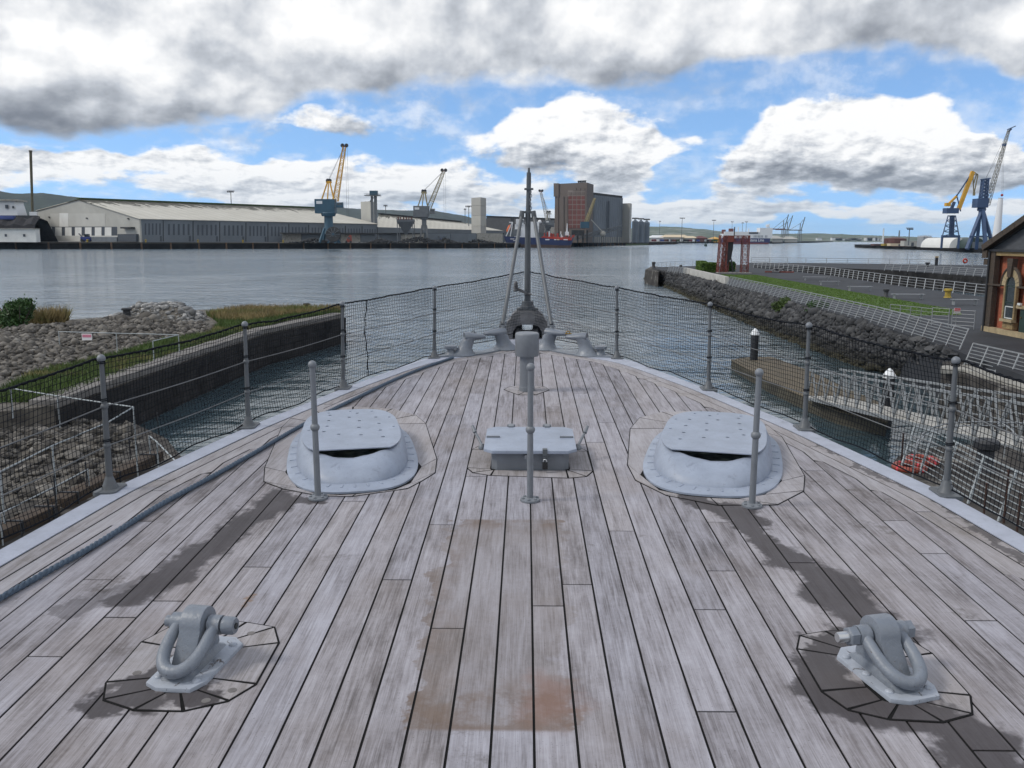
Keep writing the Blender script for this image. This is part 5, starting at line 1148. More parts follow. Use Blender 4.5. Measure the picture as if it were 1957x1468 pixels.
for x, y, w_, lb in ((1354, 521, 2.6, 'bright green clipped box hedge beside the red lattice tower'), (1342, 517, 1.4, 'small bright clipped hedge at the end of the row'), (1394, 519, 1.8, 'dark green clipped hedge behind the black curved plate')):
    p = onz(x, y, PZ); t = thing('hedge', lb, 'hedge', p, group='clipped hedges on the pier'); n = 3000; r_ = np.random.default_rng(x); q = r_.uniform(-1, 1, (n, 3)); ax = r_.integers(0, 3, n); q[np.arange(n), ax] = np.sign(q[np.arange(n), ax]) * r_.uniform(.9, 1.06, n)
    q = q * np.array([w_ / 2, 1.0, .75]) + np.array(p + Vector((0, 1.0, .8))); Rm = rot_rand(r_, n); V = np.einsum('nij,kj->nki', Rm, np.array([[-1, -.6, 0], [1, -.5, 0], [.8, .6, 0], [-1, .6, 0]]) * .11) + q[:, None]; big_mesh('foliage', V.reshape(-1, 3), np.arange(n * 4).reshape(-1, 4), 'leaf_hedge' if x < 1390 else 'leaf', t)
    MB().box(p + Vector((0, 1.0, .72)), (w_ * .9, 1.8, 1.36)).obj('core', 'leaf', t)
# red lattice gantry and the black plate
YG = onz(1378, 522, PZ).y
def gp_(x, y, dy=0): return at(x, y, YG + dy)
t = thing('lattice_gantry', 'rust red lattice gantry of two towers joined by a beam', 'gantry', onz(1400, 522, PZ))
tw = MB(); tw.lattice(Vector((gp_(1378, 521).x, YG, PZ - .05)), gp_(1383, 450), 1.25, 1.15, 7, .07, cross=True); tw.obj('tower', 'rust_red', t)
tw = MB(); tw.lattice(Vector((gp_(1390, 521).x, YG + 2.2, PZ - .05)), gp_(1391, 451, 2.2), 1.0, 1.0, 7, .07, cross=True); tw.obj('tower', 'rust_red', t)
tw = MB(); tw.lattice(Vector((gp_(1422, 521).x, YG, PZ - .05)), gp_(1425.5, 450), 1.05, 1.05, 7, .06, cross=True); tw.obj('tower', 'rust_red', t)
tw = MB(); tw.lattice(gp_(1384, 456.5), gp_(1431, 456.5), .95, .95, 8, .06); tw.obj('beam', 'rust_red', t)
MB().box(gp_(1397, 456.5, -.6), (.95, .12, 1.0)).obj('panel', 'rust_red', t); MB().box(Vector((gp_(1402, 522).x, YG, PZ + .06)), (5.4, 1.6, .16)).obj('footing', 'concrete', t)
t = thing('curved_plate', 'tall black curved steel plate leaning within the red gantry', 'sculpture', onz(1392, 521, PZ))
plate = [(1390.5, 459), (1402, 459), (1401, 475), (1397.5, 494), (1392, 503), (1386.5, 515), (1384, 515), (1385.5, 488), (1388.5, 470)]
mb = MB(); P = [gp_(x, y, .35) for x, y in plate]; n = len(P); mb.add(P + [p + Vector((0, .55, 0)) for p in P], [tuple(range(n)), tuple(range(2 * n - 1, n - 1, -1))] + [(i, (i + 1) % n, n + (i + 1) % n, n + i) for i in range(n)]); mb.obj('plate', 'black_steel', t, bevel=.03)
MB().beam(gp_(1397, 494, .6), Vector((gp_(1403, 520).x, YG + .6, PZ)), .18).obj('prop', 'black_steel', t); MB().beam(gp_(1404, 434, .6), gp_(1402.5, 462, .6), .14).obj('mast', 'black_steel', t)
MB().beam(gp_(1386, 512, .6), Vector((gp_(1386, 521).x, YG + .6, PZ)), .25).obj('foot', 'black_steel', t)

# ------------------------------------------------------------------ brick pump house on the edge of the frame
XW = 28.3
def wp(x, y, off=0): d = ray(x, y); return CAM + d * ((XW + off) / d.x)
brick_mat('brick_red', (.44, .115, .055), (.35, .085, .045), (.25, .14, .09), 1, .235, .078, .4, .15)
brick_mat('brick_brown', (.085, .06, .042), (.055, .042, .032), (.04, .035, .03), 1, .235, .078, .4, .4)
brick_mat('brick_cream', (.36, .26, .12), (.27, .19, .09), (.16, .12, .07), 1, .235, .078, .4, .35)
mat('slate', (.075, .08, .088), .6, var=.3, scale=2, bump=.3, stretch=(1, 1, 8)); mat('sandstone', (.34, .27, .16), .85, var=.25, scale=3, bump=.3)
mat('window_glass', (.022, .03, .034), .08, var=.3, scale=1, spec=.8); mat('green_paint', (.015, .035, .028), .5); mat('white_frame', (.6, .62, .6), .5)
Y0 = wp(1885.5, 600).y; Y1 = 36.0; ZE = wp(1894, 481).z; YM = (Y0 + Y1) / 2 - 1.0; ZA = ZE + (Y0 - YM) * .40
t = thing('brick_building', 'red and brown brick pump house with arched window and slate gable', 'building', (XW + 4, (Y0 + Y1) / 2, PZ))
def wquad(name, y0, y1, z0, z1, mt, proud=.0, parent=t, thick=.3): return MB().box(((XW - proud) + thick / 2, (y0 + y1) / 2, (z0 + z1) / 2), (thick, abs(y1 - y0), z1 - z0)).obj(name, mt, parent)
MB().box((XW + 4.35, (Y0 + Y1) / 2, (PZ + ZE) / 2), (8.0, Y0 - Y1 - .1, ZE - PZ)).obj('wall', 'brick_red', t)
yp = wp(1898.5, 580).y; ywl, ywr = wp(1923, 570).y, wp(1941, 570).y
zs = wp(1935, 547).z; zb = wp(1935, 611).z; ywc = (ywl + ywr) / 2; rw_ = (ywl - ywr) / 2
wquad('corner_pier', Y0, yp, PZ, ZE, 'brick_brown', .14)
wquad('cornice', Y0 + .1, Y1, wp(1925, 489).z, ZE + .02, 'brick_cream', .10); wquad('eaves_board', Y0 + .25, Y1, ZE + .02, ZE + .16, 'black_steel', .22)
wquad('plinth', Y0 + .1, Y1, PZ - .1, wp(1907, 631).z + .12, 'sandstone', .20)
zst = wp(1910, 545).z; wquad('string_course', Y0 + .06, ywl + .42, zst - .05, zst + .05, 'brick_brown', .2); wquad('string_course', ywr - .42, Y1, zst - .05, zst + .05, 'brick_brown', .2)
# arched window: glass, frame, voussoirs, sill
ag = [(ywl, zb), (ywr, zb)] + [(ywc - rw_ * math.cos(a_), zs + rw_ * 1.15 * math.sin(a_)) for a_ in np.linspace(0, math.pi, 15)]
wn = MB(); wn.poly_plane([(y - ywc, z) for y, z in ag], (XW + .005, ywc, 0), (0, 1, 0), (0, 0, 1), -.03); wn = wn.obj('window', 'window_glass', t)
fr_ = MB(); fr_.tube([(XW - .02, y, z) for y, z in ag], .045, 6, closed=True); fr_.beam((XW - .02, ywl, zs), (XW - .02, ywr, zs), .06); fr_.beam((XW - .02, ywl, (zs + zb) / 2), (XW - .02, ywr, (zs + zb) / 2), .06); fr_.obj('window_frame', 'green_paint', wn)
fr2 = MB(); fr2.beam((XW - .03, ywl - .08, zb + .05), (XW - .03, ywr + .08, zb + .05), .05); fr2.beam((XW - .03, ywl - .08, zb + .7), (XW - .03, ywr + .08, zb + .7), .05); fr2.beam((XW - .03, ywl - .08, zb + .05), (XW - .03, ywl - .08, zb + .7), .05); fr2.obj('white_sash', 'white_frame', wn)
for s_ in (-1, 1): MB().box((XW - .02, ywc + s_ * (rw_ + .09), (zs + zb) / 2), (.16, .15, zs - zb)).obj('jamb', 'brick_cream', t)
for k in range(11):
    a0, a1 = math.pi * k / 11 + .015, math.pi * (k + 1) / 11 - .015
    pv = [(ywc - (rw_ + .03) * math.cos(a0), zs + (rw_ * 1.15 + .03) * math.sin(a0)), (ywc - (rw_ + .42) * math.cos(a0), zs + (rw_ * 1.15 + .42) * math.sin(a0)), (ywc - (rw_ + .42) * math.cos(a1), zs + (rw_ * 1.15 + .42) * math.sin(a1)), (ywc - (rw_ + .03) * math.cos(a1), zs + (rw_ * 1.15 + .03) * math.sin(a1))]
    MB().poly_plane([(y - ywc, z) for y, z in pv], (XW + .05, ywc, 0), (0, 1, 0), (0, 0, 1), -.16).obj('voussoir', 'sandstone', t)
hood = MB(); hood.tube([(XW - .08, ywc - (rw_ + .50) * math.cos(a_), zs + (rw_ * 1.15 + .50) * math.sin(a_)) for a_ in np.linspace(0, math.pi, 19)], .09, 6); hood.obj('hood_mould', 'brick_brown', t)
MB().poly_plane([(-.16, zs + rw_ * 1.15 - .05), (.16, zs + rw_ * 1.15 - .05), (.30, zs + rw_ * 1.15 + 1.0), (-.30, zs + rw_ * 1.15 + 1.0)], (XW + .05, ywc, 0), (0, 1, 0), (0, 0, 1), -.30).obj('keystone', 'brick_brown', t)
wquad('sill', ywl + .15, ywr - .15, zb - .16, zb - .01, 'sandstone', .22); wquad('apron_panel', ywl + .05, ywr - .05, PZ + .35, zb - .17, 'brick_cream', .06)
yd = wp(1950, 600).y; dr = wquad('door', yd, yd - 1.0, PZ + .1, wp(1950, 590).z, 'green_paint', .02); wquad('lintel', yd + .3, yd - 1.3, wp(1950, 590).z, wp(1950, 584).z, 'sandstone', .12); MB().box((XW - .15, yd - .1, wp(1950, 581).z), (.12, .3, .12)).obj('lamp', 'white_frame', t)
MB().ball((XW - .05, yd - .15, PZ + 1.1), .04, 8, 6).obj('door_handle', 'brass', dr)
gb = MB(); gb.poly_plane([(Y0 + .1 - YM, ZE + .16), (Y1 - YM, ZE + .16), (0, ZA)], (XW + .15, YM, 0), (0, 1, 0), (0, 0, 1), -.12); gb.obj('gable', 'slate', t)
for s_, yy in ((1, Y0 + .35), (-1, Y1 - .3)):
    rf = MB(); rf.add([(XW - .35, yy, ZE + .05), (XW - .35, YM, ZA + .15), (XW + 8.5, YM, ZA + .15), (XW + 8.5, yy, ZE + .05), (XW - .35, yy, ZE + .30), (XW - .35, YM, ZA + .42), (XW + 8.5, YM, ZA + .42), (XW + 8.5, yy, ZE + .30)], [(3, 2, 1, 0), (4, 5, 6, 7), (0, 1, 5, 4), (2, 3, 7, 6), (1, 2, 6, 5), (3, 0, 4, 7)]); rf.obj('roof', 'slate', t)
    n = 9
    for k in range(n):
        p, q = Vector((XW - .30, yy, ZE + .22)).lerp(Vector((XW - .30, YM, ZA + .34)), k / n), Vector((XW - .30, yy, ZE + .22)).lerp(Vector((XW - .30, YM, ZA + .34)), (k + .96) / n); MB().beam(p, q, .34, .34).obj('verge_stone', 'brick_brown', t)
MB().tube([(XW - .22, Y0 - .12, PZ), (XW - .22, Y0 - .12, ZE)], .06, 8).obj('downpipe', 'black_steel', t)
MB().box((XW - .15, Y0 + .2, ZE - .15), (.4, .5, .45)).obj('corbel', 'brick_brown', t); MB().box((XW - .1, Y0 + .15, ZE - .6), (.35, .4, .35)).obj('corbel', 'brick_brown', t)

# ------------------------------------------------------------------ pontoon, gangway and jetty
PT = .62
t = thing('pontoon', 'long floating pontoon with brown deck and dark sides', 'pontoon', onz(1560, 745, 0))
pp = pxpoly([(1398, 688), (1430, 683), (1474, 682), (1540, 706), (1700, 778), (1694, 806), (1600, 784), (1546, 762), (1470, 728)], PT)
MB().prism(pp, -.5, PT - .06).obj('float', 'pontoon_side', t, bevel=.03); c = Vector((sum(p[0] for p in pp) / 9, sum(p[1] for p in pp) / 9))
MB().prism([(c.x + (x - c.x) * 1.01, c.y + (y - c.y) * 1.01) for x, y in pp], PT - .062, PT).obj('deck', 'pontoon_top', t, bevel=.01)
for x, y, lb in ((1583, 734, 'first white fender buoy hanging on the pontoon'), (1494, 748, 'white fender buoy hanging low on the pontoon side')):
    pass
for x, y, lb in ((1468, 731, 'small white fender hanging near the pontoon end'), (1494, 745, 'small white fender hanging near the middle of the pontoon')):
    p = onz(x, y, .35); t2 = thing('fender', lb, 'fender', p - Vector((0, 0, .2)), group='white fenders on the pontoon'); MB().lathe([(.03, -.2), (.10, -.13), (.11, .05), (.05, .15), (.02, .22)], 12, p).obj('float', 'white_cap', t2, smooth=60); MB().tube([p + Vector((0, 0, .2)), p + Vector((.1, .1, .32))], .012, 5).obj('line', 'wire', t2)
mb = MB()
for k, (x, yt, yb_, lb) in enumerate(((1437, 640, 690, 'black mooring pile with white cone at the pontoon end'), (1684, 722, 800, 'black mooring pile with white cone behind the gangway'))):
    p = onz(x, yb_, PT) + (Vector((.25, .5, 0)) if k == 0 else Vector((.6, .9, 0))); zt = at(x, yt, p.y).z; t = thing('mooring_pile', lb, 'pile', (p.x, p.y, 0), group='mooring piles of the pontoon')
    MB().lathe([(.24, -3), (.24, zt)], 20, (p.x, p.y, 0)).obj('pile', 'black_steel', t, smooth=40)
    MB().lathe([(.27, zt), (.27, zt + .10), (.16, zt + .28), (.05, zt + .40)], 20, (p.x, p.y, 0)).obj('cone_cap', 'white_cap', t, smooth=40)
# gangway: two triangulated side trusses and a deck
g0a, g1a = onz(1537, 726, PT + .35), onz(1990, 800, 2.35); 
g0n, g1n = onz(1542, 757, PT + .2), onz(1985, 862, 2.2)
dirg = (g1n - g0n); perp = Vector((dirg.y, -dirg.x, 0)).normalized(); perp = perp if perp.y > 0 else -perp; wG = 1.5
t = thing('gangway', 'aluminium truss gangway rising from the pontoon to the jetty', 'gangway', g0n)
for k in range(18):
    p, q = g0n.lerp(g1n, k / 18), g0n.lerp(g1n, (k + .97) / 18); MB().add([p, q, q + perp * wG, p + perp * wG] + [x + Vector((0, 0, -.06)) for x in (p, q, q + perp * wG, p + perp * wG)], [(0, 1, 2, 3), (7, 6, 5, 4), (0, 4, 5, 1), (1, 5, 6, 2), (2, 6, 7, 3), (3, 7, 4, 0)]).obj('deck_panel', 'concrete_light', t)
for s_ in (0, 1):
    b0, b1 = g0n + perp * wG * s_, g1n + perp * wG * s_; upv = Vector((0, 0, 1.25)); MB().beam(b0 - Vector((0, 0, .1)), b1 - Vector((0, 0, .1)), .09, .14).obj('bottom_chord', 'galv', t); MB().beam(b0 + upv, b1 + upv, .08).obj('top_chord', 'galv', t); MB().beam(b0 + upv * .55, b1 + upv * .55, .035).obj('mid_rail', 'galv', t)
    n = 16
    for k in range(n):
        p, q, m_ = b0.lerp(b1, k / n), b0.lerp(b1, (k + 1) / n), b0.lerp(b1, (k + .5) / n) + upv; MB().beam(p, m_, .06).obj('strut', 'galv', t); MB().beam(m_, q, .06).obj('strut', 'galv', t)
# jetty beside the ship
JZ = 2.0
jt = pxpoly([(1692, 908), (1716, 872), (1760, 858), (1840, 850), (2000, 850), (2300, 900), (2300, 1260), (2080, 1130), (1880, 1022), (1770, 955)], JZ)
tag(MB().prism(jt, -3, JZ).obj('jetty', 'concrete_dirty'), 'dirty concrete jetty beside the ship', 'jetty', kind='structure')
a_, b_ = onz(1690, 905, JZ - .1), onz(1850, 1005, JZ - .1); t = thing('timber_fender', 'pale timber fender beam along the jetty edge', 'fender', (a_ + b_) / 2); MB().beam(a_ + Vector((-.15, 0, 0)), b_ + Vector((-.15, 0, 0)), .28, .34).obj('beam', 'timber_brown', t, bevel=.04); MB().beam(a_ + Vector((-.12, 0, -.5)), b_ + Vector((-.12, 0, -.5)), .24, .3).obj('lower_beam', 'timber_dark', t, bevel=.04)
railing('white leaning railing along the jetty edge beside the ship', [onz(1722, 893, JZ), onz(1757, 905, JZ), onz(1799, 930, JZ), onz(1850, 962, JZ), onz(1908, 996, JZ), onz(2000, 1048, JZ)], 1.1, (.30, .08, 1), 9, 2.2, .009, .024, 'white railings of the jetty', 'white_pipe')
t = thing('handrail', 'curved tubular handrail at the head of the jetty', 'railing', onz(1745, 875, JZ))
for off in (0, .35):
    P = [onz(x, y, JZ + 1.0 - off) for x, y in ((1748, 862 + off * 20), (1752, 846 + off * 20), (1765, 828 + off * 20), (1785, 816 + off * 20), (1812, 809 + off * 20), (1860, 806 + off * 20), (1990, 810 + off * 20))]; MB().tube(P, .022, 7).obj('rail', 'galv', t, smooth=60)
for x, y in ((1748, 862), (1812, 809), (1860, 806), (1925, 808)): p = onz(x, y, JZ + 1.0); MB().tube([p, Vector((p.x, p.y, JZ))], .022, 7).obj('post', 'galv', t)
t = thing('handrail', 'bent tubular handrail beside the jetty bollard', 'railing', onz(1900, 880, JZ)); P = [onz(x, y, JZ + z) for x, y, z in ((1902, 855, .0), (1906, 812, 1), (1912, 806, 1.05), (1935, 823, 1), (1952, 843, .95), (1948, 880, 0))]; MB().tube(P, .022, 7).obj('rail', 'galv', t, smooth=60); MB().tube([P[0], P[0] + Vector((0, 0, -.05))], .05, 8).obj('foot', 'galv', t)
bollard(onz(1881, 900, JZ), .85, .24, 'black_steel', 'large black bollard on the jetty beside the gangway', 'mooring bollards', 1.35)
for i, (x, y, lb) in enumerate(((1738, 893, 'orange lifebuoy lying flat nearest the jetty edge'), (1762, 884, 'orange lifebuoy lying behind the other on the jetty'))):
    p = onz(x, y, JZ + .06); t = thing('lifebuoy', lb, 'lifebuoy', p - Vector((0, 0, .06)), group='lifebuoys on the jetty'); MB().tube([p + Vector((.36 * math.cos(a_), .36 * math.sin(a_), .06 * i)) for a_ in np.linspace(0, 2 * math.pi, 25)[:-1]], .085, 10, closed=True).obj('ring', 'orange', t, smooth=60)
    for k in range(4): a_ = k * math.pi / 2 + .4; c_ = p + Vector((.36 * math.cos(a_), .36 * math.sin(a_), .06 * i)); MB().tube([c_ + Vector((-math.sin(a_) * s_, math.cos(a_) * s_, 0)) for s_ in (-.03, .03)], .088, 10).obj('band', 'sign_red', t)
for i, (x, yb_, yt) in enumerate(((1722, 890, 828), (1918, 1000, 900), (1880, 985, 925), (1943, 1020, 945))):
    p = onz(x, yb_, JZ); q = at(x, yt, p.y); t = thing('iron_stake', ['rusty iron stake at the water corner of the jetty', 'tall rusty stake behind the white jetty railing', 'short rusty stake between the jetty railing posts', 'rusty stake at the ship side of the jetty'][i], 'stake', p, group='iron stakes on the jetty'); MB().tube([p, Vector((p.x, p.y, q.z))], .025, 6).obj('shaft', 'pile_rust', t); MB().ball(Vector((p.x, p.y, q.z)), .035, 8, 5).obj('tip', 'pile_rust', t)
# ================================================================== the far shore
FQ = 4.3                                                   # height of the far wharf
mat('wharf_face', (.016, .016, .017), .9, spec=.1, var=.5, scale=.15, bump=.3); mat('wharf_top', (.13, .125, .12), .9, var=.3, scale=.05)
mat('shed_beige', (.40, .395, .36), .8, var=.10, scale=.08); mat('shed_panel', (.46, .455, .42), .8, var=.08, scale=.1); mat('shed_white', (.66, .66, .63), .8, var=.08, scale=.2)
mat('shed_blue_grey', (.135, .155, .175), .7, var=.15, scale=.06, col2=(.10, .115, .13)); mat('dark_slot', (.055, .065, .08), .6, var=.2)
mat('silo_brown', (.115, .095, .085), .85, var=.14, scale=.06); mat('silo_red', (.125, .042, .038), .8, var=.18, scale=.15); mat('silo_grid', (.19, .16, .145), .8, var=.1)
mat('silo_grey', (.145, .165, .19), .8, var=.14, scale=.05); mat('silo_cream', (.36, .355, .33), .8, var=.08, scale=.05); mat('bin_steel', (.13, .155, .185), .45, metal=.3, var=.15, scale=.08)
mat('crane_blue', (.025, .075, .115), .55, var=.2, scale=.2); mat('crane_yellow', (.62, .33, .03), .55, var=.15, scale=.3); mat('crane_drab', (.24, .20, .10), .6, var=.2, scale=.3); mat('crane_grey', (.12, .13, .14), .6, var=.2, scale=.3)
mat('crane_navy', (.035, .07, .15), .55, var=.2, scale=.1); mat('crane_pale', (.30, .29, .26), .6, var=.15, scale=.3); mat('far_rope', (.10, .10, .11), .7)
mat('ship_blue', (.022, .035, .105), .45, var=.15, scale=.06); mat('ship_boot', (.085, .055, .045), .6, var=.3, scale=.1); mat('ship_white', (.66, .67, .68), .5, var=.06); mat('ship_red', (.36, .035, .02), .55, var=.2, scale=.2); mat('boat_orange', (.62, .13, .03), .5)
mat('ferry_blue', (.016, .022, .10), .4, var=.1, scale=.05); mat('ferry_red', (.13, .02, .03), .5, var=.1); mat('tan_roof', (.58, .48, .33), .8, var=.06, scale=.02); mat('chimney_drab', (.085, .075, .04), .8, var=.3, scale=.1); mat('tank_steel', (.36, .37, .38), .4, metal=.35, var=.15, scale=.1)
mat('tank_rust', (.11, .045, .038), .7, var=.25, scale=.1); mat('coal', (.018, .017, .020), .9, var=.5, scale=.5, bump=.6); mat('tarp_blue', (.03, .05, .20), .6, var=.3, scale=.1); mat('moss_green', (.04, .065, .02), .9, var=.4, scale=.2)
mat('pile_brown', (.10, .06, .035), .9, var=.4, scale=.3); mat('scrap_dark', (.035, .036, .038), .9, var=.5, scale=.3); mat('tower_white', (.72, .73, .74), .4, var=.03)
def roof_mat():
    m = D.materials.new('shed_roof'); m.use_nodes = True; nt = m.node_tree; g = G(nt); b = nt.nodes['Principled BSDF']; co = g.n('ShaderNodeTexCoord').outputs['UV']; ob = g.n('ShaderNodeTexCoord').outputs['Object']; x, y, z = g.sep(co)
    base = g.ramp(g.noise(ob, .05, 6, .65), [(.3, (.44, .42, .36)), (.7, (.54, .52, .455))])
    n = g.noise(g.vm('MULTIPLY', co, (60, 5, 1)), 1.0, 7, .7, .6); moss = g.step(g.m('ADD', n, g.m('MULTIPLY', g.m('SUBTRACT', y, .66), .85)), .55, .63)
    c = g.mix(moss, base, (.055, .052, .036)); wv = g.n('ShaderNodeTexWave', {'Vector': co, 'Scale': 9.0, 'Distortion': .2}); c = g.mix(g.m('MULTIPLY', wv.outputs[1], .16), c, (.22, .21, .19))
    nt.links.new(c, b.inputs['Base Color']); b.inputs['Roughness'].default_value = .85; MATS['shed_roof'] = m
roof_mat()
def uv_quad(name, pts, mt, parent, thick=.4):
    """roof slope: eave a, eave b, ridge b, ridge a"""
    a_, b_, c_, d_ = [Vector(p) for p in pts]; nn = (b_ - a_).cross(d_ - a_).normalized(); nn = nn if nn.z > 0 else -nn; M = MW[parent.as_pointer()].inverted(); P = [a_, b_, c_, d_] + [p - nn * thick for p in (a_, b_, c_, d_)]
    me = D.meshes.new(name); me.from_pydata([tuple(M @ p) for p in P], [], [(0, 1, 2, 3), (7, 6, 5, 4), (0, 4, 5, 1), (1, 5, 6, 2), (2, 6, 7, 3), (3, 7, 4, 0)]); uv = me.uv_layers.new(name='uv'); U = [(0, 0), (1, 0), (1, 1), (0, 1)] * 2
    for lp in me.loops: uv.data[lp.index].uv = U[lp.vertex_index]
    me.update(); me.materials.append(MATS[mt]); o = D.objects.new(name, me); COL.objects.link(o); o.parent = parent; return o
q_px = [(-400, 478.5), (-150, 477), (0, 476), (300, 476), (650, 475.5), (960, 474), (1100, 471.3), (1200, 469.3), (1292, 467)]
Q = [onz(x, y, 0) for x, y in q_px]; 
wh = [tuple(p[:2]) for p in Q] + [(Q[-1].x + 20, Q[-1].y + 120), (700, 3500), (-2600, 3500), (-2600, 600)]
tag(MB().prism(wh, -4, FQ).obj('far_wharf', 'wharf_face'), 'dark faced wharf along the far shore', 'wharf', kind='structure')
tag(MB().prism([(x * 1.0 + (0), y + 1.5) for x, y in wh], FQ - .5, FQ + .02).obj('wharf_paving', 'wharf_top'), 'concrete paving of the far wharf', 'paving', kind='structure')
t = thing('wharf_fendering', 'row of timber fender piles along the far wharf face', 'fender', (Q[3].x, Q[3].y - .6, 0))
for a_, b_ in zip(Q[1:-1], Q[2:]):
    L = (b_ - a_).length; n = max(1, int(L / 17))
    for k in range(n): p = a_.lerp(b_, (k + .5) / n); MB().box((p.x, p.y - .5, FQ / 2 - .6), (.9, .8, FQ + 1.0)).obj('fender_pile', 'pile_brown', t)
    MB().beam(a_ + Vector((0, -.3, FQ - .6)), b_ + Vector((0, -.3, FQ - .6)), .5, .8).obj('waling', 'timber_dark', t)
def ground(p): return Vector((p.x, p.y, FQ))
for x in (165, 277, 377, 463, 540): 
    p = onz(x, 475.9, 0) + Vector((0, 2.2, 0)); t = thing('bollard', 'tiny yellow bollard on the far wharf edge', 'bollard', ground(p), group='yellow bollards of the far wharf'); MB().lathe([(.5, 0), (.42, .9), (.7, 1.2), (.7, 1.6), (.4, 1.8)], 10, ground(p)).obj('post', 'yellow_paint', t)
def vplane(P, Q_):
    n = Vector((Q_.y - P.y, -(Q_.x - P.x), 0))
    def f(x, y, off=0): d = ray(x, y); return CAM + d * ((P - CAM).dot(n) / d.dot(n)) 
    return f
def fp(pts): return [Vector((kx(x) * Y, Y, 0)) for x, Y in pts]
def tower(mb, pts, ztop, zb=FQ): mb.prism([(p.x, p.y) for p in fp(pts)], zb, ztop); return mb
def zat(x, y, Y): return at(x, y, Y).z

# --- the long shed on the left, gable end towards us
C0 = fp([(270, 590)])[0]; dL = Vector((math.cos(R(52)), math.sin(R(52)), 0)); dG = Vector((-math.sin(R(52)), math.cos(R(52)), 0))
def solve(P, d, x): k = kx(x); t_ = (k * P.y - P.x) / (d.x - k * d.y); return P + d * t_
Ce = solve(C0, dL, 722); G1 = solve(C0, dG, 75); Gr = solve(C0, dG, 156)
pg = vplane(C0, G1); pw_ = vplane(C0, Ce)
zE = pg(270, 418).z; zR = pg(156, 380.5).z; zG1 = pg(76, 402).z
t = thing('warehouse', 'long beige roofed warehouse with its gable end lit beside the wharf', 'warehouse', (C0.x, C0.y, FQ))
gb = MB(); P = [C0, G1, Vector((G1.x, G1.y, zG1)), Vector((Gr.x, Gr.y, zR)), Vector((C0.x, C0.y, zE))]; P[0] = Vector((C0.x, C0.y, FQ)); P[1] = Vector((G1.x, G1.y, FQ)); gb.add(P + [p + dL * .6 for p in P], [(0, 1, 2, 3, 4), (9, 8, 7, 6, 5)] + [(i, (i + 1) % 5, 5 + (i + 1) % 5, 5 + i) for i in range(5)]); gb.obj('gable_wall', 'shed_beige', t)
lw = MB(); P = [Vector((C0.x, C0.y, FQ)), Vector((Ce.x, Ce.y, FQ)), Vector((Ce.x, Ce.y, zE)), Vector((C0.x, C0.y, zE))]; lw.add([p + dG * .05 for p in P] + [p + dG * .7 for p in P], [(0, 1, 2, 3), (7, 6, 5, 4), (0, 4, 5, 1), (1, 5, 6, 2), (2, 6, 7, 3), (3, 7, 4, 0)]); lw.obj('side_wall', 'shed_blue_grey', t)
ra, rb_ = Vector((Gr.x, Gr.y, zR)) - dL * .8, Vector((Gr.x, Gr.y, zR)) + dL * (Ce - C0).length; ea, eb = Vector((C0.x, C0.y, zE)) - dG * .8 - dL * .8, Vector((Ce.x, Ce.y, zE)) - dG * .8
uv_quad('roof', [ea, eb, rb_, ra], 'shed_roof', t); la, lb2 = Vector((G1.x, G1.y, zG1)) + dG * .5 - dL * .8, Vector((G1.x, G1.y, zG1)) + dG * .5 + dL * (Ce - C0).length; uv_quad('roof', [lb2, la, ra, rb_], 'shed_roof', t)
MB().beam(ra + Vector((0, 0, .5)), rb_ + Vector((0, 0, .5)), 3.5, 1.2).obj('ridge_vent', 'moss_green', t)
e3 = Vector((G1.x, G1.y, FQ)) + dL * (Ce - C0).length; bw2 = MB(); P = [Vector((Ce.x, Ce.y, FQ)), e3, Vector((e3.x, e3.y, zG1)), rb_ + Vector((0, 0, -.3)), Vector((Ce.x, Ce.y, zE))]; bw2.add(P + [p - dL * .4 for p in P], [(0, 1, 2, 3, 4), (9, 8, 7, 6, 5)] + [(i, (i + 1) % 5, 5 + (i + 1) % 5, 5 + i) for i in range(5)]); bw2.obj('end_wall', 'shed_beige', t)
def on_gable(name, x0, x1, y0, y1, mt, proud=.25):
    P = [pg(x0, y1), pg(x1, y1), pg(x1, y0), pg(x0, y0)]; P[0].z = max(P[0].z, FQ); P[1].z = max(P[1].z, FQ); q = -dL * proud; MB().add([p for p in P] + [p + q for p in P], [(3, 2, 1, 0), (4, 5, 6, 7), (0, 1, 5, 4), (1, 2, 6, 5), (2, 3, 7, 6), (3, 0, 4, 7)]).obj(name, mt, t)
on_gable('cladding', 96, 201, 408, 433, 'shed_panel', .12); on_gable('cladding', 114, 131, 407.5, 433.5, 'shed_white', .2)
on_gable('opening', 82, 224, 433.5, 459, 'dark_slot', .12)
for k in range(7): x = 87 + k * 19; on_gable('loading_door', x, x + 12.5, 434.5, 450.5, 'shed_white', .3)
on_gable('wall_base', 82, 232, 450.5, 462, 'shed_panel', .4); on_gable('canopy', 238, 258, 434, 437, 'scrap_dark', 3.0); on_gable('shutter', 239, 257, 437.5, 447, 'shed_panel', .2)
on_gable('dark_store', 230, 265, 447.5, 462, 'dark_slot', 2.0); on_gable('low_store', 170, 230, 453, 462, 'shed_blue_grey', 2.5)
for x, y in ((95, 414), (167, 416), (246, 417)): on_gable('wall_lamp', x - 1.2, x + 1.2, y, y + 2, 'black_steel', .8)
bays = 15
def on_side(name, x0, x1, y0, y1, mt, proud=.25):
    P = [pw_(x0, y1), pw_(x1, y1), pw_(x1, y0), pw_(x0, y0)]; q = -dG * proud; MB().add(P + [p + q for p in P], [(3, 2, 1, 0), (4, 5, 6, 7), (0, 1, 5, 4), (1, 2, 6, 5), (2, 3, 7, 6), (3, 0, 4, 7)]).obj(name, mt, t)
xb = [270, 312, 369, 420, 470, 512, 552, 590, 626, 660, 692, 721]
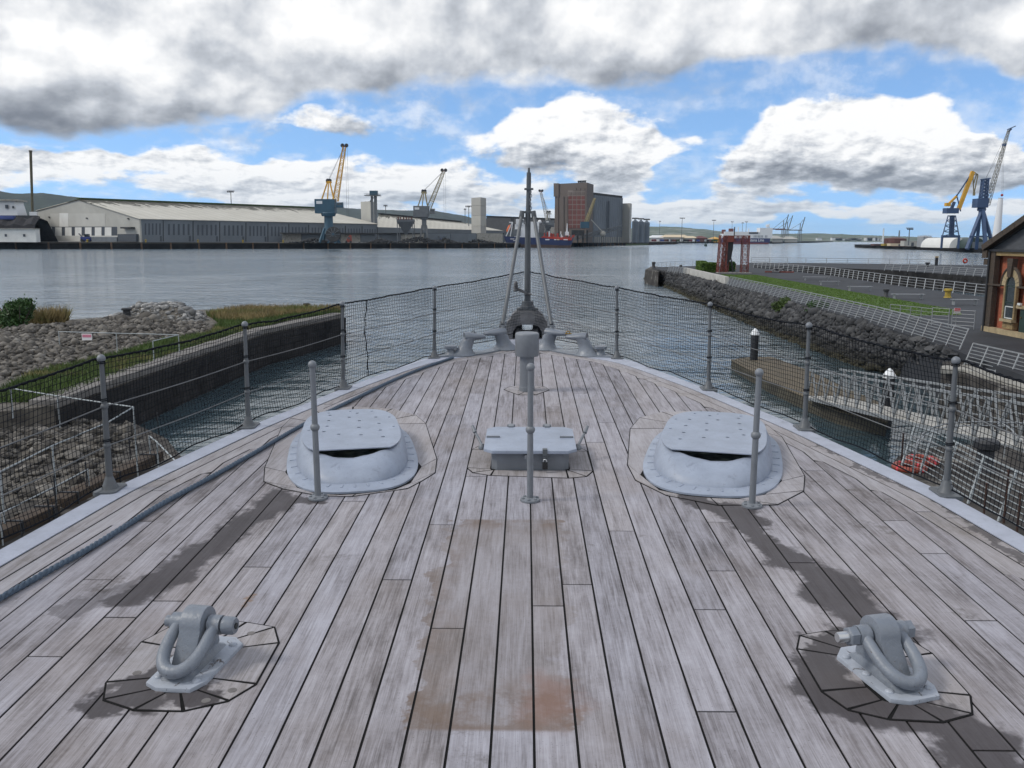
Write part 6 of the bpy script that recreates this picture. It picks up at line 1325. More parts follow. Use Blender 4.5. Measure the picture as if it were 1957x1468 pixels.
for a_, b_ in zip(xb, xb[1:]):
    ye, yb = 420 + (a_ - 270) * .030, 461.5 + (a_ - 270) * .002; wd = (b_ - a_)
    for k in range(5): x = a_ + wd * (.16 + .165 * k); on_side('window_slot', x, x + wd * .062, ye + (yb - ye) * .17, ye + (yb - ye) * .70, 'dark_slot', .06)
    on_side('downpipe', b_ - .6, b_ + .4, ye + 1, yb, 'scrap_dark', .25); on_side('service_door', a_ + wd * .86, a_ + wd * .93, ye + (yb - ye) * .74, yb, 'dark_slot', .12)
# low wall and lean-to in front of the far half of the shed
t = thing('store_wall', 'low grey concrete storage wall in front of the warehouse', 'wall', ground(fp([(640, 690)])[0]))
for k, (x0, x1) in enumerate(((540, 575), (576, 612), (613, 650), (651, 688), (689, 716), (724, 765), (766, 810), (811, 860), (861, 910), (911, 960))): P0, P1 = fp([(x0, 672 + (x0 - 540) * .25)])[0], fp([(x1, 672 + (x1 - 540) * .25)])[0]; MB().beam(P0 + Vector((0, 0, (FQ + zat(x0, 446, P0.y)) / 2)), P1 + Vector((0, 0, (FQ + zat(x1, 446, P1.y)) / 2)), 1.2, zat(x0, 446, P0.y) - FQ).obj('wall_panel', 'shed_blue_grey' if k % 3 else 'concrete', t)
P0, P1 = fp([(538, 668)])[0], fp([(960, 790)])[0]; MB().beam(P0 + Vector((0, 0, zat(538, 446, 668))), P1 + Vector((0, 0, zat(960, 447, 790))), 5.0, 1.0).obj('lean_to_roof', 'scrap_dark', t)

# --- second shed group with towers
def shed(label, x0, x1, Y0_, Y1_, y_eave0, y_eave1, y_ridge0, y_ridge1, depth, xr0, xr1, wallmat='shed_blue_grey', roofmat='shed_roof'):
    A, B = fp([(x0, Y0_), (x1, Y1_)]); d = (B - A).normalized(); nn = Vector((-d.y, d.x, 0)); t = thing('warehouse', label, 'warehouse', ground((A + B) / 2)); za, zb_ = zat(x0, y_eave0, Y0_), zat(x1, y_eave1, Y1_)
    Ra, Rb = fp([(xr0, A.y + depth)])[0], fp([(xr1, B.y + depth)])[0]; Ra.z, Rb.z = zat(xr0, y_ridge0, Ra.y), zat(xr1, y_ridge1, Rb.y)
    lw = MB(); P = [ground(A), ground(B), Vector((B.x, B.y, zb_)), Vector((A.x, A.y, za))]; lw.add(P + [p + nn * .5 for p in P], [(0, 1, 2, 3), (7, 6, 5, 4), (0, 4, 5, 1), (1, 5, 6, 2), (2, 6, 7, 3), (3, 7, 4, 0)]); lw.obj('wall', wallmat, t)
    uv_quad('roof', [Vector((A.x, A.y, za)), Vector((B.x, B.y, zb_)), Rb, Ra], roofmat, t)
    Ba, Bb = Ra + (Ra - Vector((A.x, A.y, za))), Rb + (Rb - Vector((B.x, B.y, zb_))); Ba.z, Bb.z = za, zb_; uv_quad('roof', [Bb, Ba, Ra, Rb], roofmat, t)
    for P, q in ((A, Ra), (B, Rb)):
        bb = Ba if P is A else Bb; mb = MB(); mb.add([ground(P), Vector((P.x, P.y, za if P is A else zb_)), q, bb, ground(bb)], [(0, 1, 2, 3, 4)]); mb.obj('end_wall', 'shed_beige', t)
    MB().beam(Ra + Vector((0, 0, .4)), Rb + Vector((0, 0, .4)), 3, 1.0).obj('ridge_vent', 'scrap_dark', t); return t
shed('mossy roofed warehouse between the grey towers', 716, 962, 800, 905, 434, 441, 409, 424, 60, 725, 880)
shed('dark roofed warehouse behind the blue tanker', 925, 1078, 930, 985, 440, 447, 414, 419, 50, 930, 1062, roofmat='scrap_dark')
shed('grey domed store between the tanker and the brick silo', 1040, 1098, 900, 940, 446, 447, 421, 440, 35, 1050, 1085, roofmat='silo_cream')
t = thing('elevator_tower', 'pale concrete tower with dark bucket elevator and top platform', 'tower', ground(fp([(705, 770)])[0])); zt_ = zat(700, 385, 770)
tower(MB(), [(691, 780), (709.5, 765), (716, 778), (698, 794)], zt_).obj('shaft', 'shed_beige', t); ze = zat(716, 374, 762)
for x0, x1 in ((710, 714.5), (716, 722)): tower(MB(), [(x0, 760), (x1, 760), (x1, 765), (x0, 765)], ze).obj('elevator_leg', 'crane_grey', t)
MB().box((fp([(714, 762)])[0].x, 762, ze), (13, 9, .6)).obj('platform', 'crane_grey', t); MB().box((fp([(716, 762)])[0].x, 762, ze + 2.2), (6.5, 4.5, 3.6)).obj('head_house', 'crane_blue', t)
for s_ in (-1, 1): MB().beam(Vector((fp([(714, 762)])[0].x - 6.4, 762 + s_ * 4.4, ze + 1.2)), Vector((fp([(714, 762)])[0].x + 6.4, 762 + s_ * 4.4, ze + 1.2)), .25).obj('rail', 'crane_grey', t)
MB().beam(at(708, 386, 763), at(713, 377, 763), 1.4).obj('chute', 'crane_grey', t)
t = thing('concrete_tower', 'plain square concrete tower left of the tanker', 'tower', ground(fp([(915, 830)])[0])); z2 = zat(915, 377.5, 830); zz = [FQ, zat(915, 432, 830), zat(915, 412, 830), zat(915, 393, 830), z2]
for k in range(4): tower(MB(), [(901, 838), (918.5, 822), (929, 842), (911, 858)], zz[k + 1] - .12, zz[k] + .05).obj('storey', 'silo_cream' if k != 1 else 'shed_beige', t)
# --- grain silo
t = thing('grain_silo', 'tall brown grain silo with a grid of red panels and ribbed bins', 'silo', ground(fp([(1120, 900)])[0])); Ys = 880; zt_ = zat(1119, 349, Ys)
A, Bc = fp([(1059.5, 905), (1119.5, 878)]); Cc = fp([(1132.5, 912)])[0]; Dd = A + Cc - Bc
MB().prism([(p.x, p.y) for p in (A, Bc, Cc, Dd)], FQ, zt_).obj('tower', 'silo_brown', t); ps = vplane(A, Bc); nrm = Vector(((Bc - A).y, -(Bc - A).x, 0)).normalized(); nrm = nrm if nrm.y < 0 else -nrm
def on_silo(name, x0, x1, y0, y1, mt, proud=.3, parent=t):
    P = [ps(x0, y1), ps(x1, y1), ps(x1, y0), ps(x0, y0)]; q = nrm * proud; MB().add([p for p in P] + [p + q for p in P], [(3, 2, 1, 0), (4, 5, 6, 7), (0, 1, 5, 4), (1, 2, 6, 5), (2, 3, 7, 6), (3, 0, 4, 7)]).obj(name, mt, parent)
on_silo('grid_backing', 1085.5, 1119, 364, 436, 'silo_grid', .25)
ys_ = [358.5, 366.5, 374, 382, 391, 401, 411, 420.5, 429, 437]; xs_ = [1086, 1094.3, 1102.6, 1110.9, 1119]
for i in range(9):
    for j in range(4):
        if i == 0 and j == 0: continue
        on_silo('red_panel', xs_[j] + .8, xs_[j + 1] - .8, ys_[i] + .9, ys_[i + 1] - .9, 'silo_red' if i > 1 else 'silo_brown', .55)
for x in (1067, 1077.5, 1085): on_silo('pilaster', x - .8, x + .8, 376, 462, 'silo_brown', .8)
on_silo('top_block', 1059.6, 1069, 350.5, 376, 'silo_brown', 1.2)
for k in range(4): p = ps(1107 + k * 4, 350); MB().lathe([(.9, 0), (.9, 1.4), (1.5, 1.8), (1.0, 2.4)], 8, (p.x, p.y + 6, zt_)).obj('roof_vent', 'scrap_dark', t)
E0, E1 = fp([(1131, 915), (1186, 985)]); dE = (E1 - E0).normalized(); nE = Vector((-dE.y, dE.x, 0)); zs0 = zat(1150, 375, 940); Fp = [E0, E1, E1 + nE * 28, E0 + nE * 28]; MB().prism([(p.x, p.y) for p in Fp], FQ, zs0).obj('bin_block', 'silo_grey', t); pb = vplane(E0, E1)
MB().prism([(p.x, p.y) for p in (E0 - nE * .8, E1 - nE * .8 + dE * .5, E1 + nE * 28, E0 + nE * 28)], zs0, zs0 + 2.5).obj('parapet', 'scrap_dark', t)
n = 15
for k in range(n):
    p = E0.lerp(E1, (k + .5) / n); L = (E1 - E0).length / n; MB().lathe([(L * .46, FQ + 6), (L * .46, zs0 - .05)], 12, (p.x, p.y, 0)).obj('bin', 'silo_grey', t, smooth=50)
p = E0.lerp(E1, .42) - nE * 4; MB().box((p.x, p.y, (FQ + 10 + zs0 - 5) / 2), (1.6, 1.2, zs0 - FQ - 15)).obj('duct', 'dark_slot', t)
for k in range(16): p = E0.lerp(E1, (k + .5) / 16) - nE * 2.5; MB().box((p.x, p.y, FQ + 3), (1.0, 1.0, 6)).obj('column', 'silo_cream', t)
zc = zat(1190, 389, 985); P = fp([(1186, 984), (1202.5, 975), (1205.8, 990)]); MB().prism([(p.x, p.y) for p in (P[0], P[1], P[2], P[0] + P[2] - P[1])], FQ, zc).obj('end_block', 'silo_cream', t)
for k, (x, rr) in enumerate(((1213, 7.5), (1224, 7.5), (1235, 7.5))):
    Yb = 1010 + k * 7; p = fp([(x, Yb)])[0]; zb_ = zat(x, 424 + k * 1.0, Yb); t = thing('steel_bin', ['ribbed steel grain bin touching the silo end block', 'middle ribbed steel grain bin with conical roof', 'ribbed steel grain bin at the end of the row'][k], 'silo', ground(p), group='steel grain bins'); rr = 11 / F_PX * Yb * .985 * .52
    MB().lathe([(rr, FQ), (rr, zb_)], 24, (p.x, p.y, 0)).obj('shell', 'bin_steel', t, smooth=30); MB().lathe([(rr * 1.03, zb_), (rr * 1.03, zb_ + .3), (1.2, zb_ + rr * .55), (1.2, zb_ + rr * .55 + 1)], 24, (p.x, p.y, 0)).obj('cone_roof', 'bin_steel', t, smooth=30)
    for j in range(8): a_ = j * math.pi / 4 + .2; MB().box((p.x + rr * math.cos(a_), p.y + rr * math.sin(a_), (FQ + zb_) / 2), (.5, .5, zb_ - FQ)).obj('rib', 'bin_steel', t)
    MB().box((p.x, p.y, zb_ + rr * .55 + 2), (rr * 2.1, 1.6, 1.4)).obj('conveyor', 'scrap_dark', t)
t = thing('conveyor_gallery', 'inclined dark lattice conveyor rising along the ribbed silo', 'conveyor', ground(fp([(1140, 875)])[0])); MB().lattice(at(1098, 455.5, 868), at(1189, 434, 905), 3.2, 3.2, 22, .35).obj('gallery', 'crane_grey', t)
for x, y, Y in ((1115, 452, 875), (1150, 444, 888), (1180, 437, 900)): p = at(x, y, Y); MB().beam(Vector((p.x, p.y, FQ)), p, .9).obj('trestle', 'crane_grey', t)
MB().beam(at(1130, 420, 885), at(1156, 448, 885), .8).obj('spout', 'silo_cream', t); MB().ball(at(1152, 447, 884), 3.0, 12, 8).obj('hopper', 'concrete', t)
t = thing('ship_loader', 'dark blue quayside loader standing before the brick silo', 'loader', ground(fp([(1115, 850)])[0]))
for x in (1104, 1114, 1122): p = fp([(x, 850)])[0]; MB().box((p.x, p.y, (FQ + zat(x, 440, 850)) / 2), (1.4, 1.4, zat(x, 440, 850) - FQ)).obj('leg', 'scrap_dark', t)
p = fp([(1117, 850)])[0]; MB().box((p.x, 850, zat(1117, 430, 850)), (8, 8, 6)).obj('machine_house', 'crane_blue', t); MB().box((fp([(1104, 850)])[0].x, 850, zat(1104, 445, 850)), (12, 8, 5)).obj('bunker', 'scrap_dark', t); MB().lattice(at(1120, 426, 852), at(1137, 379, 860), 2.6, 1.2, 12, .28).obj('boom', 'crane_drab', t)

# --- quay cranes
def quay_crane(label, Y, base_x, base_y, col, house, cab, aframe_x, aframe_y0, aframe_y1, boom0, boom1, colmat, boommat, group, wf=1.0, rx=None):
    s = Y / F_PX * .985; p0 = fp([(base_x, Y)])[0]; t = thing('harbour_crane', label, 'crane', ground(p0), group=group)
    def P(x, y, dy=0): return at(x, y, Y + dy)
    z0, z1 = P(base_x, base_y).z, P(base_x, house[3]).z
    MB().lathe([(col * s * .75, z0 if z0 > FQ else FQ), (col * s * .5, z0 + (z1 - z0) * .35), (col * s * .48, z1)], 16, (p0.x, p0.y, 0)).obj('pedestal', colmat, t, smooth=40); MB().lathe([(col * s * .75, z1 - 2.0), (col * s * .85, z1), (col * s * .8, z1 + .8)], 16, (p0.x, p0.y, 0)).obj('slew_ring', colmat, t)
    for sx in (-1, 1):
        for sy in (-1, 1): MB().beam(Vector((p0.x + sx * col * s * .9, p0.y + sy * col * s * .9, FQ)), Vector((p0.x + sx * col * s * .4, p0.y + sy * col * s * .4, max(z0, FQ) + 4)), 1.3).obj('leg', colmat, t)
    a_, b_ = P(house[0], house[3]), P(house[1], house[2]); MB().box(((a_.x + b_.x) / 2, Y, (a_.z + b_.z) / 2), (b_.x - a_.x, 8, b_.z - a_.z)).obj('machine_house', colmat, t)
    MB().box(((a_.x + b_.x) / 2 - (b_.x - a_.x) * .26, Y - 4.1, b_.z - (b_.z - a_.z) * .24), ((b_.x - a_.x) * .30, .2, (b_.z - a_.z) * .2)).obj('sign_panel', 'ship_white', t)
    c0, c1 = P(cab[0], cab[3], -3), P(cab[1], cab[2], -3); cb = MB(); cb.box(((c0.x + c1.x) / 2, Y - 3, (c0.z + c1.z) / 2), (c1.x - c0.x, 3.5, c1.z - c0.z)); cb = cb.obj('cab', colmat, t); MB().box(((c0.x + c1.x) / 2, Y - 4.8, c0.z + (c1.z - c0.z) * .65), ((c1.x - c0.x) * .8, .15, (c1.z - c0.z) * .4)).obj('cab_window', 'window_glass', cb)
    MB().beam(P(house[1] - 3, cab[3] + .5, -3), P(cab[1] + 1, cab[3] + .5, -3), 4.5, .3).obj('walkway', colmat, t)
    for sy in (-2.5, 2.5):
        for xa, xb_ in ((aframe_x[0], aframe_x[2] - 1.5), (aframe_x[1], aframe_x[2]), (aframe_x[3], aframe_x[2] + 2)): MB().beam(P(xa, aframe_y1, sy), P(xb_, aframe_y0, sy * .5), .75 * wf).obj('a_frame_leg', boommat, t)
    MB().beam(P(aframe_x[2] - 5, aframe_y0 + 2), P(aframe_x[2] + 6, aframe_y0 + 3), 1.0 * wf, 1.0).obj('a_frame_cross', boommat, t)
    for dx in (-2, 2.5): MB().lathe([(1.1 * wf, -.5), (1.3 * wf, 0), (1.1 * wf, .5)], 14, P(aframe_x[2] + dx, aframe_y0 - 1), Matrix.Rotation(R(90), 3, 'X')).obj('sheave', 'black_steel', t)
    p, q = P(*boom0), P(*boom1); MB().lattice(p, q, 3.6 * wf, 2.0 * wf, 16, .26 * wf).obj('boom', boommat, t)
    hd_ = P(boom1[0] + .3, boom1[1] - 1.5); 
    for sx in (-1, 1): MB().lathe([(1.1 * wf, -.5), (1.4 * wf, 0), (1.1 * wf, .5)], 14, hd_ + Vector((sx * 1.4 * wf, 0, .5)), Matrix.Rotation(R(90), 3, 'X')).obj('sheave', 'black_steel', t)
    MB().beam(q, hd_, 1.6 * wf).obj('boom_head', 'rust_red', t)
    for sy in (-.8, .8): MB().tube([P(aframe_x[2] + sy, aframe_y0 - 1.5), hd_ + Vector((0, sy, 0))], .10, 5).obj('luffing_rope', 'far_rope', t)
    if rx:
        for k, x in enumerate(rx): h0 = P(x, boom1[1] - 1); MB().tube([h0, Vector((h0.x, h0.y, P(x, 415).z))], .075, 5).obj('hoist_rope', 'far_rope', t)
    return t
quay_crane('tall yellow boomed crane on a dark blue pedestal', 640, 629, 447, 17, (604, 641, 381, 408), (643.5, 655.5, 387, 396), (615, 626, 628, 638), 346, 381, (641, 384), (658, 281), 'crane_blue', 'crane_yellow', 'harbour cranes of the far wharf', 1.0, (660, 663.5))
quay_crane('drab boomed crane on a grey pedestal right of the elevator tower', 740, 811, 440, 9, (791, 820, 394, 415), (822, 831, 399, 408), (799, 807, 810, 817), 366, 394, (820, 397), (848, 328), 'crane_grey', 'crane_drab', 'harbour cranes of the far wharf', 1.0, (848, 851.5))
quay_crane('pale boomed crane rising behind the tanker bridge', 870, 1046, 445, 8, (1042, 1059, 421, 434), (1037, 1042, 424, 430), (1044, 1046, 1048, 1051), 406, 421, (1046, 421), (1033.5, 367), 'crane_grey', 'crane_pale', 'harbour cranes of the far wharf', .9)
# hopper, reel, scrap, small machines
t = thing('quay_hopper', 'dark funnel hopper on stilts beside the grey crane', 'hopper', ground(fp([(775, 715)])[0])); p = fp([(776, 715)])[0]; z1, z2_, z3 = zat(776, 448, 715), zat(776, 432, 715), zat(776, 419, 715)
mb = MB(); mb.loft([[Vector((p.x + sx * w_, 715 + sy * w_, z)) for sx, sy in ((-1, -1), (1, -1), (1, 1), (-1, 1))] for w_, z in ((.9, z1), (4.5, z2_), (6.5, z3 - 2), (6.5, z3))]); mb.obj('funnel', 'crane_grey', t)
for sx in (-1, 1):
    for sy in (-1, 1): MB().beam(Vector((p.x + sx * 6, 715 + sy * 6, FQ)), Vector((p.x + sx * 6, 715 + sy * 6, z3 - 2)), .6).obj('leg', 'crane_grey', t)
MB().beam(Vector((p.x, 715, FQ)), Vector((p.x, 715, z1)), .7).obj('chute', 'silo_cream', t)
for k in range(6): MB().box((p.x - 5.2 + 2.1 * k, 715 - 6.6, z3 + .5), (.9, .3, 2.4)).obj('grab_guard', 'tank_rust', t)
t = thing('cable_reel', 'large dark cable reel wheel at the foot of the blue crane', 'reel', ground(fp([(637, 615)])[0])); p = at(637, 448, 615)
MB().lathe([(5.0, -.8), (5.2, -.6), (5.2, .6), (5.0, .8)], 32, p, Matrix.Rotation(R(80), 3, 'X')).obj('drum', 'scrap_dark', t, smooth=30); MB().lathe([(.8, -1.4), (.8, 1.4)], 14, p, Matrix.Rotation(R(80), 3, 'X')).obj('hub', 'crane_blue', t)
for k in range(10): a_ = k * math.pi / 5; MB().beam(p + Vector((.7 * math.cos(a_), -.95, .7 * math.sin(a_))), p + Vector((4.8 * math.cos(a_), -.95, 4.8 * math.sin(a_))), .3).obj('spoke', 'crane_grey', t)
for s_ in (-1, 1): MB().beam(Vector((p.x + s_ * 4.5, 617, FQ)), p + Vector((0, 1.5, 0)), .8).obj('stand', 'crane_blue', t)
t = thing('loader_machine', 'small red loading machine on the far wharf', 'machine', ground(fp([(667, 640)])[0])); p = at(667, 457, 640); MB().poly_plane([(-2.4, -2.3), (2.2, -2.3), (2.0, 2.6), (.8, 3.0), (-1.0, .5)], p, (1, 0, 0), (0, 0, 1), 2.0).obj('body', 'orange', t); MB().box((p.x + .5, 636.9, p.z + .6), (1.4, .3, 1.4)).obj('window', 'dark_slot', t)
for sx in (-1.5, 1.5): MB().lathe([(.8, -.4), (.8, .4)], 12, (p.x + sx, 638, FQ + .8), Matrix.Rotation(R(90), 3, 'X')).obj('wheel', 'black_steel', t)
for i, (x, Y, w_, h, lb) in enumerate(((600, 640, 22, 3.2, 'low dark scrap heap left of the cable reel'), (730, 690, 20, 3.0, 'low dark scrap heap below the elevator tower'), (800, 710, 34, 5.0, 'broad dark scrap heap below the grey crane'), (850, 735, 20, 3.5, 'dark scrap heap right of the grey crane'), (905, 765, 30, 3.5, 'dark scrap heap near the tanker stern'))):
    p = fp([(x, Y)])[0]; t = thing('scrap_heap', lb, 'scrap', ground(p), group='scrap heaps on the far wharf'); r_ = np.random.default_rng(i); n = 260; q = r_.normal(size=(n, 2)) * np.array([w_ * .3, 3]); hh_ = h * np.exp(-(q[:, 0] / (w_ * .4)) ** 2 - (q[:, 1] / 5) ** 2) * r_.uniform(.4, 1, n); V, Fs = [], []
    for k in range(n): v = stone_shape(ICO1, k, .5, .8) * r_.uniform(.5, 1.2) + np.array([p.x + q[k, 0], p.y + q[k, 1], FQ + hh_[k]]); Fs.append(ICO1[1] + len(V) * 12); V.append(v)
    o = big_mesh('pieces', np.concatenate(V), np.concatenate(Fs), 'scrap_dark', t); o['kind'] = 'stuff'
for x, Y, c_, lb in ((164, 600, 'tarp_blue', 'blue tractor unit parked before the lit gable'), (848, 745, 'tarp_blue', 'blue loading shovel among the scrap heaps')):
    p = ground(fp([(x, Y)])[0]); t = thing('loading_vehicle', lb, 'vehicle', p); MB().box(p + Vector((0, 0, 2.2)), (6, 3, 2.4)).obj('body', c_, t, bevel=.2); MB().box(p + Vector((1, 0, 4.2)), (2.6, 2.6, 2.2)).obj('cab', 'window_glass', t, bevel=.2); MB().beam(p + Vector((-2, 0, 3)), p + Vector((-4.5, 0, 5.5)), .6).obj('arm', 'crane_grey', t)
    for sx in (-2, 2):
        for sy in (-1.5, 1.5): MB().lathe([(1.0, -.4), (1.0, .4)], 12, p + Vector((sx, sy, 1.0)), Matrix.Rotation(R(90), 3, 'X')).obj('wheel', 'black_steel', t)

# --- left edge: white store, coal, ship behind, chimney
t = thing('white_store', 'low white store wall on the wharf left of the warehouse', 'building', ground(fp([(20, 545)])[0])); zt_ = zat(30, 438, 545); tower(MB(), [(-220, 552), (69, 545), (77, 560), (-220, 580)], zt_).obj('wall', 'shed_white', t); 
for x in (12, 47): p = fp([(x, 545)])[0]; MB().box((p.x, p.y - .2, zat(x, 450, 545)), (1.2, .5, 1.6)).obj('vent', 'dark_slot', t)
tower(MB(), [(-220, 551), (70, 544), (78, 561), (-220, 581)], zt_ + .5, zt_).obj('coping', 'concrete', t)
t = thing('coal_heap', 'black coal heap piled behind the white store', 'coal', ground(fp([(20, 575)])[0])); mb = MB(); zt_ = zat(30, 413, 580); a_, b_ = fp([(-230, 585), (78, 575)]); n = 40; rows = []
for k in range(n): f = k / (n - 1); p = a_.lerp(b_, f); h = (zt_ - FQ) * (.93 + .07 * math.sin(k * 1.7)); rows.append([Vector((p.x, p.y - 8, FQ)), Vector((p.x, p.y - 6, FQ + h * .7)), Vector((p.x, p.y, FQ + h)), Vector((p.x, p.y + 10, FQ + h * .9)), Vector((p.x, p.y + 22, FQ))])
mb.add([p for r_ in rows for p in r_], [(i * 5 + j, i * 5 + j + 1, (i + 1) * 5 + j + 1, (i + 1) * 5 + j) for i in range(n - 1) for j in range(4)]); mb.obj('pile', 'coal', t); p = at(18, 416, 578); MB().box((p.x, 576, p.z), (9, 3, 2.5)).obj('tarpaulin', 'tarp_blue', t, bevel=.4)
t = thing('moored_ship', 'white bridge block of a ship moored behind the coal heap', 'ship', (fp([(20, 640)])[0].x, 640, 0)); z0, z1, z2_ = zat(20, 412, 640), zat(20, 384, 640), zat(20, 381, 640)
mb = MB(); P = fp([(-40, 640), (38, 640), (56, 662), (-40, 662)]); P2 = fp([(-36, 641), (33, 641), (50, 660), (-36, 660)]); mb.loft([[Vector((p.x, p.y, z0)) for p in P], [Vector((p.x, p.y, z1)) for p in P2]]); mb.obj('bridge', 'ship_white', t); tower(MB(), [(-44, 638), (40, 638), (58, 664), (-44, 664)], z2_, z1).obj('bridge_roof', 'concrete', t); tower(MB(), [(-60, 634), (74, 634), (80, 670), (-60, 670)], z0, 0).obj('hull', 'scrap_dark', t); tower(MB(), [(60, 640), (74, 640), (76, 650), (62, 650)], zat(66, 405, 640), z0).obj('winch_house', 'ship_white', t)
p = at(12, 395, 639); MB().box((p.x, 639.6, p.z), (2.0, .5, 2.6)).obj('window', 'dark_slot', t); MB().box((p.x + 4.5, 639.6, p.z - .3), (1.2, .5, 1.6)).obj('window', 'dark_slot', t)
t = thing('chimney', 'tall slender drab chimney rising above the moored ship', 'chimney', ground(fp([(64, 760)])[0])); p = fp([(64.5, 760)])[0]; zt_ = zat(58.5, 290, 760); px = at(58.5, 290, 760).x
MB().tube([(p.x, 760, FQ), (p.x + (px - p.x) * .25, 760, FQ + (zt_ - FQ) * .33)], [.95, 1.0], 14).obj('base_section', 'concrete', t, smooth=40); MB().tube([(p.x + (px - p.x) * .25, 760, FQ + (zt_ - FQ) * .33), (px, 760, zt_)], [1.0, 1.1], 14).obj('shaft', 'chimney_drab', t, smooth=40); MB().tube([(px, 760, zt_), (px, 760, zt_ + 1)], [1.4, 1.4], 14).obj('cap', 'chimney_drab', t)

# --- lamp masts
def lamp_mast(x, ytop, Y, label, w_=5.0, zb=FQ):
    p = fp([(x, Y)])[0]; zt_ = zat(x, ytop, Y); t = thing('lamp_mast', label, 'lamp mast', (p.x, p.y, zb), group='tall lamp masts along the far shore'); MB().tube([(p.x, p.y, zb), (p.x, p.y, zt_)], [.55, .3], 8).obj('pole', 'crane_grey', t); MB().box((p.x, p.y, zt_ + .4), (w_, 1.6, .6)).obj('crosshead', 'crane_grey', t)
    for k in range(4): MB().box((p.x - w_ * .38 + w_ * .253 * k, p.y - 1.0, zt_ - .5), (w_ * .16, .9, .9)).obj('lamp', 'black_steel', t)
for a_ in ((445, 366, 780, 'lamp mast rising behind the mossy ridge of the long warehouse', 6), (738, 393, 900, 'lamp mast between the elevator tower and the grey crane', 4), (889, 400, 940, 'thin lamp mast left of its taller neighbour by the concrete tower', 2.5), (896, 394.5, 900, 'lamp mast beside the plain concrete tower', 7), (1302.5, 417, 1500, 'lamp mast over the tan sheds', 9), (1363, 421, 1650, 'lamp mast left of the ferry funnel', 8), (1398, 424, 1900, 'lamp mast above the ferry funnel', 6), (1418, 426, 1900, 'shorter lamp mast above the ferry deck', 5), (1425, 424, 1950, 'lamp mast above the middle of the ferry', 6), (1260, 423, 1800, 'faint lamp mast right of the grain bins', 4), (1737, 437, 700, 'lamp mast beside the silver tank on the right wharf', 5)): lamp_mast(*a_)

# --- blue tanker
YT = 812; t = thing('tanker', 'blue hulled coastal tanker with red deck gear and white bridge', 'ship', (fp([(1030, YT)])[0].x, YT, 0))
def TP(x, y, dy=0): return at(x, y, YT + dy)
xs_ = [963, 968, 975, 985, 1000, 1040, 1070, 1085, 1092, 1097.5]; ytop = [451.5, 452, 452.5, 453, 453.5, 455, 458.5, 458.6, 458, 449]; bw_ = [4.5, 6, 7, 7.5, 8, 8, 7.5, 5.5, 3, .3]; keel = [971, 973, 977, 986, 1000, 1040, 1069, 1082, 1088, 1091]
def hull(z0f, z1f, name, mt):
    mb = MB(); rings = []
    for i, x in enumerate(xs_):
        X1, X0 = TP(x, 455).x, TP(keel[i], 470).x; zt_ = TP(x, ytop[i]).z; z0, z1 = z0f(zt_), z1f(zt_)
        def xx(z): f = max(0, min(1, z / zt_)); return X0 + (X1 - X0) * f
        rings.append([Vector((xx(z0), YT - bw_[i] * .92, z0)), Vector((xx(z1), YT - bw_[i], z1)), Vector((xx(z1), YT + bw_[i], z1)), Vector((xx(z0), YT + bw_[i] * .92, z0))])
    mb.loft(rings); return mb.obj(name, mt, t)
hull(lambda z: -1, lambda z: z * .32, 'boot_top', 'ship_boot'); hull(lambda z: z * .32, lambda z: z, 'hull', 'ship_blue')
def tb(name, x0, x1, y0, y1, mt, d0=-6, d1=6, **kw): a_, b_ = TP(x0, y1), TP(x1, y0); return MB().box(((a_.x + b_.x) / 2, YT + (d0 + d1) / 2, (a_.z + b_.z) / 2), (b_.x - a_.x, d1 - d0, b_.z - a_.z)).obj(name, mt, t, **kw)
tb('deckhouse', 983, 1029, 438, 454, 'ship_white'); tb('engine_casing', 981, 995, 438.5, 451, 'crane_grey', -6.6, -2); tb('accommodation', 984, 1008, 429, 438, 'ship_white', -5, 5); br = tb('bridge', 986, 1001, 419, 430, 'ship_white', -6, 6); tb('wheelhouse', 1003, 1030, 424, 438, 'ship_white', -5, 5)
for x in (992, 995.5, 998.5): a_, b_ = TP(x, 426), TP(x + 2, 421); MB().box(((a_.x + b_.x) / 2, YT - 6.1, (a_.z + b_.z) / 2), (b_.x - a_.x, .3, b_.z - a_.z)).obj('bridge_window', 'dark_slot', br)
tb('front_screen', 1018, 1027, 431, 453, 'ship_white', -6.2, 5); tb('funnel', 976, 982, 415, 433, 'black_steel', -2, 2); tb('exhaust', 993, 999, 413.5, 419, 'black_steel', -1.5, 1.5)
MB().ball(TP(1009, 416), 2.0, 12, 8).obj('radar_dome', 'ship_white', t, smooth=60); MB().ball(TP(1031.5, 424), 1.7, 12, 8).obj('radar_dome', 'ship_white', t, smooth=60)
for sy in (-5, -1.5): MB().beam(TP(967, 452, sy), TP(979, 425, sy), .8).obj('davit_rail', 'ship_white', t); MB().beam(TP(975, 452, sy), TP(980, 425, sy), .7).obj('davit_leg', 'ship_white', t)
MB().beam(TP(973, 425, -3), TP(980, 425, -3), 4.5, .7).obj('davit_head', 'ship_white', t)
mb = MB(); mb.tube([TP(969.5, 444, -3.2), TP(970.5, 441, -3.2), TP(974, 433, -3.2), TP(975.5, 430, -3.2)], [.6, 1.5, 1.5, .6], 10); mb.obj('lifeboat', 'boat_orange', t, smooth=60)
tb('cargo_deck', 1034, 1092, 454, 459, 'ship_red', -6.8, 6)
r_ = np.random.default_rng(4)
for k in range(26):
    x = r_.uniform(1035, 1092); y0 = r_.uniform(441, 452) + max(0, (x - 1060) * .1); tb(['pipe_stand', 'valve_box', 'tank_hatch'][k % 3], x, x + r_.uniform(.8, 3.5), y0, 456, ['ship_red', 'ship_red', 'ship_white'][k % 3] if k % 5 else 'crane_grey', *(lambda a: (a, a + r_.uniform(.5, 2)))(r_.uniform(-5.5, 4)))
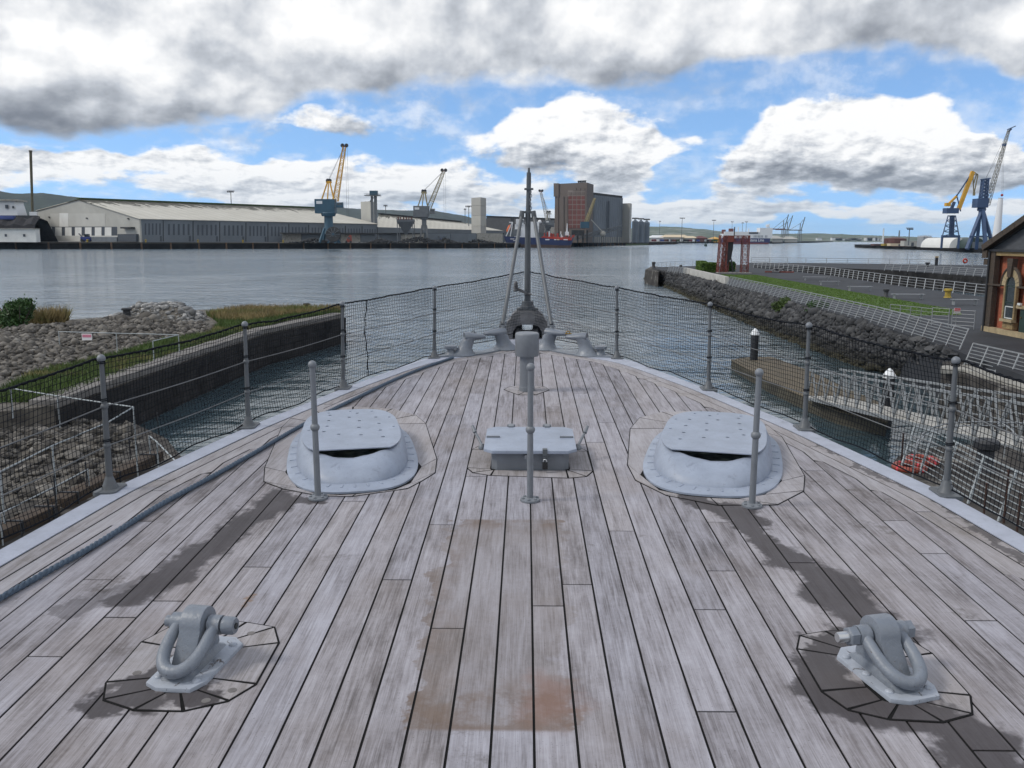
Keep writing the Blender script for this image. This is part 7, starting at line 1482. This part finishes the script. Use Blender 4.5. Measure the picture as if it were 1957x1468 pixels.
for k in range(5): MB().tube([TP(1036, 452.5 + k * .3, -5 + 2 * k), TP(1088, 455 + k * .2, -5 + 2 * k)], .35, 6).obj('cargo_pipe', 'ship_red', t)
tb('foremast_base', 1080, 1087, 443, 450, 'ship_white', -2, 2); MB().tube([TP(1083.5, 447), TP(1084, 427)], [.7, .35], 8).obj('foremast', 'ship_white', t); mb = MB(); mb.add([TP(1086, 452, -6), TP(1098, 448.5, -.3), TP(1098, 452.5, -.3), TP(1086, 458.5, -6), TP(1086, 452, -5.6), TP(1098, 448.5, 0), TP(1098, 452.5, 0), TP(1086, 458.5, -5.6)], [(0, 1, 2, 3), (7, 6, 5, 4), (0, 4, 5, 1), (3, 2, 6, 7)]); mb.obj('bulwark', 'ship_red', t)
for x0, x1, y in ((975, 983, 456.2), (985, 991, 456.6), (981, 988, 459.2)): a_, b_ = TP(x0, y + 1.2, -8.2), TP(x1, y, -8.2); MB().box(((a_.x + b_.x) / 2, YT - 8.15, (a_.z + b_.z) / 2), (b_.x - a_.x, .12, (b_.z - a_.z))).obj('name_mark', 'ship_white', t)
for x0, x1, c_ in ((1042, 1050, 'ship_white'), (1059, 1063, 'ship_white'), (1064, 1069, 'tan_roof'), (1077, 1085, 'ship_white')): a_, b_ = TP(x0, 459, -8), TP(x1, 457.2, -8); MB().box(((a_.x + b_.x) / 2, YT - 8.2, (a_.z + b_.z) / 2), (b_.x - a_.x, .12, b_.z - a_.z)).obj('hull_mark', c_, t)

# --- spit, tan sheds, far wharf with ferry
sp = [tuple(onz(x, y, 0)[:2]) for x, y in ((1196, 469.6), (1240, 468.3), (1288, 466.6), (1286, 465.6), (1240, 464))]; tag(MB().prism(sp, -1, 2.2).obj('spit', 'moss_green'), 'low weedy spit at the end of the far wharf', 'spit', kind='structure')
w2 = [tuple(onz(x, y, 0)[:2]) for x, y in ((1236, 465.2), (1340, 465.2), (1480, 465.8), (1560, 464.0))] + [(1500, 4200), (150, 4200)]; tag(MB().prism(w2, -2, 3.2).obj('ferry_wharf', 'wharf_face'), 'dark distant wharf behind the ferry', 'wharf', kind='structure')
for x0, x1, y0, y1, Y, c_, lb in ((1244, 1275, 449.5, 460, 1750, 'ship_white', 'distant low white shed right of the grain bins'), (1268, 1318, 448.5, 459.5, 1700, 'tan_roof', 'largest distant tan roofed shed on the ferry wharf'), (1310, 1334, 451, 460, 1690, 'tan_roof', 'smaller distant tan roofed shed beside the larger one'), (1333, 1352, 451, 461, 1680, 'silo_red', 'distant reddish terminal block near the green buoy'), (1364, 1376, 452.5, 461, 1680, 'crane_yellow', 'distant yellow block by the ferry stern'), (1500, 1524, 452, 463, 1820, 'shed_beige', 'distant grey shed under the container cranes'), (1476, 1496, 450.5, 463, 1800, 'silo_cream', 'distant pale plant beside the ferry bow')):
    p = fp([((x0 + x1) / 2, Y)])[0]; t = thing('distant_shed', lb, 'shed', (p.x, Y, 3.2)); tower(MB(), [(x0, Y), (x1, Y), (x1, Y + 40), (x0, Y + 40)], zat(x0, y0 + (y1 - y0) * .45, Y), 3.2).obj('wall', 'shed_beige' if c_ == 'tan_roof' else c_, t); za, zb_ = zat(x0, y0 + (y1 - y0) * .45, Y), zat(x0, y0, Y); a_, b_ = fp([(x0, Y)])[0].x, fp([(x1, Y)])[0].x
    MB().add([(a_ - 2, Y - 2, za), (b_ + 2, Y - 2, za), (b_ + 2, Y + 42, za), (a_ - 2, Y + 42, za), (a_ + 6, Y + 20, zb_), (b_ - 6, Y + 20, zb_)], [(3, 2, 1, 0), (0, 1, 5, 4), (2, 3, 4, 5), (1, 2, 5), (3, 0, 4)]).obj('roof', c_, t)
cols = ['ferry_red', 'ship_white', 'tarp_blue', 'tank_rust', 'ship_white', 'silo_red', 'moss_green', 'shed_white', 'scrap_dark']
names = ['dark red', 'white', 'blue', 'rusty', 'white', 'red', 'green', 'pale', 'black']
for k in range(16):
    x = 1250 + k * 7.6 + random.uniform(-1.5, 1.5); Y = 1640; w_ = random.choice((7, 9, 12)); p = fp([(x, Y)])[0]; nmx = names[k % 9]; t = thing('trailer', nmx + ' box trailer parked on the ferry wharf', 'trailer', (p.x, Y, 3.2), group=nmx + ' trailers parked on the ferry wharf'); MB().box((p.x, Y, 3.2 + 3.1), (w_, 2.6, 3.4)).obj('box', cols[k % 9], t)
    for sx in (-.32, .32): MB().lathe([(.6, -.3), (.6, .3)], 8, (p.x + sx * w_, Y - 1, 3.8), Matrix.Rotation(R(90), 3, 'X')).obj('wheel', 'black_steel', t)
    MB().box((p.x, Y, 4.5), (w_ * .9, 1.4, .3)).obj('chassis', 'black_steel', t)
YF = onz(1420, 466.2, 0).y; t = thing('ferry', 'distant white and dark blue passenger ferry with red waterline', 'ferry', (fp([(1425, YF)])[0].x, YF, 0))
def FPp(x, y, dy=0): return at(x, y, YF + dy)
def fhull(name, y0, y1, mt, x0=1379, x1=1473, rake=3.0, d=12):
    a_, b_ = FPp(x0, y1), FPp(x1, y0); z0, z1 = FPp(1420, y1).z, FPp(1420, y0).z; s_ = rake / F_PX * YF; mb = MB(); mb.add([(a_.x, YF - d, z0), (b_.x - s_, YF - d, z0), (b_.x, YF, z0), (b_.x - s_, YF + d, z0), (a_.x, YF + d, z0), (a_.x, YF - d, z1), (b_.x - s_ * .6, YF - d, z1), (b_.x + s_ * .5, YF, z1), (b_.x - s_ * .6, YF + d, z1), (a_.x, YF + d, z1)], [(4, 3, 2, 1, 0), (5, 6, 7, 8, 9), (0, 1, 6, 5), (1, 2, 7, 6), (2, 3, 8, 7), (3, 4, 9, 8), (4, 0, 5, 9)]); return mb.obj(name, mt, t)
fhull('boot_top', 463.4, 467.5, 'ferry_red', 1379, 1468); fhull('hull_blue', 455.3, 463.4, 'ferry_blue', 1379, 1471); fhull('hull_white', 447, 455.3, 'ship_white', 1379, 1475)
fhull('deckhouse', 443, 447, 'ship_white', 1382, 1448, 0); fhull('fore_superstructure', 435.5, 447, 'ship_white', 1449, 1475, 2); fhull('dark_deck', 443.8, 447.2, 'dark_slot', 1428, 1446, 0, 12.3)
for x0, x1, y0 in ((1380, 1386, 439), (1393, 1401, 437)): 
    a_, b_ = FPp(x0, 447), FPp(x1, y0); MB().prism([(a_.x, YF - 5), (b_.x, YF - 5), (b_.x, YF + 5), (a_.x, YF + 5)], a_.z, b_.z).obj('funnel', 'silo_red', t, bevel=.6)
for k in range(10):
    if k == 7: continue
    x = 1440.5 + k * 2.7; a_, b_ = FPp(x, 454.3, -12), FPp(x + 1.3, 449.8, -12); MB().box(((a_.x + b_.x) / 2, YF - 12.1, (a_.z + b_.z) / 2), (b_.x - a_.x, .4, b_.z - a_.z)).obj('lifeboat_bay', 'shed_blue_grey', t)
for x, y0 in ((1411, 434), (1431, 437), (1470, 428), (1466, 431)): a_ = FPp(x, 446); MB().beam(a_, FPp(x, y0), 1.4).obj('mast', 'ship_white', t)
MB().box(FPp(1467, 431.5), (6, 6, 5)).obj('radar_dome', 'ship_white', t, bevel=1.5)
fc = D.curves.new('letters', 'FONT'); fc.body = 'Stena Line'; fc.size = 1.0; fc.extrude = .02; fo = D.objects.new('letters', fc); COL.objects.link(fo); bpy.context.view_layer.update()
me = D.meshes.new_from_object(fo.evaluated_get(bpy.context.evaluated_depsgraph_get())); D.objects.remove(fo); co = np.empty(len(me.vertices) * 3, np.float32); me.vertices.foreach_get('co', co); co = co.reshape(-1, 3); mn, mx = co.min(0), co.max(0); A0, A1 = FPp(1432, 461.6, -12), FPp(1460, 456.0, -12)
base = MW[t.as_pointer()].translation; out = np.stack([A0.x + (co[:, 0] - mn[0]) / (mx[0] - mn[0]) * (A1.x - A0.x) - base.x, np.where(co[:, 2] > 0, YF - 12.45, YF - 12.1) - base.y, A0.z + (co[:, 1] - mn[1]) / (mx[1] - mn[1]) * (A1.z - A0.z) - base.z], -1); me.vertices.foreach_set('co', out.astype(np.float32).ravel()); me.update(); me.materials.clear(); me.materials.append(MATS['tower_white']); lo = D.objects.new('lettering', me); COL.objects.link(lo); lo.parent = t
# container cranes
for k, (x, ytip, xt, lb) in enumerate(((1496, 410, 1507, 'container gantry crane nearest the ferry bow with raised boom'), (1503.5, 412, 1515, 'middle container gantry crane with raised boom'), (1528, 415, 1538.5, 'container gantry crane standing apart with raised boom'))):
    Y = 1840 + k * 15; p = fp([(x, Y)])[0]; s_ = Y / F_PX; t = thing('gantry_crane', lb, 'crane', (p.x, Y, 3.2), group='distant container gantry cranes'); zt_ = zat(x, 421 + k * 3, Y); zb_ = zat(x, 438 + k, Y)
    for dx in (-1.4, 1.4):
        for dy in (-8, 8): MB().beam((p.x + dx * s_, Y + dy, 3.2), (p.x + dx * s_ * .8, Y + dy * .8, zb_), .9).obj('leg', 'crane_grey', t)
    MB().beam((p.x - .0, Y, zb_), (p.x, Y, zt_), 1.3).obj('apex_mast', 'crane_grey', t); MB().beam((p.x - 22 * s_, Y, zb_), (p.x + 4 * s_, Y, zb_), 2.0).obj('back_girder', 'silo_red' if k == 0 else 'crane_grey', t); MB().beam((p.x + 2 * s_, Y, zb_), at(xt, ytip, Y), 1.5).obj('boom', 'crane_grey', t); MB().beam((p.x, Y, zt_), (p.x - 20 * s_, Y, zb_), .6).obj('stay', 'crane_grey', t); MB().beam((p.x, Y, zt_), at(x + (xt - x) * .7, ytip + 5, Y), .6).obj('stay', 'crane_grey', t)
p = onz(1348.5, 470.5, 0); t = thing('buoy', 'green channel buoy floating before the ferry wharf', 'buoy', p); s_ = p.y / F_PX; MB().lathe([(2.6 * s_, -.6), (3.0 * s_, 1.0 * s_), (2.6 * s_, 3.5 * s_), (1.0 * s_, 4.0 * s_)], 16, p).obj('float', 'green_paint', t, smooth=40)
for k in range(3): a_ = k * 2.09; MB().beam(p + Vector((1.6 * s_ * math.cos(a_), 1.6 * s_ * math.sin(a_), 3.8 * s_)), p + Vector((.3 * s_ * math.cos(a_), .3 * s_ * math.sin(a_), 11 * s_)), .5 * s_).obj('frame_leg', 'green_paint', t)
MB().lathe([(1.2 * s_, 10 * s_), (.1, 13.5 * s_)], 12, p).obj('topmark', 'green_paint', t)

# --- right wharf with the shipyard cranes
rw_px = [(1655, 474.0), (1700, 475.5), (1780, 478.5), (1840, 481.5), (1900, 485), (2050, 494)]; RQ = [onz(x, y, 0) for x, y in rw_px]; RZ = 3.0
tag(MB().prism([tuple(p[:2]) for p in RQ] + [(900, 500), (900, 1100), (RQ[0].x + 60, 1150), (RQ[0].x + 5, RQ[0].y + 40)], -3, RZ).obj('right_wharf', 'wharf_face'), 'dark wharf of the shipyard on the right', 'wharf', kind='structure')
def rfp(x, Y): p = fp([(x, Y)])[0]; p.z = RZ; return p
Yt = 880; p = rfp(1711, Yt); rr = 19 / F_PX * Yt; t = thing('oil_tank', 'wide rust red storage tank on the shipyard wharf', 'tank', p); MB().lathe([(rr, RZ), (rr, zat(1711, 456, Yt)), (rr * .2, zat(1711, 453.5, Yt))], 36, (p.x, p.y, 0)).obj('shell', 'tank_rust', t, smooth=40)
for k in range(16): a_ = k * math.pi / 8; MB().box((p.x + rr * math.cos(a_), p.y + rr * math.sin(a_), (RZ + zat(1711, 456, Yt)) / 2), (.5, .5, zat(1711, 456, Yt) - RZ)).obj('stiffener', 'tank_rust', t)
Yt = 720; p = rfp(1767, Yt); rr = 12.5 / F_PX * Yt; zt_ = zat(1767, 452, Yt); t = thing('oil_tank', 'silver cylindrical storage tank on the shipyard wharf', 'tank', p); MB().lathe([(rr, RZ), (rr, zt_), (rr * .1, zt_ + .6)], 32, (p.x, p.y, 0)).obj('shell', 'tank_steel', t, smooth=40); MB().tube([(p.x + rr * math.cos(a_), p.y + rr * math.sin(a_), zt_ + .9) for a_ in np.linspace(0, 6.28, 25)[:-1]], .08, 4, closed=True).obj('top_rail', 'galv', t); MB().box((p.x - rr * .5, p.y - rr * .9, (RZ + zt_) / 2), (.7, .5, zt_ - RZ)).obj('ladder', 'galv', t)
for x0, x1, yt, Y, c_, lb in ((1653, 1672, 470, 930, 'scrap_dark', 'black barge end of the shipyard wharf'), (1671, 1691, 467, 900, 'tank_rust', 'long rusty container left of the red tank'), (1691, 1704, 466.5, 850, 'yellow_paint', 'yellow skip in front of the red tank'), (1703, 1730, 466, 840, 'tan_roof', 'cream low shed in front of the red tank'), (1729, 1753, 461, 800, 'shed_beige', 'grey block between the two tanks'), (1775, 1800, 471, 705, 'scrap_dark', 'dark store right of the silver tank'), (1713, 1735, 471, 790, 'tank_rust', 'rusty container on the wharf edge')):
    p = rfp((x0 + x1) / 2, Y); t = thing('wharf_store', lb, 'store', p); w_ = (x1 - x0) / F_PX * Y; h = zat(x0, yt, Y) - RZ; MB().box(p + Vector((0, 4, h / 2)), (w_, 8, h)).obj('body', c_, t); MB().box(p + Vector((0, 4, h + .15)), (w_ * 1.02, 8.3, .3)).obj('roof', c_, t); MB().box(p + Vector((w_ * .15, -.1, h * .4)), (w_ * .2, .3, h * .7)).obj('door', 'dark_slot', t)
Yh = 640; t = thing('hangar', 'white arched hangar with dark open front at the shipyard', 'hangar', rfp(1853, Yh)); sc = Yh / F_PX
arch = [(math.cos(a_), math.sin(a_)) for a_ in np.linspace(math.pi, 0, 15)]; cxh = rfp(1838, Yh); mb = MB(); hw_, hh_ = 17 * sc, 19 * sc
rings = [[Vector((cxh.x + dxx + a_ * hw_, Yh + dyy, RZ + b_ * hh_)) for a_, b_ in arch] for dxx, dyy in ((-2, 0), (-2, 45))]; mb.add([p for r_ in rings for p in r_], [(i, i + 1, 15 + i + 1, 15 + i) for i in range(14)] + [tuple(range(15))]); mb.obj('shell', 'shed_white', t)
cx2 = rfp(1866, Yh - 12); rings = [[Vector((cx2.x + a_ * hw_ * 1.2, Yh - 12 + dyy, RZ + b_ * hh_)) for a_, b_ in arch] for dyy in (0, 40)]; mb = MB(); mb.add([p for r_ in rings for p in r_], [(i, i + 1, 15 + i + 1, 15 + i) for i in range(14)] + [tuple(range(15))]); mb.obj('front_bay', 'green_paint', t); MB().box((cx2.x + 1, Yh - 12.3, RZ + hh_ * .3), (hw_ * 1.1, .3, hh_ * .6)).obj('hangar_door', 'shed_blue_grey', t)
# blue and yellow level-luffing crane
Yc = 600
def CP(x, y, dy=0): return at(x, y, Yc + dy)
t = thing('shipyard_crane', 'blue shipyard crane with yellow hammer jib', 'crane', rfp(1816, Yc), group='shipyard cranes')
top = CP(1821, 412); bl = [CP(1799, 474, -5), CP(1831, 474, -5), CP(1799, 474, 7), CP(1831, 474, 7)]; tl = [CP(1812, 412, -2), CP(1826, 412, -2), CP(1812, 412, 2), CP(1826, 412, 2)]
for b_, a_ in zip(bl, tl): MB().beam(Vector((b_.x, b_.y, RZ)), Vector((b_.x, b_.y, CP(1815, 452).z)), 1.1).obj('portal_leg', 'crane_navy', t); MB().beam(Vector((b_.x, b_.y, CP(1815, 452).z)), a_, .55).obj('tower_leg', 'crane_navy', t)
for i, j in ((0, 1), (2, 3), (0, 2), (1, 3)):
    b0, b1 = Vector((bl[i].x, bl[i].y, CP(1815, 452).z)), Vector((bl[j].x, bl[j].y, CP(1815, 452).z)); MB().beam(b0, b1, 1.3, 1.6).obj('portal_beam', 'crane_navy', t)
    for k in range(4): p0, p1, q0, q1 = b0.lerp(tl[i], k / 4), b1.lerp(tl[j], k / 4), b0.lerp(tl[i], (k + 1) / 4), b1.lerp(tl[j], (k + 1) / 4); MB().beam(p0, q1, .28).obj('brace', 'crane_navy', t); MB().beam(p1, q0, .28).obj('brace', 'crane_navy', t); MB().beam(q0, q1, .28).obj('brace', 'crane_navy', t)
MB().beam(Vector((CP(1818, 452).x, Yc, CP(1818, 452).z)), CP(1820, 412), 2.4).obj('core_column', 'crane_navy', t); a_, b_ = CP(1805, 408), CP(1829, 398); MB().box(((a_.x + b_.x) / 2, Yc, (a_.z + b_.z) / 2), (b_.x - a_.x, 6, b_.z - a_.z)).obj('machine_house', 'crane_navy', t)
MB().beam(CP(1818, 400), CP(1824, 386), 1.6).obj('post', 'crane_navy', t); MB().beam(CP(1832, 400), CP(1859.5, 328), 1.8, 2.4).obj('jib', 'crane_yellow', t); MB().beam(CP(1826, 378), CP(1858, 330), .7).obj('tie_rod', 'crane_navy', t); MB().beam(CP(1811, 392), CP(1828, 375), 1.3).obj('counter_lever', 'crane_yellow', t); MB().box(CP(1811, 391), (3, 3, 2.2)).obj('counterweight', 'crane_yellow', t)
for p0, p1 in (((1858.5, 327), (1869, 334)), ((1869, 334), (1862, 368)), ((1859, 329), (1861, 368)), ((1862, 334), (1869, 334)), ((1866, 334), (1861, 350))): MB().beam(CP(*p0), CP(*p1), .55).obj('fly_jib', 'crane_drab', t)
MB().beam(CP(1836, 404), CP(1828, 372), .6).obj('stay', 'crane_navy', t); MB().box(CP(1861.5, 371), (1.2, 1.2, 2.0)).obj('hook_block', 'crane_drab', t)
# blue pyramid crane with pale lattice jib
Yc = 560; t = thing('shipyard_crane', 'blue pyramid legged shipyard crane with long pale lattice jib', 'crane', rfp(1872, Yc), group='shipyard cranes'); ap = CP(1876, 400)
for x, dy in ((1848, -7), (1900, -7), (1866, 9), (1884, -10)): b_ = CP(x, 474, dy); MB().beam(Vector((b_.x, b_.y, RZ)), ap + Vector((0, dy * .15, 0)), 1.9).obj('leg', 'crane_navy', t)
b0, b1 = CP(1853, 452, -6), CP(1893, 452, -6); MB().beam(b0, b1, .9).obj('cross_tie', 'crane_navy', t); MB().lathe([(2.4, -1), (2.6, 0), (2.0, 1.8)], 14, ap).obj('slew_ring', 'crane_navy', t)
a_, b_ = CP(1862, 397), CP(1885, 380); MB().box(((a_.x + b_.x) / 2, Yc, (a_.z + b_.z) / 2), (b_.x - a_.x, 6.5, b_.z - a_.z)).obj('machine_house', 'crane_navy', t); MB().lattice(CP(1879, 380), CP(1883, 342), 3.4, 3.0, 6, .35, cross=True).obj('mast', 'crane_navy', t); MB().beam(CP(1876, 343), CP(1891, 341), 3.4, .6).obj('mast_head', 'crane_navy', t)
MB().lattice(CP(1886, 392), CP(1928, 249), 2.6, 1.1, 24, .16).obj('jib', 'crane_pale', t); MB().beam(CP(1925, 248), CP(1941, 241), .5).obj('jib_head', 'crane_navy', t); MB().box(CP(1919, 277), (1.8, 1.6, 1.6)).obj('jib_sheave', 'crane_navy', t); MB().beam(CP(1927, 252), CP(1933, 246), .9).obj('jib_sheave', 'crane_navy', t)
for x0, y0, x1, y1 in ((1884, 341, 1919, 277), (1884, 341, 1926, 250), (1864, 394, 1880, 345)): MB().tube([CP(x0, y0), CP(x1, y1)], .07, 5).obj('stay_rope', 'far_rope', t)
for x in (1919, 1916.5): MB().tube([CP(x, 277), CP(x - 2, 372)], .05, 4).obj('hoist_rope', 'far_rope', t)
MB().ball(CP(1915, 373), .8, 10, 6).obj('hook_block', 'ship_red', t)
Yw = 620; t = thing('turbine_tower', 'white tapering wind turbine tower section standing at the shipyard', 'tower', rfp(1905, Yw)); p0 = rfp(1903.5, Yw); p1 = at(1912.5, 379, Yw); MB().tube([p0, p0.lerp(p1, .5), p1], [2.9, 2.4, 1.5], 28).obj('section', 'tower_white', t, smooth=50); MB().tube([p1, p1 + Vector((0, 0, .2))], [1.6, 1.6], 28).obj('top_flange', 'galv', t)
for x, yb, h, lb in ((1789, 509, 1.1, 'blue topped info post on the outer pier arm'),):
    p = onz(x, yb, PZ); t = thing('info_post', 'slim dark post with pale top on the outer pier arm', 'post', p); MB().box(p + Vector((0, 0, .9)), (.55, .3, 1.8)).obj('panel', 'black_steel', t); MB().box(p + Vector((0, 0, 1.95)), (.6, .35, .3)).obj('cap', 'sandstone', t)
p = onz(1843, 511, PZ); t = thing('lifebuoy_post', 'red lifebuoy on a post along the outer pier arm', 'lifebuoy', p); MB().tube([p, p + Vector((0, 0, 1.2))], .05, 6).obj('post', 'galv', t); MB().tube([p + Vector((.38 * math.cos(a_), -.1, 1.3 + .38 * math.sin(a_))) for a_ in np.linspace(0, 6.28, 19)[:-1]], .16, 8, closed=True).obj('ring', 'ship_red', t, smooth=60)
p = onz(1772, 511, PZ); bollard(p, 1.0, .35, 'black_steel', 'small black bollard on the outer pier arm', 'mooring bollards')

# --- hills
def hill_mat(name, c1, c2, c3):
    m = D.materials.new(name); m.use_nodes = True; nt = m.node_tree; g = G(nt); b = nt.nodes['Principled BSDF']; co = g.n('ShaderNodeTexCoord').outputs['Object']
    c = g.ramp(g.noise(g.vm('MULTIPLY', co, (1, 1, 3)), .006, 8, .7, .3), [(.35, c1), (.52, c2), (.68, c3)]); nt.links.new(c, b.inputs['Base Color']); b.inputs['Roughness'].default_value = .95; MATS[name] = m
hill_mat('hill_green', (.010, .017, .014), (.020, .030, .020), (.045, .058, .036)); hill_mat('hill_town', (.03, .05, .025), (.08, .10, .05), (.30, .29, .27))
def hills(name, label, prof, Y, mt, seed, thick=1500):
    """prof: skyline pixels; the slope falls towards the viewer to sea level"""
    mb = MB(); rows = []; xs = np.linspace(prof[0][0], prof[-1][0], 160)
    for x in xs:
        y = np.interp(x, [p[0] for p in prof], [p[1] for p in prof]) + .9 * mnoise.noise(Vector((x * .05, seed, 0))) + .5 * mnoise.noise(Vector((x * .21, seed, 4))); top_ = at(x, y, Y); row = []
        for k in range(9):
            f = k / 8; yy = Y - thick * (1 - f); h = max(0, top_.z) * (f ** 1.25) * (1 + .10 * mnoise.noise(Vector((x * .02, f * 5, seed)))) if k < 8 else top_.z; row.append(Vector((kx(x) * yy, yy, h if k else -2)))
        row.append(Vector((kx(x) * (Y + thick), Y + thick, -2))); rows.append(row)
    n = 10; mb.add([p for r_ in rows for p in r_], [(i * n + j, (i + 1) * n + j, (i + 1) * n + j + 1, i * n + j + 1) for i in range(len(rows) - 1) for j in range(n - 1)]); tag(mb.obj(name, mt, smooth=80), label, 'hill', kind='structure')
hills('hill', 'dark wooded hill on the left skyline', [(-500, 372), (-200, 366), (-60, 362), (0, 363), (30, 370), (90, 369), (160, 378), (215, 390), (330, 396), (430, 402), (520, 440)], 3600, 'hill_green', 1, 900)
hills('hill', 'long blue hill ridge behind the warehouses', [(330, 440), (420, 398), (500, 394), (560, 396), (640, 396), (700, 400), (760, 402), (830, 403), (880, 411), (930, 424), (990, 436), (1100, 452)], 5200, 'hill_green', 2)
hills('hill', 'hazy built up hills beyond the ferry', [(1090, 450), (1180, 440), (1243, 433), (1300, 434), (1360, 440), (1420, 447), (1480, 447), (1560, 446), (1640, 449), (1720, 452), (1800, 454), (2000, 452), (2300, 448)], 7000, 'hill_town', 3, 2200)
r_ = np.random.default_rng(12)
for k in range(14):
    x = r_.uniform(1590, 1700) if k < 9 else r_.uniform(1560, 1800); y = r_.uniform(455, 459); Y = 5200; p = at(x, y, Y); t = thing('distant_building', 'pale building on the far lough shore', 'building', (p.x, Y, 0), group='pale buildings on the far lough shore'); w_ = r_.uniform(20, 70); h = r_.uniform(10, 24); z0 = max(0, p.z - h); MB().box((p.x, Y, z0 + h / 2), (w_, 30, h)).obj('wall', 'ship_white', t); MB().box((p.x, Y, z0 + h + 1.5), (w_ * 1.03, 32, 3)).obj('roof', 'concrete', t)
for x, yt, lb in ((1689, 438, 'distant white power station chimney over the red tank'), (1719, 441, 'distant thin lattice mast near the white chimney')):
    p = at(x, yt, 5000); t = thing('distant_chimney', lb, 'chimney', (p.x, 5000, 0)); MB().tube([(p.x, 5000, 0), (p.x, 5000, p.z)], [5, 3.5], 10).obj('shaft', 'ship_white' if x < 1700 else 'crane_grey', t); MB().tube([(p.x, 5000, p.z), (p.x, 5000, p.z + 2)], [4.2, 4.2], 10).obj('cap', 'concrete', t)
# ------------------------------------------------------------------ the air
hm = D.materials.new('haze'); hm.use_nodes = True; hn = hm.node_tree; hn.nodes.clear(); ho = hn.nodes.new('ShaderNodeOutputMaterial'); pv = hn.nodes.new('ShaderNodeVolumePrincipled')
pv.inputs['Color'].default_value = (.60, .80, 1.0, 1); pv.inputs['Density'].default_value = 3.2e-5; pv.inputs['Anisotropy'].default_value = .25; hn.links.new(pv.outputs[0], ho.inputs['Volume']); MATS['haze'] = hm
hz_ = MB().add([(x, y, z) for z in (-6, 330) for x, y in ((-15000, -400), (15000, -400), (15000, 21000), (-15000, 21000))], [(3, 2, 1, 0), (4, 5, 6, 7), (0, 1, 5, 4), (1, 2, 6, 5), (2, 3, 7, 6), (3, 0, 4, 7)]).obj('haze', 'haze')
tag(hz_, 'thin blue haze over the harbour', 'haze', kind='stuff')
